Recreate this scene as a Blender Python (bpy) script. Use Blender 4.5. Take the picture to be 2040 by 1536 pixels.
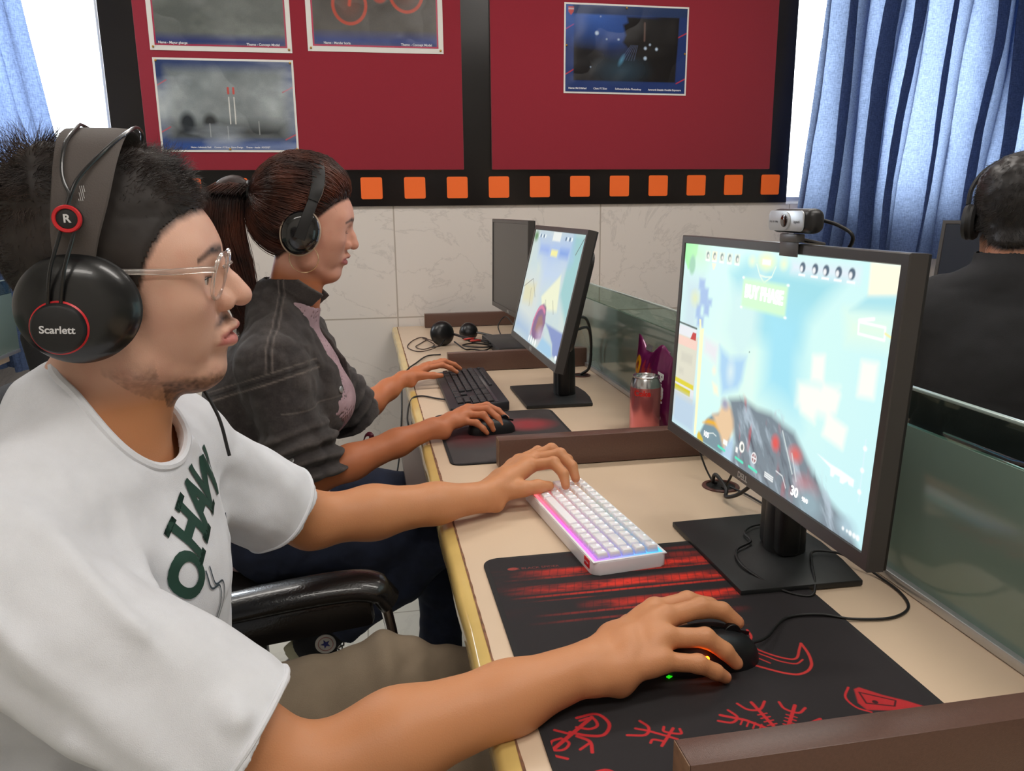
import bpy, bmesh, math, random
import numpy as np
from mathutils import Vector, Matrix
from mathutils.bvhtree import BVHTree
random.seed(7)
for o in list(bpy.data.objects): bpy.data.objects.remove(o, do_unlink=True)
SC = bpy.context.scene
COL = SC.collection
T = 0.75                                  # desk-top height; the places below are given from the desk top

# ---------------------------------------------------------------- camera
CAM_C = np.array([0., 0., T + .5])
def _axes(yaw, pitch, roll):
    y, p, r = map(math.radians, (yaw, pitch, roll))
    f = np.array([math.sin(y)*math.cos(p), math.cos(y)*math.cos(p), -math.sin(p)])
    rt = np.array([math.cos(y), -math.sin(y), 0.]); u = np.cross(rt, f)
    return rt*math.cos(r)+u*math.sin(r), -rt*math.sin(r)+u*math.cos(r), f
_r, _u, _f = _axes(10.35, 12.75, -.6)
cd = bpy.data.cameras.new('camera'); cam = bpy.data.objects.new('camera', cd); COL.objects.link(cam)
cd.sensor_width = 36; cd.lens = 1560/2040*36; cd.clip_start = .02
cam.matrix_world = Matrix([[_r[0], _u[0], -_f[0], CAM_C[0]], [_r[1], _u[1], -_f[1], CAM_C[1]], [_r[2], _u[2], -_f[2], CAM_C[2]], [0, 0, 0, 1]])
SC.camera = cam
cd.dof.use_dof = False

# ---------------------------------------------------------------- light and exposure
SC.view_settings.view_transform = 'Standard'; SC.view_settings.look = 'None'
SC.view_settings.exposure = 0.13; SC.view_settings.gamma = 1.0; SC.view_settings.use_curve_mapping = False
W = bpy.data.worlds.new('daylight'); SC.world = W; W.use_nodes = True
bg = W.node_tree.nodes['Background']; bg.inputs[0].default_value = (.92, .97, 1, 1); bg.inputs[1].default_value = 3.6
def area(name, loc, aim, sx, sy, power, col):
    l = bpy.data.lights.new(name, 'AREA'); l.shape = 'RECTANGLE'; l.size = sx; l.size_y = sy; l.energy = power; l.color = col
    o = bpy.data.objects.new(name, l); COL.objects.link(o); o.location = loc
    o.rotation_euler = (Vector(aim)-Vector(loc)).to_track_quat('-Z', 'Y').to_euler(); return o
# two rows of ceiling fixtures (their diffusers are built with the room) and the daylight that comes through both windows
CEIL = [(-.3, -.55), (.9, .55), (-.75, 2.2), (1.1, 2.2)]
CEIL_P = 11
for i, (x, y) in enumerate(CEIL):
    area('ceiling_lamp', (x, y, 2.66), (x, y, 0), 1.1, .32, CEIL_P, (1, .945, .885))
area('window_daylight', (-1.45, 3.60, T+.85), (-.6, 1.0, T+.1), 1.0, 1.2, 60, (.86, .94, 1))
area('window_daylight', (2.85, 3.66, T+.95), (1.4, 0, T+.2), 1.8, 1.2, 38, (.86, .94, 1))

# ---------------------------------------------------------------- helpers: objects
def lin(c):
    c = np.asarray(c, float)/255.
    return np.where(c <= .04045, c/12.92, ((c+.055)/1.055)**2.4)
def L3(r, g, b): return tuple(float(v) for v in lin((r, g, b)))
def props(o, label=None, cat=None, group=None, kind=None):
    for k, v in (('label', label), ('category', cat), ('group', group), ('kind', kind)):
        if v: o[k] = v
    return o
def empty(name, loc, label, cat, rot=(0, 0, 0), group=None):
    o = bpy.data.objects.new(name, None); COL.objects.link(o); o.empty_display_size = .05
    o.location = (loc[0], loc[1], loc[2]+T); o.rotation_euler = rot
    return props(o, label, cat, group)
def link(name, me, m, parent=None, loc=None, rot=None):
    o = bpy.data.objects.new(name, me); COL.objects.link(o)
    for mm in (m if isinstance(m, (list, tuple)) else [m]): me.materials.append(mm)
    if parent is not None: o.parent = parent
    if loc is not None: o.location = loc if parent is not None else (loc[0], loc[1], loc[2]+T)
    if rot is not None: o.rotation_euler = rot
    return o
def smooth(bm, ang=35):
    a = math.radians(ang)
    for f in bm.faces: f.smooth = True
    for e in bm.edges:
        if len(e.link_faces) == 2 and e.calc_face_angle(0) > a: e.smooth = False
def obj(name, bm, m, parent=None, loc=None, rot=None, ang=35):
    bmesh.ops.recalc_face_normals(bm, faces=bm.faces[:]) if len(bm.faces) < 60000 else None
    if ang: smooth(bm, ang)
    me = bpy.data.meshes.new(name); bm.to_mesh(me); bm.free()
    return link(name, me, m, parent, loc, rot)
def obj_np(name, V, F, m, parent=None, loc=None, smooth_=True, col=None):
    me = bpy.data.meshes.new(name)
    V = np.asarray(V, np.float32); F = np.asarray(F, np.int32); k = F.shape[1]
    me.vertices.add(len(V)); me.vertices.foreach_set('co', V.ravel())
    me.loops.add(F.size); me.loops.foreach_set('vertex_index', F.ravel())
    me.polygons.add(len(F)); me.polygons.foreach_set('loop_start', np.arange(len(F), dtype=np.int32)*k)
    me.update(calc_edges=True)
    me.polygons.foreach_set('use_smooth', np.full(len(F), smooth_))
    if col is not None:
        a = me.color_attributes.new('paint', 'FLOAT_COLOR', 'POINT')
        c4 = np.ones((len(V), 4), np.float32); c4[:, :3] = col; a.data.foreach_set('color', c4.ravel())
    me.update()
    return link(name, me, m, parent, loc)
def B(): return bmesh.new()
def box(bm, c, s, r=0, rot=None, seg=2):
    g = bmesh.ops.create_cube(bm, size=1); vs = g['verts']
    M = Matrix.Translation(c) @ (rot if rot is not None else Matrix()) @ Matrix.Diagonal((s[0], s[1], s[2], 1))
    bmesh.ops.transform(bm, matrix=M, verts=vs)
    if r > 0:
        es = list({e for v in vs for e in v.link_edges})
        bmesh.ops.bevel(bm, geom=es, offset=r, segments=seg, profile=.5, affect='EDGES', clamp_overlap=True)
    return bm
def cyl(bm, c, r, h, n=32, r2=None, rot=None, bev=0):
    g = bmesh.ops.create_cone(bm, cap_ends=True, segments=n, radius1=r, radius2=r if r2 is None else r2, depth=h)
    vs = g['verts']; M = Matrix.Translation(c) @ (rot if rot is not None else Matrix())
    bmesh.ops.transform(bm, matrix=M, verts=vs)
    if bev:
        es = [e for e in {e for v in vs for e in v.link_edges} if len(e.link_faces) == 2 and e.calc_face_angle(0) > 1]
        bmesh.ops.bevel(bm, geom=es, offset=bev, segments=3, profile=.5, affect='EDGES')
    return bm
def ball(bm, c, s, n=24, rot=None):
    g = bmesh.ops.create_uvsphere(bm, u_segments=n, v_segments=n//2, radius=1)
    M = Matrix.Translation(c) @ (rot if rot is not None else Matrix()) @ Matrix.Diagonal((s[0], s[1], s[2], 1))
    bmesh.ops.transform(bm, matrix=M, verts=g['verts']); return bm
def lathe(bm, prof, n=48, M=None):
    rings = []
    for r, z in prof:
        rings.append([bm.verts.new((r*math.cos(2*math.pi*i/n), r*math.sin(2*math.pi*i/n), z)) for i in range(n)] if r > 1e-6 else [bm.verts.new((0, 0, z))])
    for a, b in zip(rings, rings[1:]):
        for i in range(n):
            j = (i+1) % n
            if len(a) == 1: bm.faces.new((a[0], b[i], b[j])) if len(b) > 1 else None
            elif len(b) == 1: bm.faces.new((a[i], a[j], b[0]))
            else: bm.faces.new((a[i], a[j], b[j], b[i]))
    if M is not None: bmesh.ops.transform(bm, matrix=M, verts=[v for r in rings for v in r])
    return bm
def prism(bm, pts, z0, z1, M=None, bev=0):
    a = [bm.verts.new((x, y, z0)) for x, y in pts]; b = [bm.verts.new((x, y, z1)) for x, y in pts]
    n = len(pts); fs = [bm.faces.new(a[::-1]), bm.faces.new(b)]
    for i in range(n): fs.append(bm.faces.new((a[i], a[(i+1) % n], b[(i+1) % n], b[i])))
    if bev:
        es = [e for e in fs[1].edges]+[e for e in fs[0].edges]
        bmesh.ops.bevel(bm, geom=es, offset=bev, segments=2, profile=.5, affect='EDGES')
        if M is not None: bmesh.ops.transform(bm, matrix=M, verts=bm.verts[:])
    elif M is not None: bmesh.ops.transform(bm, matrix=M, verts=a+b)
    return bm
def spline(pts, k=8, closed=False):
    P = [np.array(p, float) for p in pts]; out = []; n = len(P)
    for i in range(n if closed else n-1):
        p0 = P[(i-1) % n] if closed or i > 0 else 2*P[0]-P[1]; p1 = P[i]; p2 = P[(i+1) % n]
        p3 = P[(i+2) % n] if closed or i+2 < n else 2*P[-1]-P[-2]
        for t in np.linspace(0, 1, k, endpoint=False):
            out.append(.5*((2*p1)+(-p0+p2)*t+(2*p0-5*p1+4*p2-p3)*t*t+(-p0+3*p1-3*p2+p3)*t**3))
    if not closed: out.append(P[-1])
    return out
def tube(bm, pts, r, n=8, closed=False, cap=True, flat=1.0):
    P = [Vector(tuple(p)) for p in pts]; N = len(P); rs = r if hasattr(r, '__len__') else [r]*N
    up = None; rings = []
    for i in range(N):
        if closed: d = P[(i+1) % N]-P[i-1]
        else: d = P[min(i+1, N-1)]-P[max(i-1, 0)]
        d.normalize()
        if up is None:
            up = Vector((0, 0, 1)) if abs(d.z) < .9 else Vector((1, 0, 0))
        s = d.cross(up).normalized(); up = s.cross(d).normalized()
        rings.append([bm.verts.new(P[i]+s*(rs[i]*math.cos(2*math.pi*k/n))+up*(rs[i]*flat*math.sin(2*math.pi*k/n))) for k in range(n)])
    for i in range(N if closed else N-1):
        a, b = rings[i], rings[(i+1) % N]
        for k in range(n): bm.faces.new((a[k], a[(k+1) % n], b[(k+1) % n], b[k]))
    if cap and not closed: bm.faces.new(rings[0][::-1]); bm.faces.new(rings[-1])
    return bm
def rrect(w, h, r, n=5):
    out = []
    for cx, cy, a0 in ((w/2-r, h/2-r, 0), (-w/2+r, h/2-r, 90), (-w/2+r, -h/2+r, 180), (w/2-r, -h/2+r, 270)):
        for i in range(n+1):
            a = math.radians(a0+90*i/n); out.append((cx+r*math.cos(a), cy+r*math.sin(a)))
    return out
RX = lambda d: Matrix.Rotation(math.radians(d), 4, 'X')
RY = lambda d: Matrix.Rotation(math.radians(d), 4, 'Y')
RZ = lambda d: Matrix.Rotation(math.radians(d), 4, 'Z')
_fonts = {}
def text_bm(s, size, depth=.0004, bold=0.0, shear=0, squash=1.0, align='CENTER'):
    cu = bpy.data.curves.new('t', 'FONT'); cu.body = s; cu.size = size; cu.extrude = depth; cu.align_x = align; cu.align_y = 'CENTER'
    cu.offset = bold; cu.shear = shear; cu.resolution_u = 5
    o = bpy.data.objects.new('t', cu); COL.objects.link(o)
    dg = bpy.context.evaluated_depsgraph_get(); me = bpy.data.meshes.new_from_object(o.evaluated_get(dg))
    bm = bmesh.new(); bm.from_mesh(me)
    bpy.data.objects.remove(o); bpy.data.curves.remove(cu); bpy.data.meshes.remove(me)
    if squash != 1: bmesh.ops.transform(bm, matrix=Matrix.Diagonal((squash, 1, 1, 1)), verts=bm.verts[:])
    return bm
def text(name, s, size, m, parent, M, **k):
    bm = text_bm(s, size, **k); bmesh.ops.transform(bm, matrix=M, verts=bm.verts[:])
    return obj(name, bm, m, parent, ang=0)
def frame_M(o, x, y):                      # local axes x (reading direction), y (up) at origin o
    x = Vector(x).normalized(); y = Vector(y).normalized(); z = x.cross(y)
    return Matrix(((x.x, y.x, z.x, o[0]), (x.y, y.y, z.y, o[1]), (x.z, y.z, z.z, o[2]), (0, 0, 0, 1)))

# ---------------------------------------------------------------- helpers: materials
def mat(name, col, rough=.5, metal=0, noise=0, nscale=20, bump=0, bscale=200, spec=.5, coat=0, trans=0, sss=0, sheen=0, emit=None, alpha=1, stretch=None, ior=None):
    m = bpy.data.materials.new(name); m.use_nodes = True; nt = m.node_tree; p = nt.nodes['Principled BSDF']
    c = L3(*col) if max(col) > 1 else col
    p.inputs['Base Color'].default_value = (*c, 1); p.inputs['Roughness'].default_value = rough; p.inputs['Metallic'].default_value = metal
    p.inputs['Specular IOR Level'].default_value = spec; p.inputs['Coat Weight'].default_value = coat
    p.inputs['Transmission Weight'].default_value = trans; p.inputs['Alpha'].default_value = alpha
    if ior: p.inputs['IOR'].default_value = ior
    if sss:
        p.inputs['Subsurface Weight'].default_value = sss; p.inputs['Subsurface Radius'].default_value = (1, .35, .2); p.inputs['Subsurface Scale'].default_value = .006
    if sheen: p.inputs['Sheen Weight'].default_value = sheen
    if emit: p.inputs['Emission Color'].default_value = (*(L3(*emit[0]) if max(emit[0]) > 1 else emit[0]), 1); p.inputs['Emission Strength'].default_value = emit[1]
    N = nt.nodes.new; K = nt.links.new
    if noise or bump:
        tc = N('ShaderNodeTexCoord'); src = tc.outputs['Object']
        if stretch:
            mp = N('ShaderNodeMapping'); mp.inputs['Scale'].default_value = stretch; K(src, mp.inputs[0]); src = mp.outputs[0]
    if noise:
        n = N('ShaderNodeTexNoise'); n.inputs['Scale'].default_value = nscale; n.inputs['Detail'].default_value = 6; K(src, n.inputs[0])
        mx = N('ShaderNodeMix'); mx.data_type = 'RGBA'; mx.inputs['A'].default_value = (*[v*(1-noise) for v in c], 1); mx.inputs['B'].default_value = (*[min(1, v*(1+noise)) for v in c], 1)
        rp = N('ShaderNodeMapRange'); rp.inputs[1].default_value = .3; rp.inputs[2].default_value = .7; K(n.outputs[0], rp.inputs[0]); K(rp.outputs[0], mx.inputs['Factor']); K(mx.outputs['Result'], p.inputs['Base Color'])
    if bump:
        n2 = N('ShaderNodeTexNoise'); n2.inputs['Scale'].default_value = bscale; n2.inputs['Detail'].default_value = 4; K(src, n2.inputs[0])
        b = N('ShaderNodeBump'); b.inputs['Strength'].default_value = bump; b.inputs['Distance'].default_value = .002; K(n2.outputs[0], b.inputs['Height']); K(b.outputs[0], p.inputs['Normal'])
    return m
def paint_mat(name, rough=.6, emit=0, bump=0, bscale=900, spec=.4, coat=0, noise=0, nscale=400, sss=0, sheen=0, metal=0):
    m = mat(name, (.5, .5, .5), rough, spec=spec, bump=bump, bscale=bscale, coat=coat, sss=sss, sheen=sheen, metal=metal); nt = m.node_tree; p = nt.nodes['Principled BSDF']
    a = nt.nodes.new('ShaderNodeVertexColor'); a.layer_name = 'paint'; src = a.outputs[0]
    if noise:
        tc = nt.nodes.new('ShaderNodeTexCoord'); n = nt.nodes.new('ShaderNodeTexNoise'); n.inputs['Scale'].default_value = nscale; n.inputs['Detail'].default_value = 5
        nt.links.new(tc.outputs['Object'], n.inputs[0])
        rp = nt.nodes.new('ShaderNodeMapRange'); rp.inputs[1].default_value = .3; rp.inputs[2].default_value = .7; rp.inputs[3].default_value = 1-noise; rp.inputs[4].default_value = 1+noise
        nt.links.new(n.outputs[0], rp.inputs[0])
        mx = nt.nodes.new('ShaderNodeVectorMath'); mx.operation = 'SCALE'; nt.links.new(src, mx.inputs[0]); nt.links.new(rp.outputs[0], mx.inputs['Scale']); src = mx.outputs[0]
    if emit:
        p.inputs['Base Color'].default_value = (.01, .01, .01, 1); nt.links.new(src, p.inputs['Emission Color']); p.inputs['Emission Strength'].default_value = emit
    else: nt.links.new(src, p.inputs['Base Color'])
    return m

# ---------------------------------------------------------------- helpers: drawing printed and displayed pictures on fine grids
class Canvas:
    def __init__(s, w, h, nx, ny, col=(0, 0, 0)):
        s.w, s.h = w, h; s.X, s.Y = np.meshgrid(np.linspace(0, w, nx), np.linspace(0, h, ny)); s.nx, s.ny = nx, ny
        s.c = np.zeros((ny, nx, 3)); s.c[:] = lin(col); s.px = w/nx
    def mix(s, a, col):
        a = np.clip(a, 0, 1)[..., None]; s.c = s.c*(1-a)+lin(col)*a
    def _a(s, d, soft): return .5-d/(2*max(soft, s.px*.7))
    def ell(s, cx, cy, rx, ry, col, soft=0, a=1, rot=0):
        c_, s_ = math.cos(rot), math.sin(rot); dx, dy = s.X-cx, s.Y-cy; u = dx*c_+dy*s_; v = -dx*s_+dy*c_
        q = np.sqrt((u/rx)**2+(v/ry)**2)-1; s.mix(s._a(q*min(rx, ry), soft)*a, col)
    def poly(s, pts, col, soft=0, a=1):
        P = np.array(pts, float); d = np.full(s.X.shape, 1e9); ins = np.zeros(s.X.shape, bool); n = len(P)
        for i in range(n):
            A, Bp = P[i], P[(i+1) % n]; e = Bp-A; wx, wy = s.X-A[0], s.Y-A[1]; t = np.clip((wx*e[0]+wy*e[1])/max(e@e, 1e-12), 0, 1)
            d = np.minimum(d, np.hypot(wx-e[0]*t, wy-e[1]*t))
            c1 = (A[1] <= s.Y) & (Bp[1] > s.Y); c2 = (A[1] > s.Y) & (Bp[1] <= s.Y); cr = e[0]*wy-e[1]*wx
            ins ^= (c1 & (cr > 0)) | (c2 & (cr < 0))
        s.mix(s._a(np.where(ins, -d, d), soft)*a, col)
    def line(s, pts, wd, col, soft=0, a=1, sp=0):
        P = np.array(spline([tuple(p) for p in pts], sp) if sp else pts, float); d = np.full(s.X.shape, 1e9)
        for A, Bp in zip(P, P[1:]):
            e = Bp-A; wx, wy = s.X-A[0], s.Y-A[1]; t = np.clip((wx*e[0]+wy*e[1])/max(e@e, 1e-12), 0, 1); d = np.minimum(d, np.hypot(wx-e[0]*t, wy-e[1]*t))
        s.mix(s._a(d-wd/2, soft)*a, col)
    def rect(s, x0, y0, x1, y1, col, soft=0, a=1): s.poly([(x0, y0), (x1, y0), (x1, y1), (x0, y1)], col, soft, a)
    def noise(s, sx, sy, seed=0, oct=4):
        return fbm2(s.X*sx, s.Y*sy, seed, oct)
    def build(s, name, m, parent, fn=None):
        V = np.stack([s.X.ravel(), s.Y.ravel(), np.zeros(s.X.size)], 1) if fn is None else fn(s.X.ravel(), s.Y.ravel())
        i = np.arange((s.nx-1)*(s.ny-1)); r = i//(s.nx-1); c = i % (s.nx-1); a = r*s.nx+c
        return obj_np(name, V, np.stack([a, a+1, a+1+s.nx, a+s.nx], 1), m, parent, col=s.c.reshape(-1, 3))
def _h(ix, iy, iz, seed):
    n = (ix.astype(np.int64)*374761393+iy.astype(np.int64)*668265263+iz.astype(np.int64)*2147483647+seed*1274126177) & 0xffffffff
    n = ((n ^ (n >> 13))*1274126177) & 0xffffffff; n = n ^ (n >> 16)
    return (n & 0xffff)/65535.
def vnoise(x, y, z=None, seed=0):
    z = np.zeros_like(x) if z is None else z
    ix, iy, iz = np.floor(x), np.floor(y), np.floor(z); fx, fy, fz = x-ix, y-iy, z-iz
    fx, fy, fz = [f*f*(3-2*f) for f in (fx, fy, fz)]; r = 0
    for dx in (0, 1):
        for dy in (0, 1):
            for dz in (0, 1):
                r = r+_h(ix+dx, iy+dy, iz+dz, seed)*(fx if dx else 1-fx)*(fy if dy else 1-fy)*(fz if dz else 1-fz)
    return r
def fbm2(x, y, seed=0, oct=4, z=None):
    r = 0; a = .5
    for o in range(oct): r = r+a*vnoise(x*2**o, y*2**o, None if z is None else z*2**o, seed+o*17); a *= .5
    return r/(1-.5**oct)

# ================================================================ the room
def tile_mat(name, base, grout, bw, rh, ox, oy, axes, rough, vein=.06, gw=.003, vein_scale=2.2):
    m = mat(name, base, rough); nt = m.node_tree; p = nt.nodes['Principled BSDF']; N = nt.nodes.new; K = nt.links.new
    tc = N('ShaderNodeTexCoord'); sp = N('ShaderNodeSeparateXYZ'); K(tc.outputs['Object'], sp.inputs[0]); cb = N('ShaderNodeCombineXYZ')
    for i, (a, o) in enumerate(zip(axes, (ox, oy))):
        ad = N('ShaderNodeMath'); ad.operation = 'ADD'; ad.inputs[1].default_value = o; K(sp.outputs[a], ad.inputs[0]); K(ad.outputs[0], cb.inputs[i])
    br = N('ShaderNodeTexBrick'); br.offset = 0; br.inputs['Scale'].default_value = 1; br.inputs['Brick Width'].default_value = bw; br.inputs['Row Height'].default_value = rh
    br.inputs['Mortar Size'].default_value = gw; br.inputs['Mortar Smooth'].default_value = .3; K(cb.outputs[0], br.inputs[0])
    b = L3(*base); br.inputs['Mortar'].default_value = (*L3(*grout), 1)
    n = N('ShaderNodeTexNoise'); n.inputs['Scale'].default_value = vein_scale; n.inputs['Detail'].default_value = 9; n.inputs['Roughness'].default_value = .62; n.inputs['Distortion'].default_value = 1.6; K(tc.outputs['Object'], n.inputs[0])
    r = N('ShaderNodeValToRGB'); e = r.color_ramp.elements; d = tuple(v*(1-vein*3.2) for v in b)
    e[0].position = .0; e[0].color = (*b, 1); e[1].position = 1; e[1].color = (*[v*(1+vein*.5) for v in b], 1)
    for pos, c in ((.485, b), (.50, d), (.515, b)): q = e.new(pos); q.color = (*c, 1)
    K(n.outputs[0], r.inputs[0])
    for k in ('Color1', 'Color2'): K(r.outputs[0], br.inputs[k])
    K(br.outputs[0], p.inputs['Base Color']); return m
M_WALL = mat('wall_paint', (226, 221, 212), .8, noise=.03, nscale=3)
M_TILE = tile_mat('marble_wall_tile', (226, 219, 214), (180, 170, 160), .915, .61, -.125+.915*3, -(T+.038)+.61*3, (0, 2), .32, vein=.045, gw=.0035)
M_FLOOR = tile_mat('floor_tile', (226, 226, 216), (176, 174, 162), .6, .6, .05, .1, (0, 1), .25, vein=.02)
M_CEIL = mat('ceiling_paint', (232, 230, 225), .9)
def struct(name, bm, m, ang=30, parent=None):
    o = obj(name, bm, m, parent, ang=ang)
    if parent is None: o['kind'] = 'structure'
    return o
XL, XR, YF, YB, ZC = -2.4, 3.9, -1.6, 3.45, 2.7
struct('floor', box(B(), ((XL+XR)/2, (YF+YB)/2, -.05), (XR-XL+.4, YB-YF+.6, .1)), M_FLOOR)
struct('ceiling', box(B(), ((XL+XR)/2, (YF+YB)/2, ZC+.05), (XR-XL+.4, YB-YF+.6, .1)), M_CEIL)
struct('wall_left', box(B(), (XL-.05, (YF+YB)/2, ZC/2), (.1, YB-YF+.1, ZC)), M_WALL)
struct('wall_right', box(B(), (XR+.05, (YF+YB)/2, ZC/2), (.1, YB-YF+.1, ZC)), M_WALL)
struct('wall_front', box(B(), ((XL+XR)/2, YF-.05, ZC/2), (XR-XL, .1, ZC)), M_WALL)
WZ0, WZ1 = T+.505, T+1.62
WIN = [(-2.15, -.955), (1.935, 3.6)]
bm = B(); th = .16; yc = YB+th/2
box(bm, ((XL+XR)/2, yc, WZ0/2), (XR-XL, th, WZ0))
box(bm, ((XL+XR)/2, yc, (WZ1+ZC)/2), (XR-XL, th, ZC-WZ1))
for a, b in ((XL, WIN[0][0]), (WIN[0][1], WIN[1][0]), (WIN[1][1], XR)): box(bm, ((a+b)/2, yc, (WZ0+WZ1)/2), (b-a, th, WZ1-WZ0))
struct('wall_back', bm, M_TILE)
M_ALU = mat('aluminium', (200, 202, 204), .35, metal=.8)
M_PANE = bpy.data.materials.new('window_glass'); M_PANE.use_nodes = True; nt = M_PANE.node_tree; nt.nodes.clear()
o_ = nt.nodes.new('ShaderNodeOutputMaterial'); mx = nt.nodes.new('ShaderNodeMixShader'); tr = nt.nodes.new('ShaderNodeBsdfTransparent'); gl = nt.nodes.new('ShaderNodeBsdfGlossy')
gl.inputs['Roughness'].default_value = .02; mx.inputs[0].default_value = .05
nt.links.new(tr.outputs[0], mx.inputs[1]); nt.links.new(gl.outputs[0], mx.inputs[2]); nt.links.new(mx.outputs[0], o_.inputs[0])
for i, (a, b) in enumerate(WIN):
    bm = B(); y = YB+.1; w = .035
    for x in (a+w/2, (a+b)/2, b-w/2): box(bm, (x, y, (WZ0+WZ1)/2), (w, .05, WZ1-WZ0), .003)
    for z in (WZ0+w/2, WZ1-w/2): box(bm, ((a+b)/2, y, z), (b-a-w, .048, w), .003)
    wf = struct('window_%d' % (i+1), bm, M_ALU)
    obj('pane', box(B(), ((a+b)/2, y, (WZ0+WZ1)/2), (b-a-w*1.6, .005, WZ1-WZ0-w*1.6)), M_PANE, wf)
# ceiling lights: fixture with its diffuser
M_LAMPW = mat('fixture_white', (235, 235, 232), .5); M_DIFF = mat('lit_diffuser', (250, 250, 245), .6, emit=((1, .95, .88), 3.0))
for i, (x, y) in enumerate(CEIL):
    e = empty('ceiling_light', (x, y, 2.69-T), ['ceiling light at the front left, above the seated man', 'ceiling light at the front right, above the near desk end', 'ceiling light at the back left', 'ceiling light at the back right, toward the curtained window'][i], 'ceiling light', group='ceiling lights')
    obj('housing', box(B(), (0, 0, -.008), (1.2, .36, .034), .004), M_LAMPW, e); obj('diffuser', box(B(), (0, 0, -.0275), (1.14, .33, .004), .0005), M_DIFF, e)

# ---------------------------------------------------------------- curtains
def curtain_mat(name, dif, trn, weave=.35):
    m = bpy.data.materials.new(name); m.use_nodes = True; nt = m.node_tree; nt.nodes.clear(); N = nt.nodes.new; K = nt.links.new
    o = N('ShaderNodeOutputMaterial'); mx = N('ShaderNodeMixShader'); d = N('ShaderNodeBsdfDiffuse'); t = N('ShaderNodeBsdfTranslucent')
    tc = N('ShaderNodeTexCoord'); res = []
    for sc in ((350, 350, 60), (60, 60, 420)):
        mp = N('ShaderNodeMapping'); mp.inputs['Scale'].default_value = sc; K(tc.outputs['Object'], mp.inputs[0]); n = N('ShaderNodeTexNoise'); n.inputs['Scale'].default_value = 1; n.inputs['Detail'].default_value = 3; K(mp.outputs[0], n.inputs[0]); res.append(n)
    mu = N('ShaderNodeMath'); mu.operation = 'ADD'; K(res[0].outputs[0], mu.inputs[0]); K(res[1].outputs[0], mu.inputs[1])
    n3 = N('ShaderNodeTexNoise'); n3.inputs['Scale'].default_value = 5; K(tc.outputs['Object'], n3.inputs[0])
    rp = N('ShaderNodeMapRange'); rp.inputs[1].default_value = .7; rp.inputs[2].default_value = 1.3; rp.inputs[3].default_value = 1-weave; rp.inputs[4].default_value = 1+weave; K(mu.outputs[0], rp.inputs[0])
    for sh, c in ((d, dif), (t, trn)):
        v = N('ShaderNodeVectorMath'); v.operation = 'SCALE'; v.inputs[0].default_value = c; K(rp.outputs[0], v.inputs['Scale']); K(v.outputs[0], sh.inputs['Color'])
    mx.inputs[0].default_value = .55; K(d.outputs[0], mx.inputs[1]); K(t.outputs[0], mx.inputs[2]); K(mx.outputs[0], o.inputs[0]); return m
M_CURT = curtain_mat('blue_curtain_cloth', (.09, .14, .34), (.20, .26, .385))
M_CURT2 = curtain_mat('dimmed_blue_curtain_cloth', (.13, .19, .36), (.055, .075, .13))  # same cloth with darker transmitted colour, offsetting the strong left window lamp
def curtain(name, x0b, x1b, x0t, x1t, y, z0, z1, seed, nf, label, amp=.045, over=1.0, m=None):
    nu, nv = 700, 110; rng = np.random.RandomState(seed)
    u, v = np.meshgrid(np.linspace(0, 1, nu), np.linspace(0, 1, nv))
    w = np.abs(rng.normal(1, .38, nf))+.25; ph0 = np.concatenate([[0], np.cumsum(w)]); ph0 /= ph0[-1]; am = rng.uniform(.35, 1.25, nf+1)
    # phase runs one fold per interval; folds drift and shallow out towards the hem
    us = u+.010*np.sin(v*3.1+u*9+seed)+.006*np.sin(v*7+u*23)
    ph = np.interp(us, ph0, np.arange(nf+1)); A = np.interp(ph, np.arange(nf+1), am)*amp*(.75+.5*fbm2(u*7, v*1.3, seed, 2))
    X = (x0b+(x0t-x0b)*v)*(1-u)+(x1b+(x1t-x1b)*v)*u+over*A*np.sin(4*np.pi*ph+.6)*.55+.012*(fbm2(u*26, v*3, seed+3, 3)-.5)
    Y = y+A*np.sin(2*np.pi*ph)+.02*(fbm2(u*22+v*2, v*2.2+u*3, seed+5, 4)-.5)+.014*(fbm2(u*60+v*5, v*5, seed+9, 3)-.5)
    Z = T+z0+(z1-z0)*v+.006*np.sin(2*np.pi*ph)*(1-v)
    V = np.stack([X.ravel(), Y.ravel(), Z.ravel()], 1); i = np.arange((nu-1)*(nv-1)); r = i//(nu-1); c = i % (nu-1); a = r*nu+c
    o = obj_np(name, V, np.stack([a, a+1, a+1+nu, a+nu], 1), m or M_CURT); return props(o, label, 'curtain')
curtain('window_curtain', -2.2, -1.03, -2.2, -1.24, 3.345, -.1, 1.745, 4, 9, 'blue backlit cloth curtain hanging at the left window behind the man', amp=.04, m=M_CURT2)
curtain('window_curtain', 1.90, 3.55, 2.03, 3.55, 3.345, .24, 1.745, 23, 10, 'blue backlit cloth curtain hanging at the right window behind the webcam', amp=.062, over=1.5)
M_ROD = mat('curtain_rod_metal', (150, 150, 150), .4, metal=.9)
for x0, x1, lb in ((-2.25, -.9, 'metal rod carrying the left window curtain'), (1.8, 3.65, 'metal rod carrying the right window curtain')):
    bm = B(); tube(bm, [(x0, 3.345, T+1.76), (x1, 3.345, T+1.76)], .011, 12)
    for x in (x0+.06, x1-.06): box(bm, (x, 3.40, T+1.76), (.02, .12, .02), .002)
    props(obj('curtain_rod', bm, M_ROD), lb, 'curtain rod')

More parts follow.
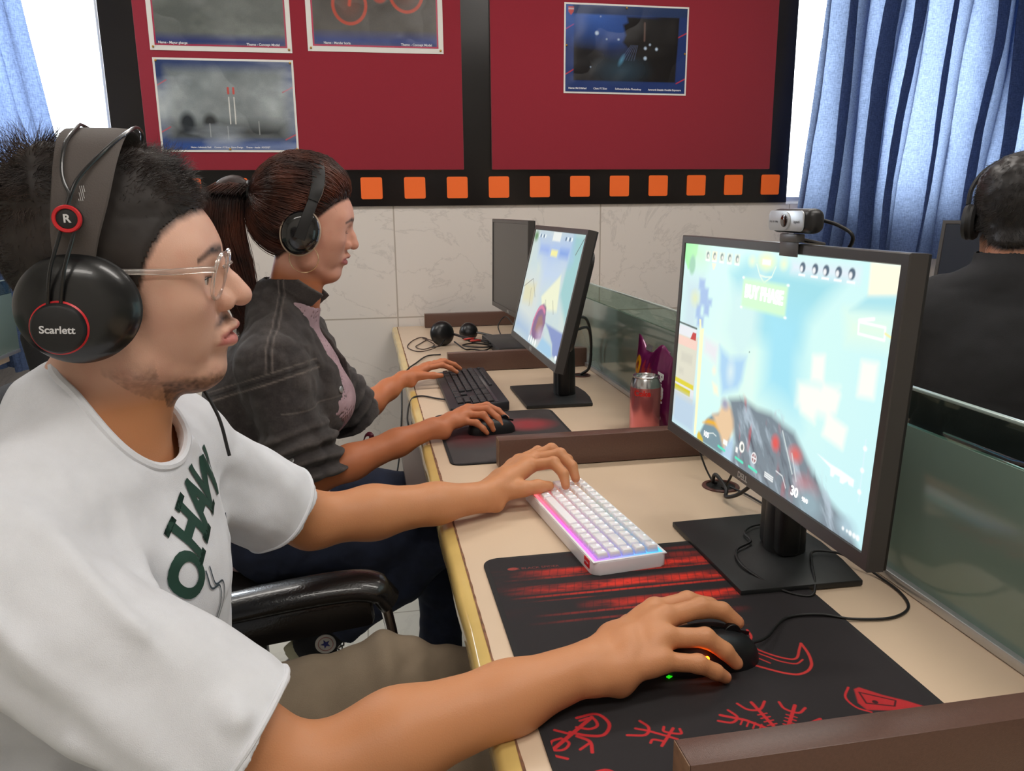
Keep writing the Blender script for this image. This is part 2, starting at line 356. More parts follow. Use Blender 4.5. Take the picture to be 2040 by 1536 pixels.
# ---------------------------------------------------------------- pin boards with film-strip border
M_BLK = mat('film_strip_black', (20, 17, 19), .28, noise=.2, nscale=6, bump=.25, bscale=14)
M_RED = mat('red_felt', (150, 34, 52), .95, noise=.10, nscale=900, bump=.25, bscale=1500, sheen=.25)
M_ORG = mat('orange_foam', (255, 112, 36), .6)
yb = 3.45
fs = empty('film_strip_panel', (.49, yb, 1.2), 'black film strip shaped wall panel with orange squares around the red boards', 'wall panel')
lx = lambda x: x-.49
obj('backing', box(B(), (lx(.4875), -.006, (.514+1.93)/2-1.2), (2.885, .012, 1.93-.514), .002), M_BLK, fs)
for i in range(16):
    x = -.006-.1805*5+.1805*i+.044
    dz = .0006*(i-5)
    if x < 1.94: obj('orange_square', prism(B(), rrect(.089, .089, .007, 3), 0, .004, frame_M((lx(x), -.012, .588+dz-1.2), (1, 0, 0), (0, 0, 1))), M_ORG, fs)
for x0, x1, lb in ((-.826, .428, 'wide red felt pin board holding three posters'), (.549, 1.828, 'red felt pin board with one dark blue poster, next to the right curtain')):
    o = obj('pin_board', box(B(), (0, 0, 0), (x1-x0, .016, 1.25), .003), M_RED, None, ((x0+x1)/2, yb-.0215, .662+.625)); props(o, lb, 'pin board')
M_PRINT = paint_mat('glossy_print', .24, spec=.6, noise=.06, nscale=300)
M_PAPER = mat('paper_white', (232, 232, 228), .4); M_BRASS = mat('brass_pin', (190, 150, 80), .3, metal=1); M_TXT = mat('white_lettering', (225, 228, 235), .6)
def poster(x0, x1, z0, z1, tilt, draw, texts, pins, label, seed, border=.008):
    w, h = x1-x0, z1-z0; e = empty('poster', (x0, yb-.031, z0), label, 'poster', group='posters pinned on the red boards'); e.rotation_euler = (0, math.radians(tilt), 0)
    def surf(dx, dz, off):
        def f(x, y):
            X = x+dx; Z = y+dz; wv = .006*(fbm2(X*5, Z*5, seed, 3)-.5)*np.minimum(1, 12*np.minimum(np.minimum(X, w-X)+.03, np.minimum(Z, h-Z)+.03))
            return np.stack([X, -off-np.abs(wv)*2.2-.0004, Z], 1)
        return f
    bm = B(); c = Canvas(w, h, 90, 60, (232, 232, 228)); c.build('sheet', M_PAPER, e, surf(0, 0, 0))
    c = Canvas(w-2*border, h-2*border, 300, 200, (30, 50, 120)); draw(c); c.build('print', M_PRINT, e, surf(border, border, .0007))
    f = surf(0, 0, .0013)
    for s, tx, tz, size in texts:
        b = text_bm(s, size, .0001, bold=.0003)
        for v in b.verts:
            q = f(np.array([v.co.x+tx]), np.array([v.co.y+tz]))[0]; v.co = Vector((q[0], q[1]-.0002-v.co.z, q[2]))
        obj('caption', b, M_TXT, e, ang=0)
    for px, pz in pins:
        q = f(np.array([px]), np.array([pz]))[0]; obj('pushpin', ball(B(), (q[0], q[1]-.0015, q[2]), (.0045, .0035, .0045), 12), M_BRASS, e)
def frame_bits(c, w, h, col):
    for x0, x1, z in ((0, .035, .72), (0, .035, .2), (w-.04, w, .66), (w-.04, w, .12)): c.line([(x0, h*z), (x1, h*z+.02)], .004, col)
def d_rocket(c):
    w, h = c.w, c.h; c.mix(np.full(c.X.shape, 1.), (40, 62, 112)); g = c.noise(7, 7, 3)
    c.rect(.035, .04, w-.03, h-.03, (112, 122, 126), .02); c.mix(np.clip(g*2.0-.55, 0, 1)*np.clip(1.25-abs(c.Y/h-.55)*2.6, 0, 1), (186, 196, 200))  # grey lightened and a pale band painted in as glare off the gloss
    c.rect(.04, .035, w-.04, .10, (34, 40, 44), .03, .9); c.ell(.10, .1, .028, .04, (36, 44, 52), .01); c.ell(.185, .105, .025, .03, (36, 42, 46), .01)
    c.line([(.19, .15), (.30, .235), (w*.72, .12)], .03, (70, 72, 76), .06, .5)
    for x in (.262, .282): c.line([(x, .10), (x, .2)], .0035, (226, 226, 222)); c.line([(x, .215), (x, .235)], .008, (196, 76, 70))
    for x, y in ((.25, .07), (.37, .09), (.183, .08)): c.line([(x, y-.03), (x, y+.02)], .003, (170, 175, 175), 0, .8)
    c.rect(0, 0, w, .03, (46, 84, 160), .02); frame_bits(c, w, h, (190, 70, 84)); c.mix(np.clip(c.noise(4, 12, 8)*2-1.15, 0, 1)*.8, (200, 212, 226))  # last mix paints whitish glare streaks over the picture
def d_bike(c):
    w, h = c.w, c.h; c.mix(np.full(c.X.shape, 1.), (82, 78, 74)); c.mix(c.noise(60, 60, 2)*.3, (60, 60, 60))
    c.rect(0, 0, w, .045, (40, 60, 130), .02); R = (196, 72, 50)
    for cx, cy in ((.15, .155), (.375, .205)):
        a = np.linspace(0, 2*math.pi, 40); c.line([(cx+.064*math.cos(t), cy+.070*math.sin(t)) for t in a], .012, R, .002); c.ell(cx, cy, .055, .06, (110, 74, 64), .02, .6)
    c.line([(.15, .155), (.17, .27), (.20, .35)], .012, R, .003); c.line([(.16, .24), (.28, .19), (.375, .205)], .012, R, .003); c.line([(.28, .19), (.31, .30), (.18, .30)], .011, R, .003); c.line([(.375, .205), (.31, .30)], .008, R); c.ell(.27, .185, .025, .02, (170, 66, 50), .004)
    for a in ([(0.003, 0), (.003, h)], [(w-.003, 0), (w-.003, h)], [(0, .003), (w, .003)]): c.line(a, .006, (190, 44, 84))
def d_grey(c):
    w, h = c.w, c.h; c.mix(np.full(c.X.shape, 1.), (92, 98, 96)); c.mix(np.clip(c.noise(6, 9, 12)*2-.9, 0, 1)*np.clip(1.2-c.Y/h*1.6, 0, 1), (150, 158, 154))
    c.rect(0, 0, w, .035, (44, 56, 116), .015)
    for a in ([(0.003, 0), (.003, h)], [(w-.003, 0), (w-.003, h)], [(0, .003), (w, .003)]): c.line(a, .006, (176, 46, 80))
def d_night(c):
    w, h = c.w, c.h; c.mix(np.full(c.X.shape, 1.), (28, 54, 116)); frame_bits(c, w, h, (196, 50, 60))
    c.poly([(.035, .045), (w-.045, .045), (w-.035, h-.035), (.035, h-.04)], (12, 10, 18), .003)
    c.ell(.13, h-.045, .12, .055, (56, 110, 210), .08, .95); c.ell(.22, h-.10, .05, .05, (44, 86, 170), .07, .7); c.rect(.03, h-.036, w, h, (28, 54, 100), .004)
    c.poly([(.265, h-.04), (.3, h-.04), (w-.05, h-.05), (w-.05, .05), (.30, .05), (.285, .17), (.25, .20), (.262, .23), (.25, .27), (.27, .28)], (12, 9, 14), .006)
    for x, y, r in ((.135, .235, .008), (.178, .212, .003), (.23, .212, .004), (.35, .18, .006), (.40, .178, .006), (.35, .14, .007), (.37, .195, .004), (.15, .30, .002), (.11, .10, .002)): c.ell(x, y, r, r, (190, 214, 240), .003, .9)
    c.ell(.245, .13, .007, .018, (90, 160, 200), .006, .9, rot=-.5); c.ell(.245, .09, .05, .025, (60, 96, 120), .05, .6); c.line([(.345, .21), (.345, .28)], .004, (120, 96, 90), .004)
    for k in range(6): c.line([(.30-.012*k, .13), (.315-.006*k, .19)], .002, (96, 110, 150), .002, .6)
    c.poly([(.010, h-.008), (.034, h-.008), (.033, h-.028), (.022, h-.042), (.011, h-.028)], (200, 80, 80)); c.rect(.010, h-.020, .034, h-.014, (210, 190, 200))
poster(-.772, -.246, .731, 1.082, 0, d_rocket, [('Name : Ashutosh Patil     Course : F.Y.B.sc  Game Design     Theme - details : ROCKET', .263, .018, .0085)], [(.012, .34), (.514, .34), (.26, .011), (.518, .012)], 'glossy poster of two red tipped pillars, pinned below the plain grey poster', 1)
poster(-.775, -.246, 1.108, 1.47, 0, d_grey, [('Name - Mayur gharge', .085, .028, .012), ('Theme - Concept Model', .42, .028, .0125)], [(.012, .012), (.517, .012)], 'plain grey poster with white border, cut off by the top edge, at upper left', 2, .018)
poster(-.185, .354, 1.118, 1.48, 0, d_bike, [('Name - Mandar boria', .115, .032, .012), ('Theme - Concept Model', .43, .032, .0125)], [(.012, .012), (.527, .012)], 'poster of a red bicycle on grey, pinned right of the plain grey poster', 3, .02)
poster(.860, 1.409, .975, 1.332, .3, d_night, [('Name: Md Dilshad', .06, .021, .0105), ('Class: F.Y.B.sc', .16, .021, .0105), ('Software:Adobe Photoshop', .285, .021, .0105), ('Artwork Details: Double Exposure', .45, .021, .0105)], [(.27, .343), (.011, .19), (.537, .17)], 'dark blue night city poster pinned alone on the right red board', 4, .007)

# ================================================================ the desk row
M_LAM = mat('cream_laminate', (214, 190, 164), .34, noise=.03, nscale=6, bump=.05, bscale=700)
M_EDGE = mat('yellowed_edge_band', (214, 184, 112), .22, noise=.10, nscale=9, coat=.5)
M_CHIP = mat('chipped_seam', (122, 84, 62), .9, noise=.5, nscale=60)
M_BRN = mat('brown_laminate', (94, 68, 59), .30, noise=.10, nscale=300, bump=.15, bscale=900)
M_BRND = mat('brown_board', (66, 50, 44), .6, noise=.12, nscale=200)
YD0, YD1 = -.55, 3.43
d = empty('computer_desk', (.1, 0, -T), 'long cream worktop desk with yellowed rounded front edge', 'desk')
obj('worktop', box(B(), (.303, (YD0+YD1)/2, T-.0175), (.572, YD1-YD0, .035), .0008), M_LAM, d)
pr = [(.019, T), (.004, T-.0008), (-.002, T-.006), (-.004, T-.015), (-.004, T-.030), (-.001, T-.037), (.006, T-.040), (.019, T-.040)]
bm = B(); n = 90; rings = []
for i in range(n+1):
    y = YD0+(YD1-YD0)*i/n; w = .0010*math.sin(y*9)+.0008*math.sin(y*31); rings.append([bm.verts.new((x+(w if k < 6 else 0), y, z)) for k, (x, z) in enumerate(pr)])
for a, b in zip(rings, rings[1:]):
    for k in range(len(pr)-1): bm.faces.new((a[k], b[k], b[k+1], a[k+1]))
obj('edge_band', bm, M_EDGE, d, ang=50)
bm = B(); rs = np.random.RandomState(5); y = YD0; L = []; Rr = []
while y < YD1:                               # the dark, chipped line where band meets worktop
    w = .0008+.0022*max(0, math.sin(y*5+1))*rs.rand()+.0012*rs.rand(); L.append((.0175-w*.3, y)); Rr.append((.0185+w, y)); y += .012
for i in range(len(L)-1):
    q = [bm.verts.new((p[0], p[1], T+.0006)) for p in (L[i], Rr[i], Rr[i+1], L[i+1])]; bm.faces.new(q)
obj('chipped_seam', bm, M_CHIP, d, ang=0)
for y in (.53, 1.455, 2.41, 3.39, -.45):
    obj('support_panel', box(B(), (.33, y, (T-.041)/2), (.45, .022, T-.043), .001), M_BRND, d)
obj('modesty_panel', box(B(), (.565, (YD0+YD1)/2, .42), (.018, YD1-YD0-.1, .52), .001), M_BRND, d)
# wood blocks between the places
for y, lb in ((.530, 'brown wooden desk divider block at the near end, beside the patterned mouse mat'), (1.457, 'brown wooden desk divider block between the white keyboard and the drink can'), (2.413, 'brown wooden desk divider block behind the black keyboard'), (3.375, 'brown wooden desk divider block against the tiled wall')):
    e = empty('desk_divider', (.46, y, 0), lb, 'desk divider', group='brown divider blocks along the desk')
    obj('board', box(B(), (0, 0, .031), (.446, .033, .058), .0008), M_BRN, e)
    obj('edge_strip', box(B(), (-.2238, 0, .031), (.0012, .0325, .0575), .0004), mat('divider_edge_strip', (120, 92, 70), .5, noise=.2, nscale=90) if y < .6 else bpy.data.materials['divider_edge_strip'], e)
# glass partition behind the worktop
M_FROST = mat('frosted_green_glass', (126, 148, 138), .14, spec=.65, noise=.06, nscale=4, coat=.2)
M_CLEAR = bpy.data.materials.new('clear_green_glass'); M_CLEAR.use_nodes = True; nt = M_CLEAR.node_tree; nt.nodes.clear()
o_ = nt.nodes.new('ShaderNodeOutputMaterial'); mx = nt.nodes.new('ShaderNodeMixShader'); tr = nt.nodes.new('ShaderNodeBsdfTransparent'); gl = nt.nodes.new('ShaderNodeBsdfGlossy')
gl.inputs['Roughness'].default_value = .03; mx.inputs[0].default_value = .10; tr.inputs[0].default_value = (.66, .76, .72, 1)
nt.links.new(tr.outputs[0], mx.inputs[1]); nt.links.new(gl.outputs[0], mx.inputs[2]); nt.links.new(mx.outputs[0], o_.inputs[0])
M_GEDGE = mat('polished_glass_edge', (176, 196, 192), .15, spec=.8)  # pale colour stands in for the highlight along the edge
def partition(x, label, y0=YD0, y1=YD1):
    e = empty('glass_partition', (x, 0, 0), label, 'glass partition')
    L = y1-y0; c = (y0+y1)/2
    obj('frosted_glass', box(B(), (0, c, .113), (.008, L, .210), .0005), M_FROST, e)
    obj('clear_band', box(B(), (0, c, .2415), (.008, L, .047), .0005), M_CLEAR, e)
    obj('top_edge', box(B(), (0, c, .2672), (.0084, L, .0044), .0012), M_GEDGE, e)
    obj('bottom_rail', box(B(), (-.003, c, .007), (.020, L, .013), .002), M_ALU, e)
partition(.690, 'green frosted glass partition standing along the rear of the worktop')
# the matching worktop on the far side of the partition and the row behind the man
o = obj('rear_worktop', box(B(), (0, 0, 0), (.36, YD1-YD0, .035), .001), M_LAM, None, (.885, (YD0+YD1)/2, -.0175)); props(o, 'cream worktop on the far side of the glass partition', 'worktop')
for y in (.53, 1.455, 2.41): obj('support_panel', box(B(), (0, y-(YD0+YD1)/2, -.375), (.32, .022, .715), .001), M_BRND, o)
e = empty('left_desk_row', (-1.60, 0, -T), 'cream desk row behind the man beside the left window', 'desk')
obj('worktop', box(B(), (0, 1.8, T-.0175), (.56, 2.7, .035), .001), M_LAM, e)
for y in (.6, 1.9, 3.1): obj('support_panel', box(B(), (0, y, (T-.036)/2), (.5, .022, T-.037), .001), M_BRND, e)
partition(-1.28, 'green frosted glass partition of the row behind the man', .45, 3.14)
# grommets
M_GROM = mat('brown_grommet_plastic', (86, 48, 40), .45); M_HOLE = mat('grommet_dark', (12, 9, 8), .9)
for x, y, r, lb in ((.617, 1.265, .033, 'brown cable grommet in the worktop behind the large lit monitor'), (.628, 2.262, .028, 'brown cable grommet behind the second monitor')):
    e = empty('cable_grommet', (x, y, 0), lb, 'cable grommet', group='cable grommets in the worktop')
    obj('ring', lathe(B(), [(r*.78, .0003), (r*.80, .0028), (r*.9, .0034), (r, .0022), (r*1.02, .0002)], 40), M_GROM, e)
    obj('hole', lathe(B(), [(0, .0006), (r*.79, .0006)], 40), M_HOLE, e)

# ================================================================ monitors
M_BEZ = mat('bezel_black', (66, 63, 62), .36, spec=.5, bump=.08, bscale=1500); M_BODY = mat('monitor_body_black', (17, 17, 18), .5, bump=.1, bscale=1200)
M_STAND = mat('stand_matt_black', (28, 30, 31), .48, noise=.15, nscale=30, bump=.06, bscale=900); M_SILV = mat('logo_silver', (170, 168, 164), .4, metal=.5)
M_OFF = mat('dark_screen', (40, 38, 38), .28, spec=.5); M_LCD = paint_mat('lit_lcd', .35, emit=1.0, spec=.4)
SW, SH, BZ, BB = .5313, .2989, .0125, .018
def monitor(label, yc, xc, ztop, tilt, base, yaw=0, draw=None, name='computer_monitor', base_yaw=0, logo=True, facing=-1):
    """xc, ztop: where the top edge of the frame front stands; the screen faces -X; base = (x, y) of the foot"""
    e = empty(name, (base[0], base[1], 0), label, 'monitor', group='monitors')
    fw, fh, td = SW+2*BZ, SH+BZ+BB, .022
    # frame plane: local x axis = along -Y (left to right for the user), y axis = up, z = towards the user (-X)
    t = math.radians(tilt); yw = math.radians(yaw)
    xr = Vector((math.sin(yw), -math.cos(yw), 0)); fwd = Vector((-math.cos(yw), -math.sin(yw), 0))
    up = Vector((0, 0, 1))*math.cos(t)-fwd*math.sin(t)
    top = Vector((xc-base[0], yc-base[1], ztop)); O = top-up*(fh/2)
    M = frame_M(O, xr, up)
    bz = B(); zo, zi = 0, -td
    def ring(w, h, cy, z): return [bz.verts.new((sx*w/2, cy+sy*h/2, z)) for sx, sy in ((-1, -1), (1, -1), (1, 1), (-1, 1))]
    cy = (BB-BZ)/2
    o1 = ring(fw, fh, 0, -td*.92); o2 = ring(fw, fh, 0, -.0014); o3 = ring(fw-.0026, fh-.0026, 0, 0); i3 = ring(SW+.002, SH+.002, cy, 0); i4 = ring(SW, SH, cy, -.0022)
    for a, b in ((o1, o2), (o2, o3), (o3, i3), (i3, i4)):
        for k in range(4): bz.faces.new((a[k], a[(k+1) % 4], b[(k+1) % 4], b[k]))
    bmesh.ops.transform(bz, matrix=M, verts=bz.verts[:]); obj('bezel', bz, M_BEZ, e, ang=20)
    bk = B(); box(bk, (0, 0, -td*.92-.002), (fw-.001, fh-.001, .004), .001); prism(bk, rrect(fw-.10, fh-.09, .03), -td-.024, -td*.9, None); bmesh.ops.transform(bk, matrix=M, verts=bk.verts[:]); obj('rear_housing', bk, M_BODY, e)
    if draw:
        c = Canvas(SW, SH, 560, 315, (180, 220, 225)); draw(c)
        def f(x, y):
            P = np.stack([x-SW/2, y-SH/2+cy, np.full_like(x, -.002), np.ones_like(x)], 1); return (P@np.array(M).T)[:, :3]
        scr = c.build('screen', M_LCD, e, f)
    else:
        b = box(B(), (0, cy, -.0025), (SW, SH, .001)); bmesh.ops.transform(b, matrix=M, verts=b.verts[:]); scr = obj('screen', b, M_OFF, e)
    if logo: text('maker_logo', 'DELL', .0115, M_SILV, e, M @ Matrix.Translation((0, -fh/2+BB*.5, .0004)), bold=.0004, squash=1.1)
    # stand: column from the foot up to the pivot behind the panel
    piv = M @ Vector((0, -.03, -td-.022)); s = B(); byaw = RZ(base_yaw); Mb = byaw
    cx = min(.035, max(-.02, piv.x+.0)); nk = B()
    tube(nk, [(piv.x*.3+.03, piv.y*.2, .006), (piv.x*.3+.03, piv.y*.2, piv.z*.45), (piv.x+.014, piv.y, piv.z-.045), (piv.x+.014, piv.y, piv.z+.02)], [.030, .028, .026, .024], 20); 
    box(nk, (piv.x*.3+.022, piv.y*.2, piv.z*.28), (.034, .068, piv.z*.5), .010, seg=3); obj('neck', nk, M_BODY, e)
    h = B(); cyl(h, tuple(piv+Vector((.004, 0, 0))), .043, .030, 28, rot=RY(90), bev=.004); obj('pivot', h, M_BODY, e)
    ft = B(); pts = [(-.095, .118), (-.095, -.118), (.078, -.122), (.088, -.06), (.092, 0), (.088, .06), (.078, .122)]
    prism(ft, pts, 0.001, .010, byaw, .0018); obj('foot', ft, M_STAND, e)
    return e, M, scr
def d_game(c):
    w, h = c.w, c.h; U = lambda *p: [(a*w, b*h) for a, b in p]
    c.mix(np.full(c.X.shape, 1.), (210, 244, 238)); c.mix(np.clip((c.X/w-.55)*1.4, 0, 1), (196, 238, 243)); c.mix(np.clip(.45-c.Y/h, 0, 1)*1.3*np.clip(c.X/w*1.3, 0, 1), (190, 232, 240))
    c.mix(np.clip(1-np.hypot((c.X/w-.45)/.3, (c.Y/h-.5)/.35), 0, 1)*.9, (222, 250, 232))
    c.poly(U((.31, .89), (.40, .96), (.84, .94), (.72, .74), (.70, .62), (.45, .60), (.37, .72)), (158, 218, 228), .012, .8)
    c.poly(U((.51, .81), (.70, .79), (.73, .33), (.535, .37)), (160, 222, 238), .02, .75); c.poly(U((.33, .82), (.50, .92), (.50, .62), (.42, .40), (.30, .60)), (206, 236, 234), .015, .8)
    c.poly(U((.72, .73), (.9, .86), (.8, .3), (.74, .35)), (206, 244, 238), .03, .6)
    c.rect(0, h*.15, w*.15, h*.86, (200, 222, 228), .02, .8); c.ell(.03*w, .97*h, .05*w, .06*h, (150, 240, 160), .008); c.poly(U((0, 1), (.09, 1), (.085, .95), (.05, .88), (.03, .86), (0, .92)), (162, 238, 168), .002)
    c.ell(.11*w, .95*h, .05*w, .05*h, (196, 240, 190), .02, .8); c.ell(.06*w, .89*h, .022*w, .05*h, (158, 206, 178), .003)
    for a, b, s, t in ((.14, .80, .022, .03), (.16, .74, .03, .05), (.185, .68, .02, .035), (.13, .66, .018, .04), (.2, .72, .018, .02), (.15, .61, .024, .03)): c.rect((a-s)*w, (b-t)*h, (a+s)*w, (b+t)*h, (164, 190, 226), .003, .75)
    c.ell(.10*w, .72*h, .03*w, .04*h, (216, 226, 190), .006, .8)
    # building on the left edge
    c.rect(0, .04*h, .145*w, .52*h, (216, 214, 196), .002); c.rect(0, .45*h, .14*w, .50*h, (238, 204, 190), .001); c.rect(0, .505*h, .13*w, .56*h, (226, 228, 232), .001); c.line(U((.0, .57), (.13, .565)), .003, (90, 104, 100)); c.poly(U((.09, .50), (.13, .50), (.13, .54), (.105, .54)), (192, 66, 66))
    c.rect(0, .235*h, .14*w, .262*h, (218, 206, 60), .001); c.rect(0, .185*h, .145*w, .235*h, (224, 226, 230), .001); c.rect(0, .19*h, .12*w, .225*h, (206, 196, 40), .001); c.rect(0, 0, .17*w, .18*h, (184, 206, 224), .01); c.rect(.03*w, .36*h, .12*w, .42*h, (206, 204, 188), .002, .6); c.rect(.02*w, .29*h, .06*w, .33*h, (206, 204, 188), .002, .6)
    c.poly(U((.142, .62), (.155, .62), (.163, .56), (.172, .02), (.186, .02), (.180, .58), (.150, .57)), (250, 246, 196), .001); c.line(U((.158, .56), (.178, .02)), .0055, (252, 248, 200), .001)
    c.poly(U((.18, .55), (.29, .53), (.28, .42), (.19, .45)), (228, 228, 232), .006, .7); c.poly(U((.29, .525), (.36, .49), (.45, .52), (.44, .40), (.42, .35), (.33, .29), (.30, .40)), (170, 208, 236), .006, .8); c.ell(.37*w, .42*h, .02*w, .05*h, (222, 238, 236), .008, .7)
    c.poly(U((.265, .33), (.30, .32), (.31, .28), (.28, .28)), (246, 240, 214), .004); c.ell(.27*w, .39*h, .012*w, .02*h, (240, 238, 220), .004)
    # bright panels and light shapes
    for P, a in ((((.75, .619), (.792, .633), (.797, .537), (.754, .532)), 1), (((.921, .655), (.969, .662), (.969, .543), (.921, .534)), 1), (((.805, .518), (.862, .509), (.855, .442), (.798, .438)), 1), (((.715, .483), (.782, .487), (.784, .366), (.726, .384)), .8), (((.831, .421), (.899, .399), (.893, .322), (.82, .338)), 1), (((.70, .50), (.86, .54), (.84, .40), (.70, .40)), .5)): c.poly(U(*P), (255, 254, 238), .006, a)
    c.poly(U((.909, 1), (1, 1), (1, .90), (.913, .883)), (255, 246, 220), .003); c.poly(U((.913, .883), (1, .9), (1, .84), (.86, .82)), (170, 222, 230), .004); c.poly(U((.84, .82), (1, .84), (1, .72), (.86, .70)), (222, 244, 226), .01, .7)
    c.line(U((.895, .79), (.977, .79), (.979, .747), (.897, .748), (.895, .79)), .0028, (252, 254, 252)); c.line(U((.895, .795), (.94, .81)), .004, (250, 252, 250)); c.line(U((.979, .77), (1, .76)), .0025, (240, 236, 170))
    # agent portraits and score bar
    for k, u in enumerate((.164, .208, .255, .302, .347)): c.rect((u-.016)*w, .925*h, (u+.016)*w, .975*h, (226, 240, 224) if k != 1 else (244, 244, 214), .001, .8); c.ell(u*w, .952*h, .009*w, .018*h, (120, 140, 138), .001, .8); c.ell((u+.002)*w, .948*h, .005*w, .010*h, (240, 234, 226), .001); c.rect((u-.013)*w, .922*h, (u+.013)*w, .930*h, (255, 255, 255))
    c.poly(U((.195, .915), (.222, .915), (.212, .885), (.205, .885)), (252, 250, 214)); c.rect(.62*w, .925*h, .88*w, .975*h, (224, 232, 242), .006, .8)
    for u in (.667, .718, .76, .806, .852): c.ell(u*w, .952*h, .012*w, .022*h, (84, 104, 122), .001, .85); c.ell((u-.004)*w, .946*h, .006*w, .012*h, (236, 238, 240), .001); c.rect((u-.014)*w, .918*h, (u+.014)*w, .926*h, (250, 252, 255))
    c.ell(.503*w, .955*h, .035*w, .03*h, (246, 252, 180), .006, .9); c.ell(.43*w, .95*h, .016*w, .02*h, (244, 250, 200), .005, .7); c.ell(.585*w, .955*h, .014*w, .02*h, (240, 250, 200), .005, .8); c.rect(.482*w, .942*h, .524*w, .966*h, (255, 255, 240), .001)
    c.line(U((.455, .94), (.475, .895), (.505, .89), (.535, .895), (.55, .94)), .002, (230, 248, 232)); c.line(U((.475, .895), (.50, .865), (.535, .895)), .002, (230, 248, 232))
    # announcement box
    c.rect(.392*w, .737*h, .616*w, .872*h, (206, 244, 204), .003, .85)
    for u, v in ((.392, .872), (.614, .872), (.394, .736), (.616, .738)): c.ell(u*w, v*h, .006*w, .005*h, (255, 255, 255), .001)
    # hand, jacket and weapon of the game
    c.poly(U((.195, 0), (.22, .06), (.25, .13), (.285, .17), (.33, .20), (.40, .20), (.40, .05), (.37, 0)), (120, 146, 156), .003); c.poly(U((.225, .10), (.26, .135), (.335, .155), (.385, .12), (.39, .06), (.36, .10), (.30, .12)), (232, 176, 58), .003); c.poly(U((.195, .02), (.205, .045), (.235, .02), (.24, 0), (.20, 0)), (214, 186, 60), .002)
    c.poly(U((.285, .17), (.32, .19), (.335, .235), (.37, .265), (.42, .25), (.425, .17), (.40, .10), (.375, .03), (.34, .10)), (228, 196, 158), .005); c.ell(.355*w, .255*h, .02*w, .025*h, (160, 160, 180), .005); c.poly(U((.36, 0), (.385, .07), (.42, .12), (.44, .0)), (176, 204, 226), .004)
    c.poly(U((.375, .29), (.45, .325), (.53, .31), (.60, .32), (.66, .30), (.71, .29), (.78, .20), (.86, .11), (.93, .075), (1.0, -.02), (.42, -.02), (.43, .1), (.41, .2)), (120, 134, 144), .006)
    s = fbm2(c.X*70+c.Y*60, c.Y*26-c.X*12, 3, 4); inside = np.clip((c.X/w-.42)*30, 0, 1)*np.clip((.31+.05*np.sin(c.X*60)-np.clip(c.X/w-.68, 0, 1)*.95-c.Y/h)*30, 0, 1)
    c.mix(inside*np.clip(s*4-2.2, 0, 1)*.9, (176, 192, 204)); c.mix(inside*np.clip(1.5-s*4, 0, 1)*.9, (66, 70, 84)); s2 = fbm2(c.X*60+30, c.Y*18, 9, 3); c.mix(inside*np.clip(s2*4-2.35, 0, 1)*np.clip(2.6-c.X/w*3, 0, 1), (206, 78, 84))
    c.ell(.634*w, .205*h, .016*w, .03*h, (222, 92, 88), .005); c.ell(.725*w, .205*h, .022*w, .028*h, (216, 108, 104), .006); c.ell(.78*w, .10*h, .03*w, .03*h, (200, 116, 122), .01, .8); c.ell(.80*w, .045*h, .045*w, .06*h, (140, 164, 174), .008, .9); c.ell(.94*w, .05*h, .03*w, .035*h, (168, 196, 208), .006, .8)
    c.line(U((.66, .27), (.72, .12)), .002, (214, 226, 226), .001); c.line(U((.71, .20), (.74, .10)), .0014, (220, 226, 226), .001)
    # on-screen readouts
    for u in (.357, .463, .538): c.line(U((u-.02, .034), (u+.022, .031)), .0038, (88, 224, 190))
    c.ell(.472*w, .10*h, .014*w, .026*h, (246, 246, 240), .001); c.ell(.474*w, .10*h, .007*w, .015*h, (120, 130, 130)); c.ell(.54*w, .085*h, .014*w, .026*h, (240, 240, 240)); c.ell(.54*w, .085*h, .0105*w, .020*h, (150, 100, 104)); c.line(U((.54, .10), (.54, .07)), .002, (240, 240, 240)); c.line(U((.53, .085), (.55, .085)), .002, (240, 240, 240)); c.rect(.365*w, .06*h, .39*w, .085*h, (244, 244, 240), .001); c.rect(.44*w, .06*h, .452*w, .085*h, (244, 244, 240), .001)
    for v in (.055, .046, .037): c.line(U((.60, v), (.64, v-.002)), .0018, (240, 244, 244))
    c.line(U((.27, .065), (.30, .08), (.32, .075)), .0014, (230, 240, 236)); c.line(U((.65, .09), (.68, .085), (.70, .045)), .0014, (230, 234, 236))
    c.line(U((.965, .391), (.968, .165)), .0016, (214, 240, 248))
    for v in (.36, .28, .20): c.ell(.966*w, v*h, .006*w, .009*h, (250, 254, 255), .001)
    c.poly(U((.81, .255), (.86, .243), (.90, .24), (.945, .232), (.945, .205), (.93, .205), (.925, .215), (.91, .195), (.90, .195), (.898, .215), (.88, .215), (.875, .20), (.865, .20), (.862, .228)), (248, 253, 255), .001)
    for u, sz in ((.93, .006), (.944, .005), (.955, .008), (.968, .008), (.98, .009)): c.ell(u*w, .036*h, sz*w*.7, sz*h*1.2, (240, 246, 248), .001)
    c.ell(.462*w, .545*h, .0022*w, .0035*h, (60, 90, 90))
e1, M1, scr1 = monitor('large lit monitor showing a bright blue game view, nearest the camera', .9525, .511, .4545, 2.6, (.555, .987), draw=d_game)
def on_screen(s, u, v, size, col, par=None, M=None, **k):
    m = bpy.data.materials.get('screen_text_'+col) or mat('screen_text_'+col, (255, 255, 255), .5, emit=((1, 1, .97), 1.2))
    fh = SH+BZ+BB; return text('screen_text', s, size, m, scr1, M1 @ Matrix.Translation(((u-.5)*SW, (v-.5)*SH+(BB-BZ)/2, -.0012)), depth=.0002, **k)
on_screen('BUY PHASE', .504, .812, .0235, 'w', bold=.0012, squash=.86); on_screen('100', .258, .052, .0125, 'w'); on_screen('30', .74, .053, .0165, 'w', bold=.0004); on_screen('90/0', .785, .047, .008, 'w', squash=.9)
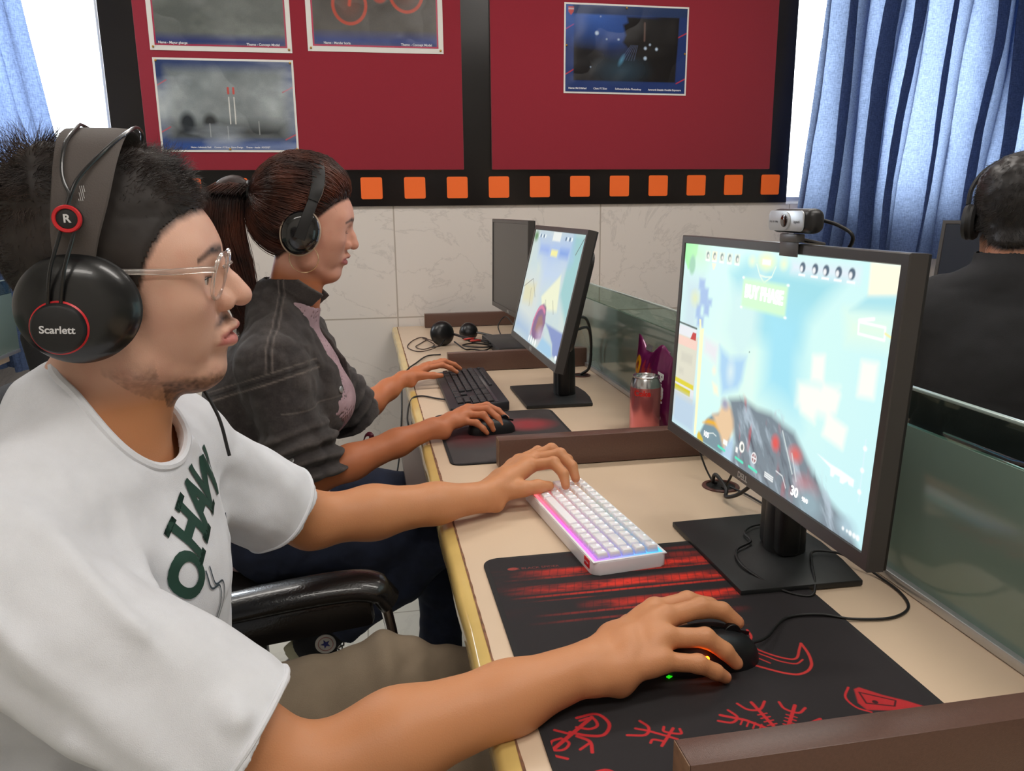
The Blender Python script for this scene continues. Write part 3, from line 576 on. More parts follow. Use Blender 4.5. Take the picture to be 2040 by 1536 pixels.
def d_game2(c):
    w, h = c.w, c.h; U = lambda *p: [(a*w, b*h) for a, b in p]
    c.mix(np.full(c.X.shape, 1.), (186, 204, 206)); c.mix(np.clip(c.noise(14, 9, 4)*1.6-.55, 0, 1), (202, 212, 198)); c.poly(U((.80, 1), (1, 1), (1, .3), (.80, .5)), (142, 190, 192), .01, .9); c.poly(U((.0, .62), (.45, .58), (.36, .1), (0, .1)), (196, 206, 204), .02)
    c.poly(U((.15, .93), (.80, .95), (.86, .80), (.62, .75), (.44, .69), (.2, .80)), (150, 178, 224), .03, .9); c.poly(U((.30, .75), (.78, .76), (.7, .55), (.4, .5)), (176, 196, 222), .03, .8); c.rect(.42*w, .92*h, .58*w, h, (222, 228, 224), .003); c.rect(.45*w, .79*h, .58*w, .845*h, (228, 224, 150), .004); c.rect(.62*w, .80*h, .78*w, .86*h, (96, 140, 214), .01, .8); c.rect(.2*w, .80*h, .40*w, .86*h, (130, 160, 220), .01, .7)
    c.poly(U((.46, .43), (.74, .66), (.81, .37), (.53, .33)), (222, 226, 196), .006); c.poly(U((.02, .50), (.30, .52), (.30, .32), (.06, .30)), (206, 204, 170), .01, .8); c.line(U((.02, .45), (.2, .55), (.33, .40)), .002, (96, 92, 90)); c.line(U((.2, .46), (.24, .3)), .003, (140, 130, 110))
    c.poly(U((.40, .20), (.47, .34), (.55, .385), (.61, .36), (.65, .24), (.63, .10), (.5, .05), (.43, .08)), (120, 84, 128), .004); c.line(U((.41, .08), (.415, .2), (.46, .31), (.53, .35), (.60, .32)), .010, (198, 110, 146), .003, sp=4); c.poly(U((.50, .26), (.56, .29), (.62, .22), (.57, .12), (.48, .14)), (142, 104, 100), .006); c.ell(.60*w, .12*h, .05*w, .05*h, (190, 170, 196), .015, .8)
    c.poly(U((.66, .24), (.80, .24), (1, .24), (1, .03), (.90, .04), (.86, .12), (.74, .20)), (118, 136, 186), .004); c.poly(U((.66, .12), (.85, .10), (.9, .03), (.86, 0), (.6, 0)), (150, 190, 216), .006); c.poly(U((.0, .2), (.36, .15), (.42, 0), (0, 0)), (150, 176, 204), .02, .8)
    c.line(U((.98, .97), (.90, .84)), .003, (70, 64, 62)); c.line(U((.56, .42), (.63, .30)), .002, (60, 60, 70)); c.line(U((.70, .44), (.76, .34)), .002, (80, 80, 84))
    for u in (.40, .45, .50, .55): c.ell(u*w, .04*h, .012*w, .03*h, (236, 238, 240), .001, .8)
    for k in range(9): c.ell((.12+.035*k if k < 5 else .68+.035*(k-5))*w, .95*h, .012*w, .018*h, (70, 104, 130) if k % 2 else (226, 236, 236), .001, .8)
    c.ell(.05*w, .94*h, .05*w, .05*h, (96, 140, 96), .006, .8); c.ell(.97*w, .04*h, .02*w, .02*h, (230, 236, 240), .001)
monitor('tilted lit monitor in front of the woman, showing a pale game view', 1.981, .487, .4525, 13.5, (.478, 2.01), draw=d_game2)
monitor('switched off monitor at the far end of the desk near the tiled wall', 2.735, .493, .462, 1, (.53, 2.77), yaw=2.6)

# ================================================================ things on the desk
# --- patterned mouse mat
M_MAT = paint_mat('mat_print', .85, noise=.10, nscale=1500, bump=.35, bscale=2600, spec=.25)
M_MATB = mat('mat_black_rubber', (30, 28, 30), .85, bump=.3, bscale=2000)
def mousemat(x0, y0, x1, y1, label, draw, nx, ny):
    e = empty('mouse_mat', (x0, y0, 0), label, 'mouse mat', group='mouse mats'); w, h = x1-x0, y1-y0
    obj('base', prism(B(), [(x+w/2, y+h/2) for x, y in rrect(w, h, .022, 8)], .0003, .0030, None, .0006), M_MATB, e)
    c = Canvas(w-.013, h-.013, nx, ny, (44, 41, 43)); draw(c, x0+.0065, y0+.0065)
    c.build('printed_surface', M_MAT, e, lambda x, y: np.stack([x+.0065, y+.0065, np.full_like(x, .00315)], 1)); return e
def d_runes(c, ox, oy):
    w, h = c.w, c.h; q = lambda pts: [(a-ox, b-oy) for a, b in pts]
    X, Y = c.X+ox, c.Y+oy; g = fbm2(X*40, Y*160, 5, 4); g2 = fbm2(X*150, Y*150, 8, 3)
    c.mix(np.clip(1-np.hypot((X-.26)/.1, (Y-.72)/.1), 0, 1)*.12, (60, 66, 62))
    for yc, hw, xa, xb, s in ((1.005, .010, .39, .47, 1.), (1.026, .006, .40, .48, .6), (.983, .011, .17, .50, 1.), (.968, .003, .16, .5, .6), (.936, .0115, .155, .50, 1.), (.917, .003, .16, .5, .8), (.884, .011, .24, .50, 1.), (.868, .003, .18, .46, .55), (.838, .008, .40, .46, .55), (.85, .003, .17, .42, .3), (.80, .002, .2, .44, .2), (.905, .002, .17, .30, .35)):
        yy = yc+(.33-X)*.012; band = np.clip(1.5-np.abs(Y-yy)/hw*1.25, 0, 1)*np.clip((X-xa)*16, 0, 1)*np.clip((xb-X)*22, 0, 1)
        fade = .45+.55*np.clip((X-xa)/.18, 0, 1)
        keys = 1-.45*(np.abs(((X*1.0-(Y-yc)*.3)/.0115) % 1-.5) > .44)
        c.mix(band*s*fade*keys*np.clip(g*2.2-.3, .25, 1), (226, 58, 44)); c.mix(band*s*np.clip(g2*2-1.1, 0, 1)*.6, (90, 30, 30))
    c.mix(np.clip(fbm2(X*14, Y*60, 15, 4)*2-1.1, 0, 1)*np.clip((Y-.86)*12, 0, 1)*.35, (110, 40, 42))
    R = (188, 44, 48); R2 = (206, 60, 58); ln = lambda pts, wd, col=R, sp=5: c.line(q(pts), wd, col, 0, 1, sp)
    ln([(.150, .626), (.199, .665)], .0042, R, 0); ln([(.184, .667), (.205, .669), (.213, .652), (.203, .637), (.187, .639), (.172, .647)], .0035); ln([(.186, .662), (.199, .664), (.201, .652), (.192, .648), (.180, .653)], .0030)
    ln([(.161, .640), (.167, .632), (.160, .624), (.149, .626), (.151, .637), (.161, .640)], .0028); ln([(.177, .640), (.187, .630), (.185, .615)], .0034); ln([(.175, .621), (.186, .628)], .0028); ln([(.150, .617), (.160, .611)], .003, R, 0); ln([(.158, .653), (.172, .644)], .003, R, 0)
    ln([(.244, .650), (.249, .639), (.242, .629), (.225, .632)], .003); ln([(.236, .640), (.247, .634), (.261, .624), (.270, .617)], .0028); ln([(.252, .611), (.272, .633)], .003, R, 0); ln([(.264, .637), (.262, .630), (.276, .624), (.278, .631)], .0026); ln([(.243, .617), (.247, .621), (.256, .617)], .0026)
    ln([(.371, .600), (.366, .656)], .0036, R, 0); ln([(.351, .657), (.357, .646), (.369, .644), (.380, .655)], .0028); ln([(.372, .600), (.407, .643)], .0036, R, 0); ln([(.394, .651), (.394, .640), (.404, .631), (.415, .637)], .0028)
    ln([(.372, .604), (.347, .631), (.326, .643)], .0034, R, 0); ln([(.337, .649), (.341, .637), (.332, .630), (.320, .635)], .0028); ln([(.372, .604), (.42, .618)], .0034, R, 0)
    for t in (.35, .45, .55, .65):
        for (ax, ay), (bx, by) in (((.371, .600), (.366, .656)), ((.372, .600), (.407, .643)), ((.372, .604), (.326, .643))):
            dx, dy = bx-ax, by-ay; L = math.hypot(dx, dy); px, py = ax+dx*t, ay+dy*t; nx_, ny_ = -dy/L*.005, dx/L*.005; ln([(px-nx_, py-ny_), (px+nx_, py+ny_)], .0016, R, 0)
    # curved blade outline
    ln([(.395, .747), (.406, .752), (.414, .757), (.421, .744), (.428, .735), (.436, .727), (.445, .721), (.451, .720), (.457, .724), (.465, .735), (.475, .748)], .0028, R2, 3); ln([(.475, .748), (.472, .728), (.466, .711), (.460, .702), (.451, .695), (.439, .692), (.428, .696), (.418, .703), (.404, .715), (.386, .731)], .0032, R2, 4)
    ln([(.407, .753), (.415, .741), (.423, .731), (.430, .722), (.437, .716), (.448, .711), (.459, .717)], .0022, R2, 3); ln([(.400, .748), (.411, .731), (.420, .718)], .002, R2, 3); ln([(.411, .758), (.425, .772), (.428, .788)], .003, R2, 4); ln([(.413, .768), (.417, .785)], .0024, R2, 0)
    # red wedge emblem
    c.poly(q([(.482, .656), (.489, .658), (.505, .641), (.522, .628), (.535, .615), (.515, .612), (.474, .622), (.472, .634)]), (176, 44, 48), .001); c.line(q([(.484, .650), (.480, .632), (.505, .622), (.512, .630), (.484, .650)]), .002, (70, 30, 34)); c.ell(.490-ox, .632-oy, .003, .003, (60, 28, 32)); ln([(.478, .660), (.465, .645), (.466, .628), (.476, .618)], .0024)
    ln([(.36, .575), (.38, .572), (.39, .58)], .003); ln([(.27, .585), (.29, .59), (.31, .58)], .003); ln([(.44, .59), (.46, .60), (.5, .59)], .003); ln([(.165, .585), (.19, .59), (.2, .58)], .003)
    c.ell(.182-ox, 1.005-oy, .0075, .0042, (150, 66, 60))
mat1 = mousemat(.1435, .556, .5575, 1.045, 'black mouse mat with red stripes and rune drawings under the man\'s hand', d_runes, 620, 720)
text('printed_text', '/ E BLACK SPIDER', .0085, mat('dull_red_print', (120, 52, 50), .8), mat1, frame_M((.072, .4468, .00335), (1, -.03, 0), (.03, 1, 0)), depth=.00005)
def d_mat2(c, ox, oy):
    c.mix(np.full(c.X.shape, 1.), (66, 60, 60)); g = c.noise(20, 20, 4)
    c.ell(.355-ox, 1.745-oy, .055, .045, (150, 58, 62), .02, .9); c.ell(.205-ox, 1.675-oy, .06, .06, (110, 40, 44), .05, .7); c.mix(np.clip(g*2-.9, 0, 1)*.3, (96, 88, 86)); c.ell(.2-ox, 1.56-oy, .09, .05, (84, 80, 80), .05, .4)
mousemat(.146, 1.4825, .441, 1.878, 'plain dark grey mouse mat with a faded red patch under the woman\'s hand', d_mat2, 150, 200)

# --- keyboards
def keycap(w, d, h, ti, dz=0):
    b = B(); box(b, (0, 0, h/2), (w, d, h), 0)
    for v in b.verts:
        if v.co.z > h*.9: v.co.x *= (w-ti*2)/w; v.co.y *= (d-ti*2)/d
    bmesh.ops.bevel(b, geom=[e for e in b.edges if max(v.co.z for v in e.verts) > h*.5], offset=min(.0011, h*.2), segments=2, profile=.5, affect='EDGES')
    for f in b.faces: f.smooth = True
    me = bpy.data.meshes.new('key'); b.to_mesh(me); b.free(); return me
M_WKEY = mat('white_keycap', (238, 236, 240), .42, sss=.3); M_WCASE = mat('white_keyboard_case', (236, 234, 238), .38, coat=.2); M_RTAG = mat('red_tag', (214, 30, 44), .5)
kb = empty('mechanical_keyboard', (.3255, 1.1235, .003), 'small white keyboard glowing pink, violet and cyan between its keys', 'keyboard', (0, 0, math.radians(96)), 'keyboards')
# local frame: +x = far end of the rows (the user's left), +y = towards the user
U_, KL, KW = .0190, .318, .113
bm = B()
pts = rrect(KL, KW, .010, 5); prism(bm, pts, .0, .019, None, .0016); obj('case', bm, M_WCASE, kb)
b = B(); prism(b, rrect(KL-.02, KW-.035, .008), -.0028, .0004, None, .0008); obj('underside_ridge', b, M_WCASE, kb)
c = Canvas(KL-.0085, KW-.0075, 160, 60, (240, 120, 200)); u, v = c.X/c.w, c.Y/c.h      # glowing plate between the key caps
def glow(u, v):                                # u: 0 near end .. 1 far end, v: 0 space bar side .. 1 number row side
    cs = {(0, 0): (196, 120, 255), (0, 1): (60, 190, 255), (.45, 0): (255, 90, 190), (.45, 1): (110, 235, 200), (1, 0): (255, 110, 90), (1, 1): (255, 190, 90)}
    u, v = np.asarray(u), np.asarray(v); t = np.clip(u/.45, 0, 1)[..., None]; t2 = np.clip((u-.45)/.55, 0, 1)[..., None]; out = 0
    for k, wv in ((0, 1-v), (1, v)):
        a, b_, d_ = [np.array(cs[(q_, k)], float) for q_ in (0, .45, 1)]; r = (a*(1-t)+b_*t)*(1-t2)+d_*t2; out = out+r*np.asarray(wv)[..., None]
    return lin(out)
c.c = glow(u, v); M_GLOW = paint_mat('key_glow', .5, emit=1.5)
c.build('glow_plate', M_GLOW, kb, lambda x, y: np.stack([x-c.w/2, -(y-c.h/2), np.full_like(x, .0198)], 1))
prism_ = B()
for (x0, y0, x1, y1) in ((-KL/2+.0005, -KW/2+.0005, KL/2-.0005, -KW/2+.0042), (-KL/2+.0005, KW/2-.0042, KL/2-.0005, KW/2-.0005), (-KL/2+.0005, -KW/2+.004, -KL/2+.0046, KW/2-.004), (KL/2-.0046, -KW/2+.004, KL/2-.0005, KW/2-.004)): box(prism_, ((x0+x1)/2, (y0+y1)/2, .0195), (x1-x0, y1-y0, .002), .0005)
obj('case_rim', prism_, M_WCASE, kb)
rows = [[1]*13+[2, 1], [1.5]+[1]*12+[1.5, 1], [1.75]+[1]*11+[2.25, 1], [2.25]+[1]*10+[1.75, 1, 1], [1.25]*3+[6.25, 1, 1, 1, 1, 1, 1][:6]+[.25]]
rows[4] = [1.25, 1.25, 1.25, 6.25, 1, 1, 1, 1, 1, 1]
cache = {}
M_LEG = paint_mat('legend_light', .5, emit=2.6)
for r, row in enumerate(rows):
    yk = ((r-2)*U_); x = 8*U_                      # first key of each row at the far end (+x), space bar row at the +y side, nearest the user
    for k, wdt in enumerate(row):
        x -= wdt*U_/2
        hh = (.0098, .0088, .0082, .0080, .0082)[r]
        if wdt not in cache: cache[wdt] = {}
        if r not in cache[wdt]: me = keycap(wdt*U_-.0012, U_-.0012, hh, .0024); me.materials.append(M_WKEY); cache[wdt][r] = me
        o = bpy.data.objects.new('key', cache[wdt][r]); COL.objects.link(o); o.parent = kb; o.location = (x, yk, .0206); o.rotation_euler = (math.radians((5, 2, 0, -2, -4)[r]), 0, 0)
        if k < len(row) and wdt < 6:
            g = glow(np.array(.5+x/KL), np.array(.5-yk/KW))
            s = .0012+.0006*((k*7+r*3) % 3)
            obj_np('legend', [(dx*.8, -.0035+dy*.8, hh+.0003) for dx, dy in ((-s*.8, -.0018), (s*.8, -.0012), (s*.8, .0016), (-s*.8, .0018))], [(0, 1, 2, 3)], M_LEG, o, smooth_=False, col=np.array([g*.6+.5]*4))
        x -= wdt*U_/2
tg = obj('brand_tag', box(B(), (-KL/2+.022, KW/2+.0002, .0125), (.019, .0016, .0125), .0004), M_RTAG, kb); tg['label'] = 'red tag on the long side'
text('tag_lettering', 'E-YOOSO', .0034, M_TXT, tg, frame_M((-KL/2+.022, KW/2+.0012, .0125), (-1, 0, 0), (0, 0, 1)), depth=.00005)
# full size black keyboard
M_BKEY = mat('black_key', (46, 44, 47), .45); M_BCASE = mat('black_keyboard_case', (44, 43, 47), .42, bump=.05, bscale=900); M_BSTRIP = mat('grey_glossy_strip', (70, 69, 74), .25)
k2 = empty('office_keyboard', (.2625, 2.108, 0), 'black full size office keyboard between the woman\'s hands', 'keyboard', (0, 0, math.radians(-90)), 'keyboards')
w2, d2 = .445, .150
bm = B(); box(bm, (0, 0, .0085), (w2, d2, .015), .004)
for vv in bm.verts:
    vv.co.z += (vv.co.y+d2/2)/d2*.011 if vv.co.z > .008 else 0
obj('case', bm, M_BCASE, k2)
SL = .011/d2; zs = lambda y: .0165+(y+d2/2)*SL
bm = B(); box(bm, (0, d2/2-.030, zs(d2/2-.030)+.0002), (w2-.012, .008, .001), .0004, RX(math.degrees(math.atan(SL)))); obj('glossy_strip', bm, M_BSTRIP, k2)
nk = 0; P2 = .0187; ck = {}
def key2(x, y, wu, hu=1, hgt=.0055):
    global nk
    if nk >= 100: return
    nk += 1; kk = (wu, hu, hgt)
    if kk not in ck: me = keycap(wu*P2-.0024, hu*P2-.0026, hgt, .0014); me.materials.append(M_BKEY); ck[kk] = me
    o = bpy.data.objects.new('key', ck[kk]); COL.objects.link(o); o.parent = k2; o.location = (x, y, zs(y)-.0002); o.rotation_euler = (math.atan(SL), 0, 0)
xl = -w2/2+.012
for r, row in enumerate(([1]*13+[2], [1.5]+[1]*12+[1.5], [1.75]+[1]*11+[2.25], [2.25]+[1]*10+[2.75], [1.25]*3+[6.25]+[1.25]*4)):
    x = xl; yk = .030-r*P2
    for wu in row: x += wu*P2/2; key2(x, yk, wu); x += wu*P2/2
for r in range(2):
    for k in range(3): key2(xl+15.35*P2+(k+.5)*P2, .030-r*P2, 1)
for k in range(3): key2(xl+15.35*P2+(k+.5)*P2, .030-4*P2, 1)
key2(xl+16.85*P2, .030-3*P2, 1)
for r in range(3):
    for k in range(4): key2(xl+18.65*P2+(k+.5)*P2, .030-r*P2, 1)
for r in (3, 4):
    for k in range(3): key2(xl+18.65*P2+(k+.5)*P2, .030-r*P2, 1)
for k in range(13): key2(xl+(k*1.15+.5+(.6 if k else 0))*P2, .057, 1.0, .62, .0045)
# --- mice
M_MB = mat('mouse_black', (22, 22, 25), .42, bump=.05, bscale=1500); M_MG = mat('mouse_gloss', (14, 14, 17), .2); M_LED = mat('orange_led', (255, 120, 20), .4, emit=((255, 96, 10), 14)); M_LEDG = mat('green_led', (40, 255, 40), .4, emit=((30, 200, 20), 1.0)); M_LEDB = mat('blue_led', (40, 80, 255), .4, emit=((40, 90, 255), .8))
def mouse(loc, yaw, label, hmax=.038, wd=.066, ln=.122, z0=.0034, leds=True, name='computer_mouse'):
    e = empty(name, (loc[0], loc[1], z0), label, 'mouse', (0, 0, yaw), 'computer mice'); nu, nv = 56, 28; V = []; F = []
    for i in range(nv+1):
        ph = math.pi/2*i/nv
        for j in range(nu):
            a = 2*math.pi*j/nu; ca, sa = math.cos(a), math.sin(a); sx = math.copysign(abs(ca)**.75, ca); sy = math.copysign(abs(sa)**.8, sa); rr = math.cos(ph)**.45
            x = ln/2*sx*rr; y = wd/2*sy*rr*(1-.10*math.exp(-(x/.025)**2)); z = hmax*(math.sin(ph)**.9)*(1-.30*max(0, x/ln*2)**1.5-.18*max(0, -x/ln*2)**2); V.append((x, y, z))
    for i in range(nv):
        for j in range(nu): a = i*nu+j; b_ = i*nu+(j+1) % nu; F.append((a, b_, b_+nu, a+nu))
    obj_np('shell', V, F, M_MB, e)
    b = B(); cyl(b, (.030, 0, hmax*.80), .0105, .007, 24, rot=RX(90), bev=.001); obj('scroll_wheel', b, M_MG, e)
    b = B(); box(b, (.028, 0, hmax*.86), (.05, .0012, .004), 0, RY(16)); obj('button_split', b, M_MG, e)
    if leds:
        b = B(); box(b, (-.017, -.0300, .0215), (.012, .0040, .0035), .001, RZ(4)); l = obj('side_light', b, M_LED, e); l['label'] = 'glowing orange strip'
        b = B(); box(b, (-.046, -.019, .0012), (.022, .004, .0012), .0003, RZ(28)); l = obj('rear_light', b, M_LEDG, e); l['label'] = 'glowing green strip'
    return e
mouse((.352, .7380), math.radians(2), 'black gaming mouse with small orange light under the man\'s right hand')
mouse((.262, 1.7005), math.radians(6), 'plain black mouse under the woman\'s right hand', hmax=.034, wd=.058, ln=.11, leds=False)
# --- drink can
M_CAN = bpy.data.materials.new('can_metal_pink_reflection'); M_CAN.use_nodes = True; nt = M_CAN.node_tree; p = nt.nodes['Principled BSDF']; p.inputs['Metallic'].default_value = .8; p.inputs['Roughness'].default_value = .25; p.inputs['Base Color'].default_value = (*L3(216, 128, 132), 1)  # pink reflection painted into the silver can's base colour
M_ALR = mat('bare_aluminium', (206, 206, 208), .22, metal=1); M_CRED = mat('can_red_print', (214, 36, 34), .4, metal=.2); M_CWH = mat('can_white_print', (214, 214, 214), .5)
ca = empty('soda_can', (.592, 1.603, 0), 'silver soda can with red lettering standing behind the middle divider', 'can')
R_ = .0335
obj('body', lathe(B(), [(R_*.80, .0005), (R_*.86, .003), (R_, .012), (R_, .115)], 64), M_CAN, ca)
obj('shoulder', lathe(B(), [(R_, .115), (R_*.985, .120), (R_*.86, .133), (R_*.83, .135), (R_*.85, .1375), (R_*.865, .1385), (R_*.84, .139), (R_*.80, .136), (R_*.78, .133), (0, .133)], 64), M_ALR, ca)
b = B(); tube(b, [( .010*math.cos(t)-.004, .007*math.sin(t)+.0, .1345) for t in np.linspace(0, 2*math.pi, 20, endpoint=False)], .0014, 8, closed=True); obj('pull_tab', b, M_ALR, ca)
b = B(); lathe(b, [(0, .1336), (.010, .1336)], 24, Matrix.Translation((.014, -.006, 0))); obj('mouth_opening', b, M_HOLE, ca)
def can_text(s, size, z, ang, m, nm, squash=1.):
    b = text_bm(s, size, .00015, bold=.0006, squash=squash)
    for v in b.verts: a = ang+v.co.x/R_; v.co = Vector(((R_+.0003+v.co.z)*math.cos(a), (R_+.0003+v.co.z)*math.sin(a), z+v.co.y))
    obj(nm, b, m, ca, ang=0)
can_text('Coke', .017, .104, math.radians(-122), M_CRED, 'lettering')
def can_patch(a0, a1, z0, z1, m, nm):
    b = B(); n = 10; r0 = [b.verts.new(((R_+.0003)*math.cos(math.radians(a0+(a1-a0)*i/n)), (R_+.0003)*math.sin(math.radians(a0+(a1-a0)*i/n)), z0)) for i in range(n+1)]; r1 = [b.verts.new((v.co.x, v.co.y, z1)) for v in r0]
    for i in range(n): b.faces.new((r0[i], r0[i+1], r1[i+1], r1[i]))
    obj(nm, b, m, ca)
can_patch(-103, -84, .013, .026, M_CWH, 'printed_label')
for k in range(4): can_patch(-101, -86, .015+.0028*k, .0162+.0028*k, M_HOLE, 'label_line')
for a in (-140, -133, -127): can_patch(a, a+4, .012, .022, M_CRED, 'red_mark')
can_patch(-125, -104, .0122, .0145, M_CRED, 'red_mark')
# --- snack packet
M_PUR = paint_mat('purple_foil', .28, spec=.7, coat=.4, metal=.25, noise=.05, nscale=90); M_FOIL = mat('silver_foil', (214, 210, 214), .25, metal=.8)
pk = empty('snack_packet', (.637, 1.678, 0), 'purple foil snack packet with a yellow ring, standing behind the soda can', 'snack packet', (0, math.radians(2), math.radians(-72)))
pw, ph = .125, .185
for side in (-1, 1):
    c = Canvas(pw, ph, 120, 170, (112, 22, 84)); c.mix(c.noise(30, 30, 6)*.3, (90, 16, 70)); c.ell(.024, .140, .013, .020, (236, 170, 20)); c.ell(.024, .140, .006, .009, (150, 60, 30)); c.ell(.094, .088, .017, .034, (240, 206, 20)); c.ell(.098, .088, .008, .02, (150, 40, 60)); c.ell(.085, .030, .010, .012, (236, 190, 20))
    for x, y in ((.045, .135), (.062, .128), (.050, .115), (.070, .120)): c.poly([(x-.006, y-.02), (x+.006, y-.02), (x+.002, y+.022)], (206, 60, 36), .004)
    def pf(x, y, s=side):
        a = np.clip(np.minimum(y, ph-y)/.045, 0, 1)**.6*np.clip(np.minimum(x, pw-x)/.03, 0, 1)**.5; bl = .019*a*(.9+.3*fbm2(x*30, y*30, 4+s, 2)); cr = .004*(fbm2(x*60, y*25, 7, 3)-.5)*np.clip(np.minimum(x, pw-x)/.012, 0, 1)
        top = y+.012*np.sin(x*75+1.2)*np.clip((y-.15)/.03, 0, 1)+.012*np.clip((.03-x)/.03, 0, 1)*np.clip((y-.14)/.04, 0, 1); return np.stack([x-pw/2, s*bl+cr, top+.001], 1)
    c.build('front_foil' if side < 0 else 'rear_foil', M_PUR, pk, pf)
b = B()
for x0, x1, z0, z1 in ((-.036, -.012, .178, .186), (.004, .050, .170, .186)):
    q = [b.verts.new(p_) for p_ in ((x0, -.003, z0), (x1, -.004, z0-.002), (x1, .001, z1), (x0+.008, .001, z1+.004))]; b.faces.new(q); q = [b.verts.new(p_) for p_ in ((x0, -.001, z0), (x1, -.002, z0-.002), (x1, .003, z1), (x0+.008, .003, z1+.004))]; b.faces.new(q)
obj('torn_inner_foil', b, M_FOIL, pk, ang=0)
b = text_bm('PuffRings', .030, .0003, bold=.0012, shear=.25)
for v in b.verts:
    X_, Z_ = .046+v.co.y*.55, .088-v.co.x
    a = min(1, max(0, min(Z_, ph-Z_)/.045))**.6*min(1, max(0, min(X_+pw/2, pw/2-X_)/.03))**.5 if 0 < Z_ < ph else 0
    v.co = Vector((X_, -.0225*a-.0030-v.co.z, Z_))
obj('lettering', b, M_CWH, pk, ang=0)
# --- webcam on the near monitor
M_WC = mat('webcam_black', (24, 24, 27), .4); M_WF = mat('webcam_silver_face', (196, 200, 204), .3, metal=.4); M_LENS = mat('lens_glass', (28, 14, 16), .08, spec=.9, coat=1)
wc = empty('webcam', (.5135, .8875, .4562), 'black webcam with silver face clipped on top of the near monitor', 'webcam')
b = B(); box(b, (0, 0, .0255), (.024, .094, .029), .0105, seg=5); obj('body', b, M_WC, wc)
b = B(); prism(b, rrect(.080, .024, .006), 0, .0014, frame_M((-.0122, .002, .0258), (0, -1, 0), (0, 0, 1)), .0004); face = obj('face_plate', b, M_WF, wc)
b = B(); cyl(b, (-.0142, .002, .0258), .0108, .0022, 32, rot=RY(90), bev=.0005); obj('lens_ring', b, M_WF, wc)
b = B(); cyl(b, (-.0150, .002, .0258), .0076, .0024, 32, rot=RY(90), bev=.0008); obj('lens', b, M_LENS, wc)
text('maker_mark', 'logitech', .0042, M_WC, face, frame_M((-.0139, -.024, .0245), (0, -1, 0), (0, 0, 1)), depth=.00005); text('maker_mark', 'FULL HD 1080p', .0030, M_WC, face, frame_M((-.0139, .029, .0245), (0, -1, 0), (0, 0, 1)), depth=.00005)
b = B(); box(b, (-.0045, 0, .0055), (.012, .040, .010), .002); box(b, (-.0062, .003, -.0075), (.0016, .042, .019), .0006); box(b, (.016, 0, .001), (.030, .034, .0035), .001, RY(12)); obj('mounting_clip', b, mat('webcam_clip_grey', (92, 90, 90), .35), wc)
# --- cables
M_CAB = mat('black_cable', (16, 16, 17), .5)
def cable(name, pts, r, label, k=8, m=None):
    P = spline([(x, y, z+T) for x, y, z in pts], k); o = obj(name, tube(B(), P, r, 8), m or M_CAB, ang=60); return props(o, label, 'cable')
cable('webcam_cable', [(.526, .862, .484), (.540, .838, .476), (.549, .825, .462), (.556, .86, .43), (.566, .93, .35), (.575, 1.06, .20), (.60, 1.17, .08), (.612, 1.235, .012), (.612, 1.25, .004)], .0022, 'thin black cable running down from the webcam behind the near monitor')
cable('mouse_cable', [(.408, .7400, .016), (.435, .755, .012), (.485, .800, .0058), (.53, .800, .0058), (.566, .786, .0032), (.615, .780, .0026), (.652, .798, .0026), (.668, .835, .0026), (.668, .88, .004), (.655, .91, .012), (.640, .936, .016), (.61, .948, .0155), (.588, .915, .0145), (.565, .868, .008), (.545, .848, .0042), (.515, .872, .0058), (.492, .925, .0135), (.505, .975, .0145), (.540, 1.000, .0145), (.5450, 1.03, .0155), (.575, 1.055, .0145), (.63, 1.06, .0145), (.645, 1.12, .006), (.640, 1.2, .004), (.628, 1.25, .004)], .0018, 'thin black mouse cable looping over the near monitor foot', 7)
cable('looped_cable', [(.612, 1.275, .004), (.60, 1.262, .012), (.598, 1.248, .03), (.603, 1.215, .015), (.592, 1.19, .010), (.602, 1.155, .03), (.612, 1.11, .08), (.585, 1.05, .15), (.573, 1.0, .2)], .0034, 'thick black cable rising from the grommet behind the near monitor')
cable('thin_cable', [(.608, 1.28, .004), (.600, 1.30, .03), (.590, 1.31, .07), (.57, 1.25, .12), (.56, 1.1, .17)], .0017, 'thin black cable standing up from the near grommet')
cable('power_cable', [(.628, 2.262, .004), (.645, 2.235, .03), (.650, 2.235, .10), (.630, 2.20, .155), (.575, 2.12, .165), (.52, 2.05, .17)], .0042, 'thick black cable arching out of the grommet behind the second monitor')
cable('power_cable', [(.636, 2.272, .004), (.655, 2.262, .03), (.657, 2.262, .12), (.612, 2.17, .19), (.53, 2.04, .2)], .0042, 'second thick black cable leaning beside the arching one at the second monitor')
# --- headset and leads on the far place
M_HS = mat('headset_black', (19, 19, 21), .33); M_PAD = mat('ear_pad_black', (24, 23, 24), .7); M_RCAB = mat('red_tie', (190, 60, 50), .6)
hs = empty('headset', (.27, 2.90, 0), 'black headset lying on the empty far place with its lead coiled', 'headset')
for (x, y, z, rx, rz, r) in ((0, 0, .047, 78, 28, .047), (.11, .10, .036, 60, 10, .036)):
    M_ = Matrix.Translation((x, y, z)) @ RZ(rz) @ RX(rx); b = lathe(B(), [(0, .024), (r*.5, .023), (r*.8, .016), (r*.97, .004), (r, -.006), (r*.8, -.012)], 36, M_); cup = obj('ear_cup', b, M_HS, hs)
    obj('ear_pad', lathe(B(), [(r*.55, -.012), (r*.6, -.022), (r*.8, -.026), (r*.95, -.020), (r*.97, -.010)], 36, M_), M_PAD, cup)
b = B(); tube(b, spline([(.02, .03, .045), (.08, -.05, .035), (.16, -.08, .022), (.22, -.03, .018), (.20, .05, .020), (.12, .10, .035)], 8), .008, 10, flat=.55); obj('headband', b, M_HS, hs)
b = B(); tube(b, spline([(0, -.045, .03), (-.02, -.07, .012), (-.05, -.06, .006)], 6), .003, 8); obj('microphone_arm', b, M_HS, hs)
M_TAN = mat('brownish_cable', (62, 44, 36), .6)
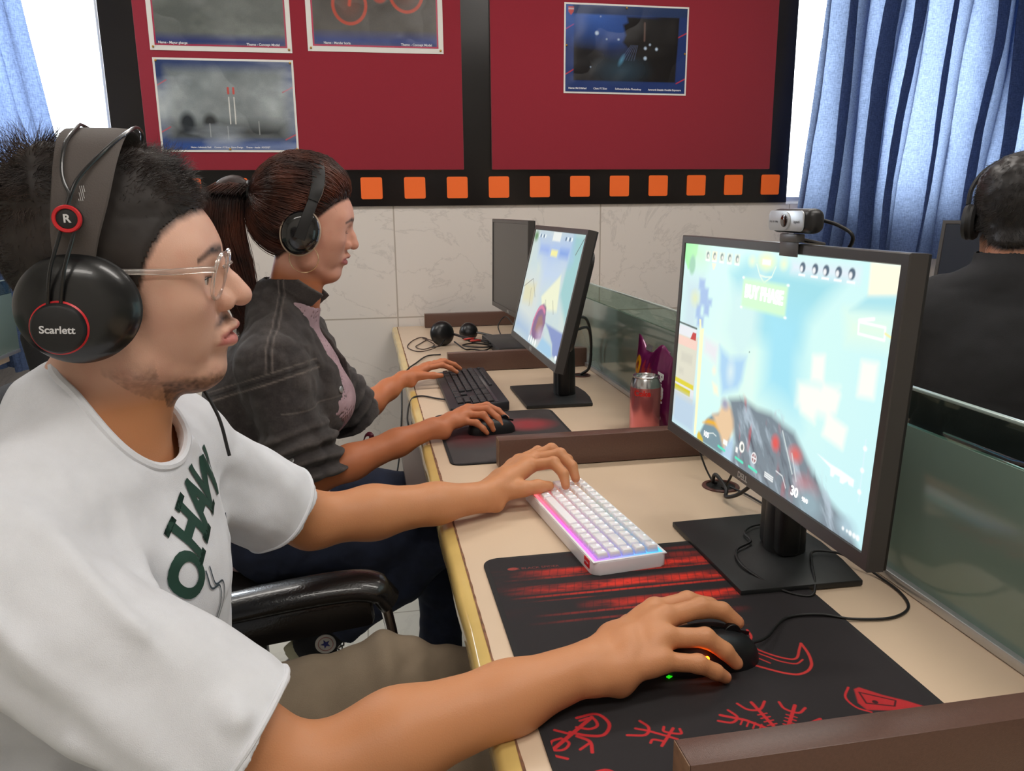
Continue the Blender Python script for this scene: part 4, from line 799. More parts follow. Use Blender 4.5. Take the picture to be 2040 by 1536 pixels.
cable('coiled_lead', [(.26, 2.85, .02), (.225, 2.80, .008), (.17, 2.78, .0025), (.135, 2.88, .0025), (.16, 3.02, .0025), (.20, 3.10, .0025), (.22, 3.05, .0025), (.19, 2.96, .0025), (.165, 2.88, .0030), (.19, 2.82, .003), (.235, 2.90, .003), (.22, 3.0, .0045), (.20, 3.08, .006), (.24, 3.0, .004), (.25, 2.94, .02)], .0018, 'thin coiled lead of the headset, left of it on the worktop', 7, M_TAN)
cable('tangled_lead', [(.30, 2.80, .03), (.33, 2.74, .012), (.36, 2.76, .006), (.40, 2.72, .008), (.43, 2.78, .012), (.38, 2.84, .014), (.33, 2.80, .016), (.36, 2.74, .018), (.42, 2.74, .016), (.46, 2.82, .010), (.42, 2.90, .008), (.36, 2.86, .02), (.40, 2.78, .022), (.45, 2.80, .02), (.50, 2.95, .01), (.52, 3.15, .03), (.56, 3.2, .06), (.56, 3.0, .05)], .0026, 'tangled black lead lying right of the headset', 7)
cable('red_lead', [(.34, 2.84, .030), (.36, 2.82, .036), (.38, 2.84, .032), (.36, 2.80, .030), (.385, 2.79, .034), (.40, 2.82, .026)], .0030, 'short knotted red lead in the tangle beside the headset', 6, M_RCAB)
o = obj('docking_box', box(B(), (0, 0, .014), (.13, .30, .026), .003), mat('box_grey_black', (50, 50, 52), .5, noise=.15, nscale=20), None, (.495, 2.80, 0), (0, 0, math.radians(3))); props(o, 'flat black box lying behind the tangled lead on the far place', 'electronic device')
cable('keyboard_lead', [(.188, 2.02, .006), (.165, 2.05, .004), (.13, 2.085, .004), (.103, 2.08, -.002), (.088, 2.03, -.03), (.090, 1.99, -.06), (.12, 1.97, -.12)], .0024, 'black lead of the office keyboard dropping over the desk edge')
cable('dangling_lead', [(.24, 2.70, .0035), (.19, 2.68, .0035), (.145, 2.56, .0035), (.112, 2.46, .003), (.092, 2.40, -.02), (.082, 2.3, -.10), (.066, 2.2, -.2), (.055, 2.15, -.24)], .0024, 'black lead hanging over the desk edge beside the woman\'s left hand')
# --- under the desk
M_TAUPE = mat('taupe_metal', (118, 108, 104), .5); M_DKM = mat('dark_metal', (20, 20, 22), .4)
tr_ = empty('pull_out_tray', (.10, 1.80, -.125), 'taupe pull-out tray under the woman\'s desk place', 'keyboard tray')
obj('board', box(B(), (.165, 0, 0), (.40, .56, .018), .002), M_TAUPE, tr_)
for y in (-.285, .285): obj('runner', box(B(), (.18, y, .045), (.36, .012, .075), .002), M_DKM, tr_)
pb = empty('plug_board', (.335, 1.20, -.45), 'white and black plug board fixed under the desk beside the divider panel', 'plug board')
b = B(); box(b, (0, .1, 0), (.05, .30, .03), .003); obj('housing', b, M_DKM, pb); b = B(); box(b, (-.035, .0, .01), (.03, .03, .03), .003); box(b, (-.03, .09, .0), (.02, .11, .012), .003); obj('white_plug', b, M_PAPER, pb)

# ================================================================ sculpting engine: blended distance fields meshed as one skin
def smin(a, b, k):
    h = np.clip(.5+.5*(b-a)/k, 0, 1); return b+(a-b)*h-k*h*(1-h)
def capd(p, a, b, ra, rb, flat=None):
    a, b = np.asarray(a, float), np.asarray(b, float); ab = b-a; ap = p-a; t = np.clip(ap@ab/max(ab@ab, 1e-12), 0, 1)
    v = ap-t[:, None]*ab
    if flat is not None: n, s = flat; n = np.asarray(n, float); n = n/np.linalg.norm(n); v = v+np.outer(v@n, n)*(s-1)
    return np.sqrt((v*v).sum(1))-(ra+(rb-ra)*t)
def elld(p, c, r, Rm=None):
    q = p-np.asarray(c, float)
    if Rm is not None: q = q@Rm                      # columns of Rm are the ellipsoid's axes
    r = np.asarray(r, float); k0 = np.sqrt(((q/r)**2).sum(1)); k1 = np.sqrt(((q/(r*r))**2).sum(1)); return np.where(k1 > 1e-9, k0*(k0-1)/np.maximum(k1, 1e-9), -r.min())
class Field:
    """list of primitives in order; op '+' smooth union, '-' smooth cut"""
    def __init__(s): s.L = []
    def cap(s, a, b, ra, rb=None, k=.012, op='+', flat=None):
        rb = ra if rb is None else rb; a, b = np.array(a, float), np.array(b, float)
        s.L.append((op, k, (a+b)/2, np.linalg.norm(b-a)/2+max(ra, rb)*1.02, lambda p: capd(p, a, b, ra, rb, flat))); return s
    def ell(s, c, r, k=.012, op='+', Rm=None):
        c = np.array(c, float); s.L.append((op, k, c, max(r), lambda p: elld(p, c, r, Rm))); return s
    def chain(s, pts, rs, k=.006, op='+', flat=None):
        for (a, b), (ra, rb) in zip(zip(pts, pts[1:]), zip(rs, rs[1:])): s.cap(a, b, ra, rb, k, op, flat)
        return s
    def fn(s, f, c, R, k=.01, op='+'): s.L.append((op, k, np.array(c, float), R, f)); return s
    def put(s, M, prims):                            # primitives given in a local frame
        R = np.array(M)[:3, :3]; t = np.array(M)[:3, 3]
        for op, k, c, rad, f in prims.L: s.L.append((op, k, R@c+t, rad, (lambda p, f=f: f((p-t)@R))))
        return s
    def __call__(s, p):
        d = np.full(len(p), 1.)
        lo, hi = p.min(0), p.max(0)
        for op, k, c, rad, f in s.L:
            # skip primitives far from this batch of points
            q = np.maximum(np.maximum(lo-c, c-hi), 0); gap = math.sqrt(float(q@q))-rad
            if gap > .06+k: continue
            e = f(p)
            d = smin(d, e, k) if op == '+' else -smin(-d, e, k)
        return d
def sdf_mesh(f, lo, hi, h, relax=1, thin=0):
    lo = np.array(lo, float); hi = np.array(hi, float); Nn = 8; n = np.ceil((hi-lo)/(h*Nn)).astype(int)
    bi = np.stack(np.meshgrid(*[np.arange(k) for k in n], indexing='ij'), -1).reshape(-1, 3)
    # recursive pick of the blocks near the surface
    S = 4; big = np.unique(bi//S, axis=0); HB = h*Nn*S; act = []
    for b in big:
        cc = (lo+(b+.5)*HB)[None]; 
        if f(cc)[0] > HB*.90+.03: continue
        sub = np.stack(np.meshgrid(*[np.arange(S)]*3, indexing='ij'), -1).reshape(-1, 3)+b*S; sub = sub[(sub < n).all(1)]
        if len(sub) == 0: continue
        d = f(lo+(sub+.5)*h*Nn); act.append(sub[np.abs(d) < h*Nn*.95+.004+thin])
    act = np.concatenate(act)
    g = np.stack(np.meshgrid(*[np.arange(Nn+1)]*3, indexing='ij'), -1).reshape(-1, 3)
    D = np.empty((len(act), Nn+1, Nn+1, Nn+1), np.float32)
    for i, b in enumerate(act): D[i] = f(lo+(b*Nn+g)*h).reshape(Nn+1, Nn+1, Nn+1)
    ins = D < 0
    cnt = np.zeros((len(act), Nn, Nn, Nn), np.int8); pos = np.zeros((len(act), Nn, Nn, Nn, 3), np.float32); ne = np.zeros((len(act), Nn, Nn, Nn), np.float32)
    sl = lambda o: slice(o, Nn+o)
    for ax in range(3):
        oth = [a for a in range(3) if a != ax]
        for u in (0, 1):
            for v in (0, 1):
                o0 = [0, 0, 0]; o0[oth[0]] = u; o0[oth[1]] = v; o1 = list(o0); o1[ax] = 1
                A = D[:, sl(o0[0]), sl(o0[1]), sl(o0[2])]; Bq = D[:, sl(o1[0]), sl(o1[1]), sl(o1[2])]; ch = (A < 0) != (Bq < 0)
                t = np.where(ch, A/np.where(ch, A-Bq, 1), 0); P_ = np.zeros(pos.shape, np.float32)
                for a in range(3): P_[..., a] = (t if a == ax else o0[a])
                pos += P_*ch[..., None]; ne += ch
    m = ne > 0; idx = np.argwhere(m); pv = pos[m]/ne[m][:, None]
    gc = act[idx[:, 0]]*Nn+idx[:, 1:]; V = lo+(gc+pv)*h
    dim = n*Nn+2; key = (gc[:, 0]*dim[1]+gc[:, 1])*dim[2]+gc[:, 2]; order = np.argsort(key); ks = key[order]
    def look(c):
        kk = (c[:, 0]*dim[1]+c[:, 1])*dim[2]+c[:, 2]; j = np.searchsorted(ks, kk); j = np.minimum(j, len(ks)-1); ok = ks[j] == kk; return order[j], ok
    F = []
    for ax in range(3):
        o1 = [0, 0, 0]; o1[ax] = 1; A = ins[:, :Nn, :Nn, :Nn]; Bq = ins[:, sl(o1[0]), sl(o1[1]), sl(o1[2])]; e = np.argwhere(A != Bq); s_ = A[A != Bq]
        c = act[e[:, 0]]*Nn+e[:, 1:]; u, v = [(1, 2), (2, 0), (0, 1)][ax]; q = []; okk = np.ones(len(c), bool)
        for du, dv in ((0, 0), (1, 0), (1, 1), (0, 1)):
            cc = c.copy(); cc[:, u] -= du; cc[:, v] -= dv; j, ok = look(cc); okk &= ok & (cc >= 0).all(1); q.append(j)
        q = np.stack(q, 1)[okk]; s_ = s_[okk]; q[~s_] = q[~s_][:, ::-1]; F.append(q)
    F = np.concatenate(F)
    used = np.zeros(len(V), bool); used[F.ravel()] = True; mp = np.cumsum(used)-1; V = V[used]; F = mp[F]
    for _ in range(relax):
        acc = np.zeros_like(V); w = np.zeros(len(V))
        for a in range(4):
            for b in (1, 3): np.add.at(acc, F[:, a], V[F[:, (a+b) % 4]]); np.add.at(w, F[:, a], 1)
        V = V*.5+.5*acc/np.maximum(w, 1)[:, None]
    return V, F
def nmap(M): return np.array(M)
def to_local(V, M): A = np.array(M); return (V-A[:3, 3])@A[:3, :3]
def from_local(P, M): A = np.array(M); return np.asarray(P)@A[:3, :3].T+A[:3, 3]
def head_frame(c, yaw, pitch=0, roll=0):
    return Matrix.Translation((c[0], c[1], c[2]+T)) @ RZ(math.degrees(yaw)) @ RY(-math.degrees(pitch)) @ RX(math.degrees(roll))
def head_prims(P):
    """skull, face, jaw and neck stump; x forward, y left, z up, metres; P: proportions"""
    g = Field(); s = P.get('s', 1); q = lambda *v: tuple(a*s for a in v); z = lambda r: r*s
    g.ell(q(-.008, 0, .042), q(.092, .075, .086), .02)
    g.ell(q(.040, 0, .040), q(.0535, .060, .048), .02)
    g.ell(q(.038, 0, -.022), q(.050, .058, .066), .02)
    fz = P.get('jaw', -.088); fx = P.get('chinx', .070)
    for sgn in (-1, 1):
        g.cap(q(.004, sgn*.056, -.040), q(.012, sgn*.050, -.068), z(.016), z(.016), .018)
        g.cap(q(.012, sgn*.048, -.068), q(fx-.006, sgn*.012, fz), z(.017), z(.016), .016)
        g.ell(q(.060, sgn*.044, -.012), q(.021, .019, .019), .016)
        g.cap(q(.080, sgn*.012, .038), q(.066, sgn*.046, .036), z(.011), z(.009), .014)
        g.ell(q(.040, sgn*.056, .012), q(.024, .012, .03), .016)
        g.ell(q(.061, sgn*.028, -.050), q(.019, .018, .026), .014)
    g.ell(q(fx, 0, fz), q(.0190, .022, .0170), .016)
    g.cap(q(.050, 0, -.092), q(.004, 0, -.088), z(.018), z(.030), .02)
    for sgn in (-1, 1): g.ell(q(.036, sgn*.034, -.012), q(.044, .032, .052), .02); g.ell(q(.046, sgn*.040, .026), q(.032, .022, .030), .02)
    g.cap(q(fx+.0095, 0, -.066), q(fx+.004, 0, -.080), z(.0125), z(.013), .014)
    for sgn in (-1, 1): g.ell(q(.1015, sgn*.033, .010), q(.0185, .017, .0115), .012, '-')
    n = P.get('nose', dict())
    bx, tx, tz = n.get('bridge', .092), n.get('tip', .1105), n.get('tipz', -.0135)
    g.cap(q(bx-.006, 0, .026), q(tx-.008, 0, .001), z(.0085), z(.0098), .010); g.ell(q(tx, 0, tz), q(.0112, .0125, .0108), .008); g.cap(q(tx-.008, 0, .002), q(tx-.001, 0, tz+.001), z(.0088), z(.0095), .008)
    for sgn in (-1, 1): g.ell(q(tx-.0165, sgn*.0140, tz-.0055), q(.0120, .0080, .0100), .0035); g.cap(q(bx-.008, sgn*.007, .010), q(tx-.018, sgn*.010, tz), z(.0070), z(.008), .008)
    for sgn in (-1, 1): g.ell(q(tx-.0120, sgn*.0090, tz-.0150), q(.0078, .0042, .0050), .002, '-')
    m = P.get('mouth', dict()); mz = m.get('z', -.0487); mx = m.get('x', .094); op = m.get('open', .0016)
    g.ell(q(mx-.013, 0, mz+.001), q(.0140, .0280, .021), .010)
    g.cap(q(mx-.001, 0, mz+.018), q(mx+.003, 0, mz+.010), z(.005), z(.0045), .006)
    for sgn in (-1, 1):
        g.chain([q(mx+.0075, 0, mz+.0070+op*.4), q(mx+.0055, sgn*.009, mz+.0070+op*.4), q(mx-.0020, sgn*.018, mz+.0010), q(mx-.0105, sgn*.0252, mz-.0062)], [z(.0052), z(.0050), z(.0042), z(.0026)], .003)
        g.chain([q(mx+.0035, 0, mz-.0078-op*.4), q(mx+.0025, sgn*.009, mz-.0078-op*.4), q(mx-.0030, sgn*.0175, mz-.0082), q(mx-.0105, sgn*.0248, mz-.0074)], [z(.0064), z(.0060), z(.0048), z(.0026)], .003)
    g.chain([q(mx-.012, -.0248, mz-.0068), q(mx+.008, -.012, mz-.0018), q(mx+.0135, 0, mz), q(mx+.008, .012, mz-.0018), q(mx-.012, .0248, mz-.0068)], [z(.0004), z(.0010+op*.2), z(.0012+op*.2), z(.0010+op*.2), z(.0004)], .0022, '-')
    lid = P.get('lid', 1)
    for sgn in (-1, 1):
        e = q(.0705, sgn*.0325, .0100); g.ell(e, q(.0142, .0150, .0138), .005)
        # slit between the lids
        a = lid; g.cap(q(.0865, sgn*.0255, .0085-a*.0015), q(.0810, sgn*.0425, .0085-a*.001), z(.0030), z(.0026), .0020, '-', ((0, 0, 1), 1.0/max(.25, P.get('slit', .8))))
        g.cap(q(.0845, sgn*.024, .0155), q(.0770, sgn*.0445, .0150), z(.0030), z(.0026), .004)
    for sgn in (-1, 1):                              # ears
        R_ = np.array((RZ(sgn*18) @ RY(-12)).to_3x3()); g.ell(q(-.004, sgn*.0765, .002), q(.016, .0055, .029), .006, '+', R_); g.ell(q(.000, sgn*.0815, .000), q(.008, .005, .014), .004, '-', R_)
    return g
def hand_prims(g, wrist, mcps, fingers, thumb, rw=.026, k=.011, palm=.0135, fr=1.0, up=(0, 0, 1), heel=None):
    """wrist point, four knuckles (index..little), each finger = PIP, DIP, tip; thumb = base, MCP, IP, tip"""
    W_ = np.array(wrist, float); M_ = [np.array(m, float) for m in mcps]
    for i, m in enumerate(M_):
        b = W_+(M_[1]-W_)*.12+(m-M_[1])*.42; g.cap(b, m, palm*1.05, palm*(.86, .90, .86, .80)[i], k)
    for i in range(3): g.cap(W_*.5+M_[i]*.5, W_*.5+M_[i+1]*.5, palm, palm, k); g.cap(M_[i]*.85+W_*.15, M_[i+1]*.85+W_*.15, palm*.8, palm*.8, k)
    tb = np.array(thumb[0], float); g.cap(W_*.75+tb*.25, tb, palm*1.05, palm*1.1, .014); g.chain([tb, thumb[1], thumb[2], thumb[3]], [.0155*fr, .0118*fr, .0102*fr, .0078*fr], .007)
    g.cap(np.array(thumb[1], float)*.6+tb*.4, M_[0]*.72+W_*.28, .0085, .0095, .012)
    if heel is not None: g.cap(W_, heel, .018, .015, .014)
    for i, f in enumerate(fingers):
        r = (.0088, .0092, .0086, .0078)[i]*fr; m = M_[i]; g.cap(m*.75+W_*.25, m, r*1.1, r*1.12, .006)
        g.chain([m, *f], [r*1.14, r*1.04, r*.93, r*.76], .0035)
        g.ell(np.array(f[0]), (r*1.08,)*3, .004); g.ell(m+np.array(up)*.001, (r*1.2,)*3, .006)
    return g

# ---------------------------------------------------------------- strands for hair
def strands(roots, dirs, lengths, widths, grav, curl=0, seg=5, seed=0, lift=None, target=None, turb=.15, tfreq=30):
    """one thin three-sided tapering tube per strand; returns V, F (quads)"""
    rng = np.random.RandomState(seed); n = len(roots); P = np.array(roots, float).copy(); d = np.array(dirs, float); d /= np.linalg.norm(d, axis=1)[:, None]; pts = [P.copy()]; st = (lengths/seg)[:, None]
    ph = rng.rand(n)*6.28
    for s in range(seg):
        w = np.stack([fbm2(P[:, 0]*tfreq, P[:, 1]*tfreq, seed+11*a, 2, P[:, 2]*tfreq)-.5 for a in range(3)], 1)
        d = d+np.asarray(grav)*(s+1)/seg*.5+w*turb*2+curl*np.stack([np.sin(ph+s*1.9), np.cos(ph+s*1.9), np.sin(ph*2+s*1.3)*.5], 1); d /= np.linalg.norm(d, axis=1)[:, None]
        P = P+d*st; pts.append(P.copy())
    pts = np.stack(pts, 1)
    return tubes3(pts, widths)
def tubes3(pts, widths):
    n, m, _ = pts.shape; dd = np.gradient(pts, axis=1); dd /= np.linalg.norm(dd, axis=2)[..., None]+1e-9
    up = np.where(np.abs(dd[..., 2:3]) < .9, np.array([0, 0, 1.]), np.array([1., 0, 0])); a = np.cross(dd, up); a /= np.linalg.norm(a, axis=2)[..., None]+1e-9; b = np.cross(dd, a)
    tp = np.linspace(1, .25, m)[None, :, None]*np.asarray(widths).reshape(-1, 1, 1); V = []
    for k in range(3): t = 2*math.pi*k/3; V.append(pts+(a*math.cos(t)+b*math.sin(t))*tp)
    V = np.stack(V, 2).reshape(-1, 3); base = (np.arange(n)*m*3)[:, None, None]; i = np.arange(m-1)[None, :, None]*3; k = np.arange(3)[None, None, :]
    F = np.stack([base+i+k, base+i+(k+1) % 3, base+i+3+(k+1) % 3, base+i+3+k], -1).reshape(-1, 4); return V, F
def hair_mat(name, c1, c2, rough=.38, spec=.5):
    m = mat(name, c1, rough, spec=spec); nt = m.node_tree; p = nt.nodes['Principled BSDF']; tc = nt.nodes.new('ShaderNodeTexCoord'); n = nt.nodes.new('ShaderNodeTexNoise'); n.inputs['Scale'].default_value = 16; nt.links.new(tc.outputs['Object'], n.inputs[0])
    r = nt.nodes.new('ShaderNodeValToRGB'); r.color_ramp.elements[0].position = .35; r.color_ramp.elements[0].color = (*L3(*c1), 1); r.color_ramp.elements[1].position = .7; r.color_ramp.elements[1].color = (*L3(*c2), 1); nt.links.new(n.outputs[0], r.inputs[0]); nt.links.new(r.outputs[0], p.inputs['Base Color']); return m
def skin_paint(V, M, base, body, dark, opt):
    """colours that belong to the skin itself: lips, brows, beard, scalp"""
    q = to_local(V, M)/opt.get('s', 1); x, y, z = q.T; ay = np.abs(y); C = np.tile(lin(body), (len(V), 1)).astype(float)
    def mix(a, col): nonlocal C; a = np.clip(a, 0, 1)[:, None]; C = C*(1-a)+lin(col)*a
    onh = np.clip((z+.115)/.03, 0, 1)*np.clip(1-(np.linalg.norm(q-[0, 0, .01], axis=1)-.15)/.02, 0, 1); mix(onh, base)
    n1 = fbm2(x*60, y*60, 3, 4, z*60); mix(onh*np.clip(n1-.45, 0, 1)*.5, opt.get('ruddy', (200, 120, 100)))
    mix(onh*np.exp(-((x-.112)/.014)**2-(y/.012)**2-((z+.014)/.012)**2)*.4, opt.get('ruddy', (200, 120, 100))); mix(onh*np.exp(-((ay-.045)/.016)**2-((z+.02)/.018)**2)*(x > .03)*.22, opt.get('ruddy', (200, 120, 100)))
    mz = opt.get('mz', -.0487); mx = opt.get('mx', .094)
    ml = mz-.0066*(ay/.0245)**1.4; lipz = np.where(z > ml, (z-ml)/(.0122-ay*.20), (ml-z)/(.0145-ay*.34)); lip = np.clip((1.0-lipz)*4, 0, 1)*np.clip((.0265-ay)*300, 0, 1)*(x > mx-.018); mix(lip*.85*onh, opt.get('lip', (176, 98, 96)))
    if opt.get('stubble'):
        n2 = fbm2(x*260, y*260, 8, 3, z*260)
        mus = np.clip(1-np.abs(z-(mz+.0175-ay*.25))/.0065, 0, 1)*np.clip((.035-ay)*90, 0, 1)*np.clip((ay-.0025)*400, .35, 1)*(x > .06); mix(mus*(.62+.9*(n2-.3))*onh, dark)
        jl = (np.linalg.norm(q-[.03, 0, -.03], axis=1) < .088)*np.clip((-.078-.12*np.clip(.06-x, 0, 1)-z+.02*(x < .03))/.018, 0, 1)*(x > -.02)*.75; mix(jl*(.2+.8*(n2-.3)), dark); mix((np.linalg.norm(q-[.03, 0, -.03], axis=1) < .095)*np.clip((-.088-z)/.008, 0, 1)*(x > .03)*(.5+.8*(n2-.4)), dark)
        mix(np.clip(1-np.abs(z-(mz-.019))/.004, 0, 1)*np.clip((.008-ay)*300, 0, 1)*(x > .06)*.5, dark)
        sb = np.clip(1-np.abs(x-.020)/.014, 0, 1)*np.clip((z+.05)/.03, 0, 1)*(z < .03)*(ay > .05); mix(sb*(.3+.8*(n2-.4)), dark)
    if opt.get('brow', 1):
        t = (ay-.009)/.048; bz = .0375+.006*np.sin(np.clip(t, 0, 1)*2.8)-.011*np.clip(t, 0, 1); wd = .0064*(1-.55*np.clip(t, 0, 1))
        n3 = fbm2(x*300, y*120, 5, 3, z*300); br = np.clip(1.35-np.abs(z-bz)/wd, 0, 1)*(t > -.02)*(t < 1.0)*(x > .035); mix(br*(.55+.7*n3)*opt.get('browa', 1), opt.get('browc', dark))
    lash = np.clip(1-np.abs(z-.0118)/.0018, 0, 1)*(ay > .022)*(ay < .046)*(x > .07); mix(lash*.75, (40, 26, 22))
    hl = opt['hairline'](x, ay, z)*(np.linalg.norm((q-[-.01, 0, .03])/[1, .9, 1.05], axis=1) < .125); n4 = fbm2(x*200, y*200, 2, 3, z*200); mix(np.clip(hl+(n4-.5)*.5*(hl > .02), 0, 1), dark)
    return C

# ================================================================ the seated man
M_SKIN = paint_mat('skin', .46, spec=.38, bump=.16, bscale=700, sss=.12)
M_SHIRT = mat('white_tshirt_cotton', (226, 228, 234), .9, noise=.03, nscale=40, bump=.35, bscale=1300, sheen=.2)
def vnormals(V, F):
    fn = np.cross(V[F[:, 2]]-V[F[:, 0]], V[F[:, 3]]-V[F[:, 1]]); N = np.zeros_like(V)
    for k in range(4): np.add.at(N, F[:, k], fn)
    return N/(np.linalg.norm(N, axis=1)[:, None]+1e-12)
def up_T(P): return [np.array([p[0], p[1], p[2]+T]) for p in P]
def v3(x, y, z): return np.array([x, y, z+T], float)
def folds(p, seed, amp, fx=9, sharp=1.6):
    a = fbm2(p[:, 0]*fx, p[:, 1]*fx, seed, 3, p[:, 2]*fx); return amp*(np.abs(a-.5)*2)**sharp
man = empty('person', (-.31, .86, -.30), 'seated young man in white t-shirt with large black headphones and clear glasses, nearest the camera', 'person')
MP = np.array([-.31, .86, -.30+T])
HM = head_frame((-.243, .861, .424), math.radians(5))
man_par = dict(jaw=-.0875, chinx=.0690, slit=1.7, lid=.7, nose=dict(bridge=.0925, tip=.1105, tipz=-.0105))
Rsh, Lsh = v3(-.325, .665, .205), v3(-.255, .995, .215); Rel, Lel = v3(-.085, .635, -.002), v3(-.098, 1.115, .055)
LAT = (Lsh-Rsh)/np.linalg.norm(Lsh-Rsh); FWD = np.array([LAT[1], -LAT[0], 0])
TR = np.stack([FWD, LAT, np.cross(FWD, LAT)], 1)
def torso(g, o=0., belly=0.):
    g.ell(v3(-.305, .850, .095), (.114+o, .165+o, .155+o), .05, '+', TR); g.cap(Rsh+LAT*.02, Lsh-LAT*.02, .056+o, .056+o, .05)
    g.ell(v3(-.325, .855, -.055), (.108+o+belly, .150+o, .15+o), .05, '+', TR); g.ell(v3(-.325, .86, -.20), (.125+o, .165+o, .12+o), .05, '+', TR)
    g.cap(v3(-.305, .845, .290), Rsh*.6+v3(-.31, .85, .27)*.4, .040+o, .045+o, .04); g.cap(v3(-.305, .845, .290), Lsh*.6+v3(-.31, .85, .27)*.4, .040+o, .045+o, .04)
g = Field(); torso(g)
g.cap(v3(-.262, .857, .355), v3(-.305, .848, .235), .052, .061, .03); g.cap(v3(-.235, .862, .335), v3(-.262, .855, .24), .030, .036, .03)
g.put(HM, head_prims(man_par))
# arms
Rwr, Lwr = v3(.205, .700, .037), v3(.165, 1.208, .036)
g.chain([Rsh, Rsh*.45+Rel*.55, Rel], [.052, .049, .043], .03); g.chain([Rel, Rel*.68+Rwr*.32+np.array([0, 0, .004]), Rel*.3+Rwr*.7, Rwr], [.0425, .0445, .0345, .0265], .02, '+', ((0, .15, 1), 1.06))
g.chain([Lsh, Lsh*.45+Lel*.55, Lel], [.052, .048, .040], .03); g.chain([Lel, Lel*.66+Lwr*.34, Lel*.28+Lwr*.72, Lwr], [.0395, .0415, .0325, .0262], .02, '+', ((0, .1, 1), 1.06))
hand_prims(g, Rwr, [v3(.302, .768, .054), v3(.303, .742, .058), v3(.294, .713, .052), v3(.281, .690, .040)],
           [[v3(.345, .777, .056), v3(.372, .775, .048), v3(.386, .768, .042)], [v3(.350, .752, .060), v3(.376, .751, .054), v3(.392, .745, .041)],
            [v3(.338, .711, .048), v3(.358, .704, .034), v3(.371, .702, .019)], [v3(.320, .687, .034), v3(.340, .687, .022), v3(.353, .690, .012)]],
           [v3(.245, .745, .036), v3(.280, .785, .026), v3(.318, .795, .018), v3(.345, .790, .014)], heel=v3(.235, .688, .022), fr=1.14, palm=.0150)
hand_prims(g, Lwr, [v3(.262, 1.268, .064), v3(.274, 1.295, .066), v3(.268, 1.318, .060), v3(.255, 1.335, .052)],
           [[v3(.299, 1.247, .074), v3(.311, 1.226, .060), v3(.312, 1.214, .043)], [v3(.318, 1.278, .078), v3(.334, 1.256, .062), v3(.337, 1.243, .044)],
            [v3(.312, 1.318, .076), v3(.338, 1.300, .060), v3(.346, 1.290, .043)], [v3(.292, 1.342, .066), v3(.312, 1.334, .054), v3(.320, 1.328, .042)]],
           [v3(.205, 1.228, .036), v3(.240, 1.222, .040), v3(.266, 1.224, .041), v3(.286, 1.226, .040)], heel=v3(.192, 1.214, .020), fr=1.10, palm=.0145)
V, F = sdf_mesh(g, (-.47, .56, T-.34), (.42, 1.40, T+.58), .0023)
def man_hair(x, ay, z):
    zl = np.interp(x, [-.12, -.09, -.05, -.02, .005, .018, .034, .048, .062, .078, .095], [-.060, -.066, -.050, -.030, -.022, -.020, .028, .052, .066, .074, .077]); return np.clip((z-zl)/.018, 0, 1)
man_hair_p = lambda x, ay, z: np.clip(man_hair(x, ay, z+.004)*1.9, 0, .93)
C = skin_paint(V, HM, (218, 172, 150), (198, 136, 94), (46, 34, 30), dict(hairline=man_hair_p, stubble=1, lip=(186, 104, 100)))
q = to_local(V, HM); rb = fbm2(V[:, 0]*14, V[:, 1]*14, 4, 3, V[:, 2]*14); C *= (.97+.06*rb)[:, None]
# the hands are a little redder over the knuckles and fingertips
for c0 in ([.395, .745, .041+T], [.371, .702, .019+T], [.353, .690, .012+T], [.312, 1.214, .043+T], [.337, 1.243, .044+T]):
    a = np.exp(-((V-np.array(c0))**2).sum(1)/.010**2)[:, None]*.35; C = C*(1-a)+lin((206, 116, 90))*a
body = obj_np('body', V-MP, F, M_SKIN, man, col=C)
NV = vnormals(V, F)
# hair: a cap that hugs the scalp, then single strands
def hair_cap(name, V, F, NV, M, cover, thick, m, parent, P0, col_noise=.4, s=1):
    q = to_local(V, M)/s; x, y, z = q.T; ay = np.abs(y); cv = cover(x, ay, z); near = (np.linalg.norm(q-[0, 0, .03], axis=1) < .16) & (cv > .30)
    fm = near[F].all(1); Fh = F[fm]; idx = np.unique(Fh); mp = np.full(len(V), -1); mp[idx] = np.arange(len(idx)); th = thick(x[idx], ay[idx], z[idx])*np.clip(cv[idx]*1.4-.4, 0, 1)
    nz = fbm2(x[idx]*45, y[idx]*45, 6, 3, z[idx]*45); nz2 = fbm2(x[idx]*160, y[idx]*160, 9, 2, z[idx]*160); Nn = NV[idx]
    Vh = V[idx]+Nn*(th*(.72+.55*(nz-.5)*2*col_noise+.35*(nz2-.5)*col_noise)+.0006)[:, None]; o = obj_np(name, Vh-P0, mp[Fh], m, parent); return o, Vh, Nn, q[idx], cv[idx]
M_MHAIR = hair_mat('black_brown_hair', (30, 24, 22), (44, 35, 31), .6); M_MHAIR2 = hair_mat('hair_ends', (36, 28, 26), (84, 68, 60), .42)
def man_thick(x, ay, z):
    top = np.clip((z-.07)/.05, 0, 1); return (1-.42*np.exp(-((x+.012)/.030)**4)*(ay < .09))*(.0035+.018*top+.012*top*np.clip((-x)/.08, 0, 1)+.010*np.clip((.02-x)/.1, 0, 1)*np.clip((z+.02)/.06, 0, 1)+.010*top*np.clip(x/.08, 0, 1))
hair, Vh, Nh, qh, cvh = hair_cap('hair', V, F, NV, HM, man_hair, man_thick, M_MHAIR, man, MP)
rng = np.random.RandomState(3); sel = rng.choice(len(Vh), 18000); x, y, z = qh[sel].T; topf = np.clip((z-.06)/.05, 0, 1)
R3 = np.array(HM)[:3, :3]; comb = np.stack([np.where(topf > .4, .9, .25), .15*np.sign(y), np.where(topf > .4, .25, -.75)], 1)
comb[:, 0] = np.where(x < -.05, comb[:, 0]*.0-.25, comb[:, 0]); comb = comb@R3.T
dirs = Nh[sel]*(.18+.30*topf[:, None])+comb*.8+rng.normal(0, .16, (len(sel), 3))
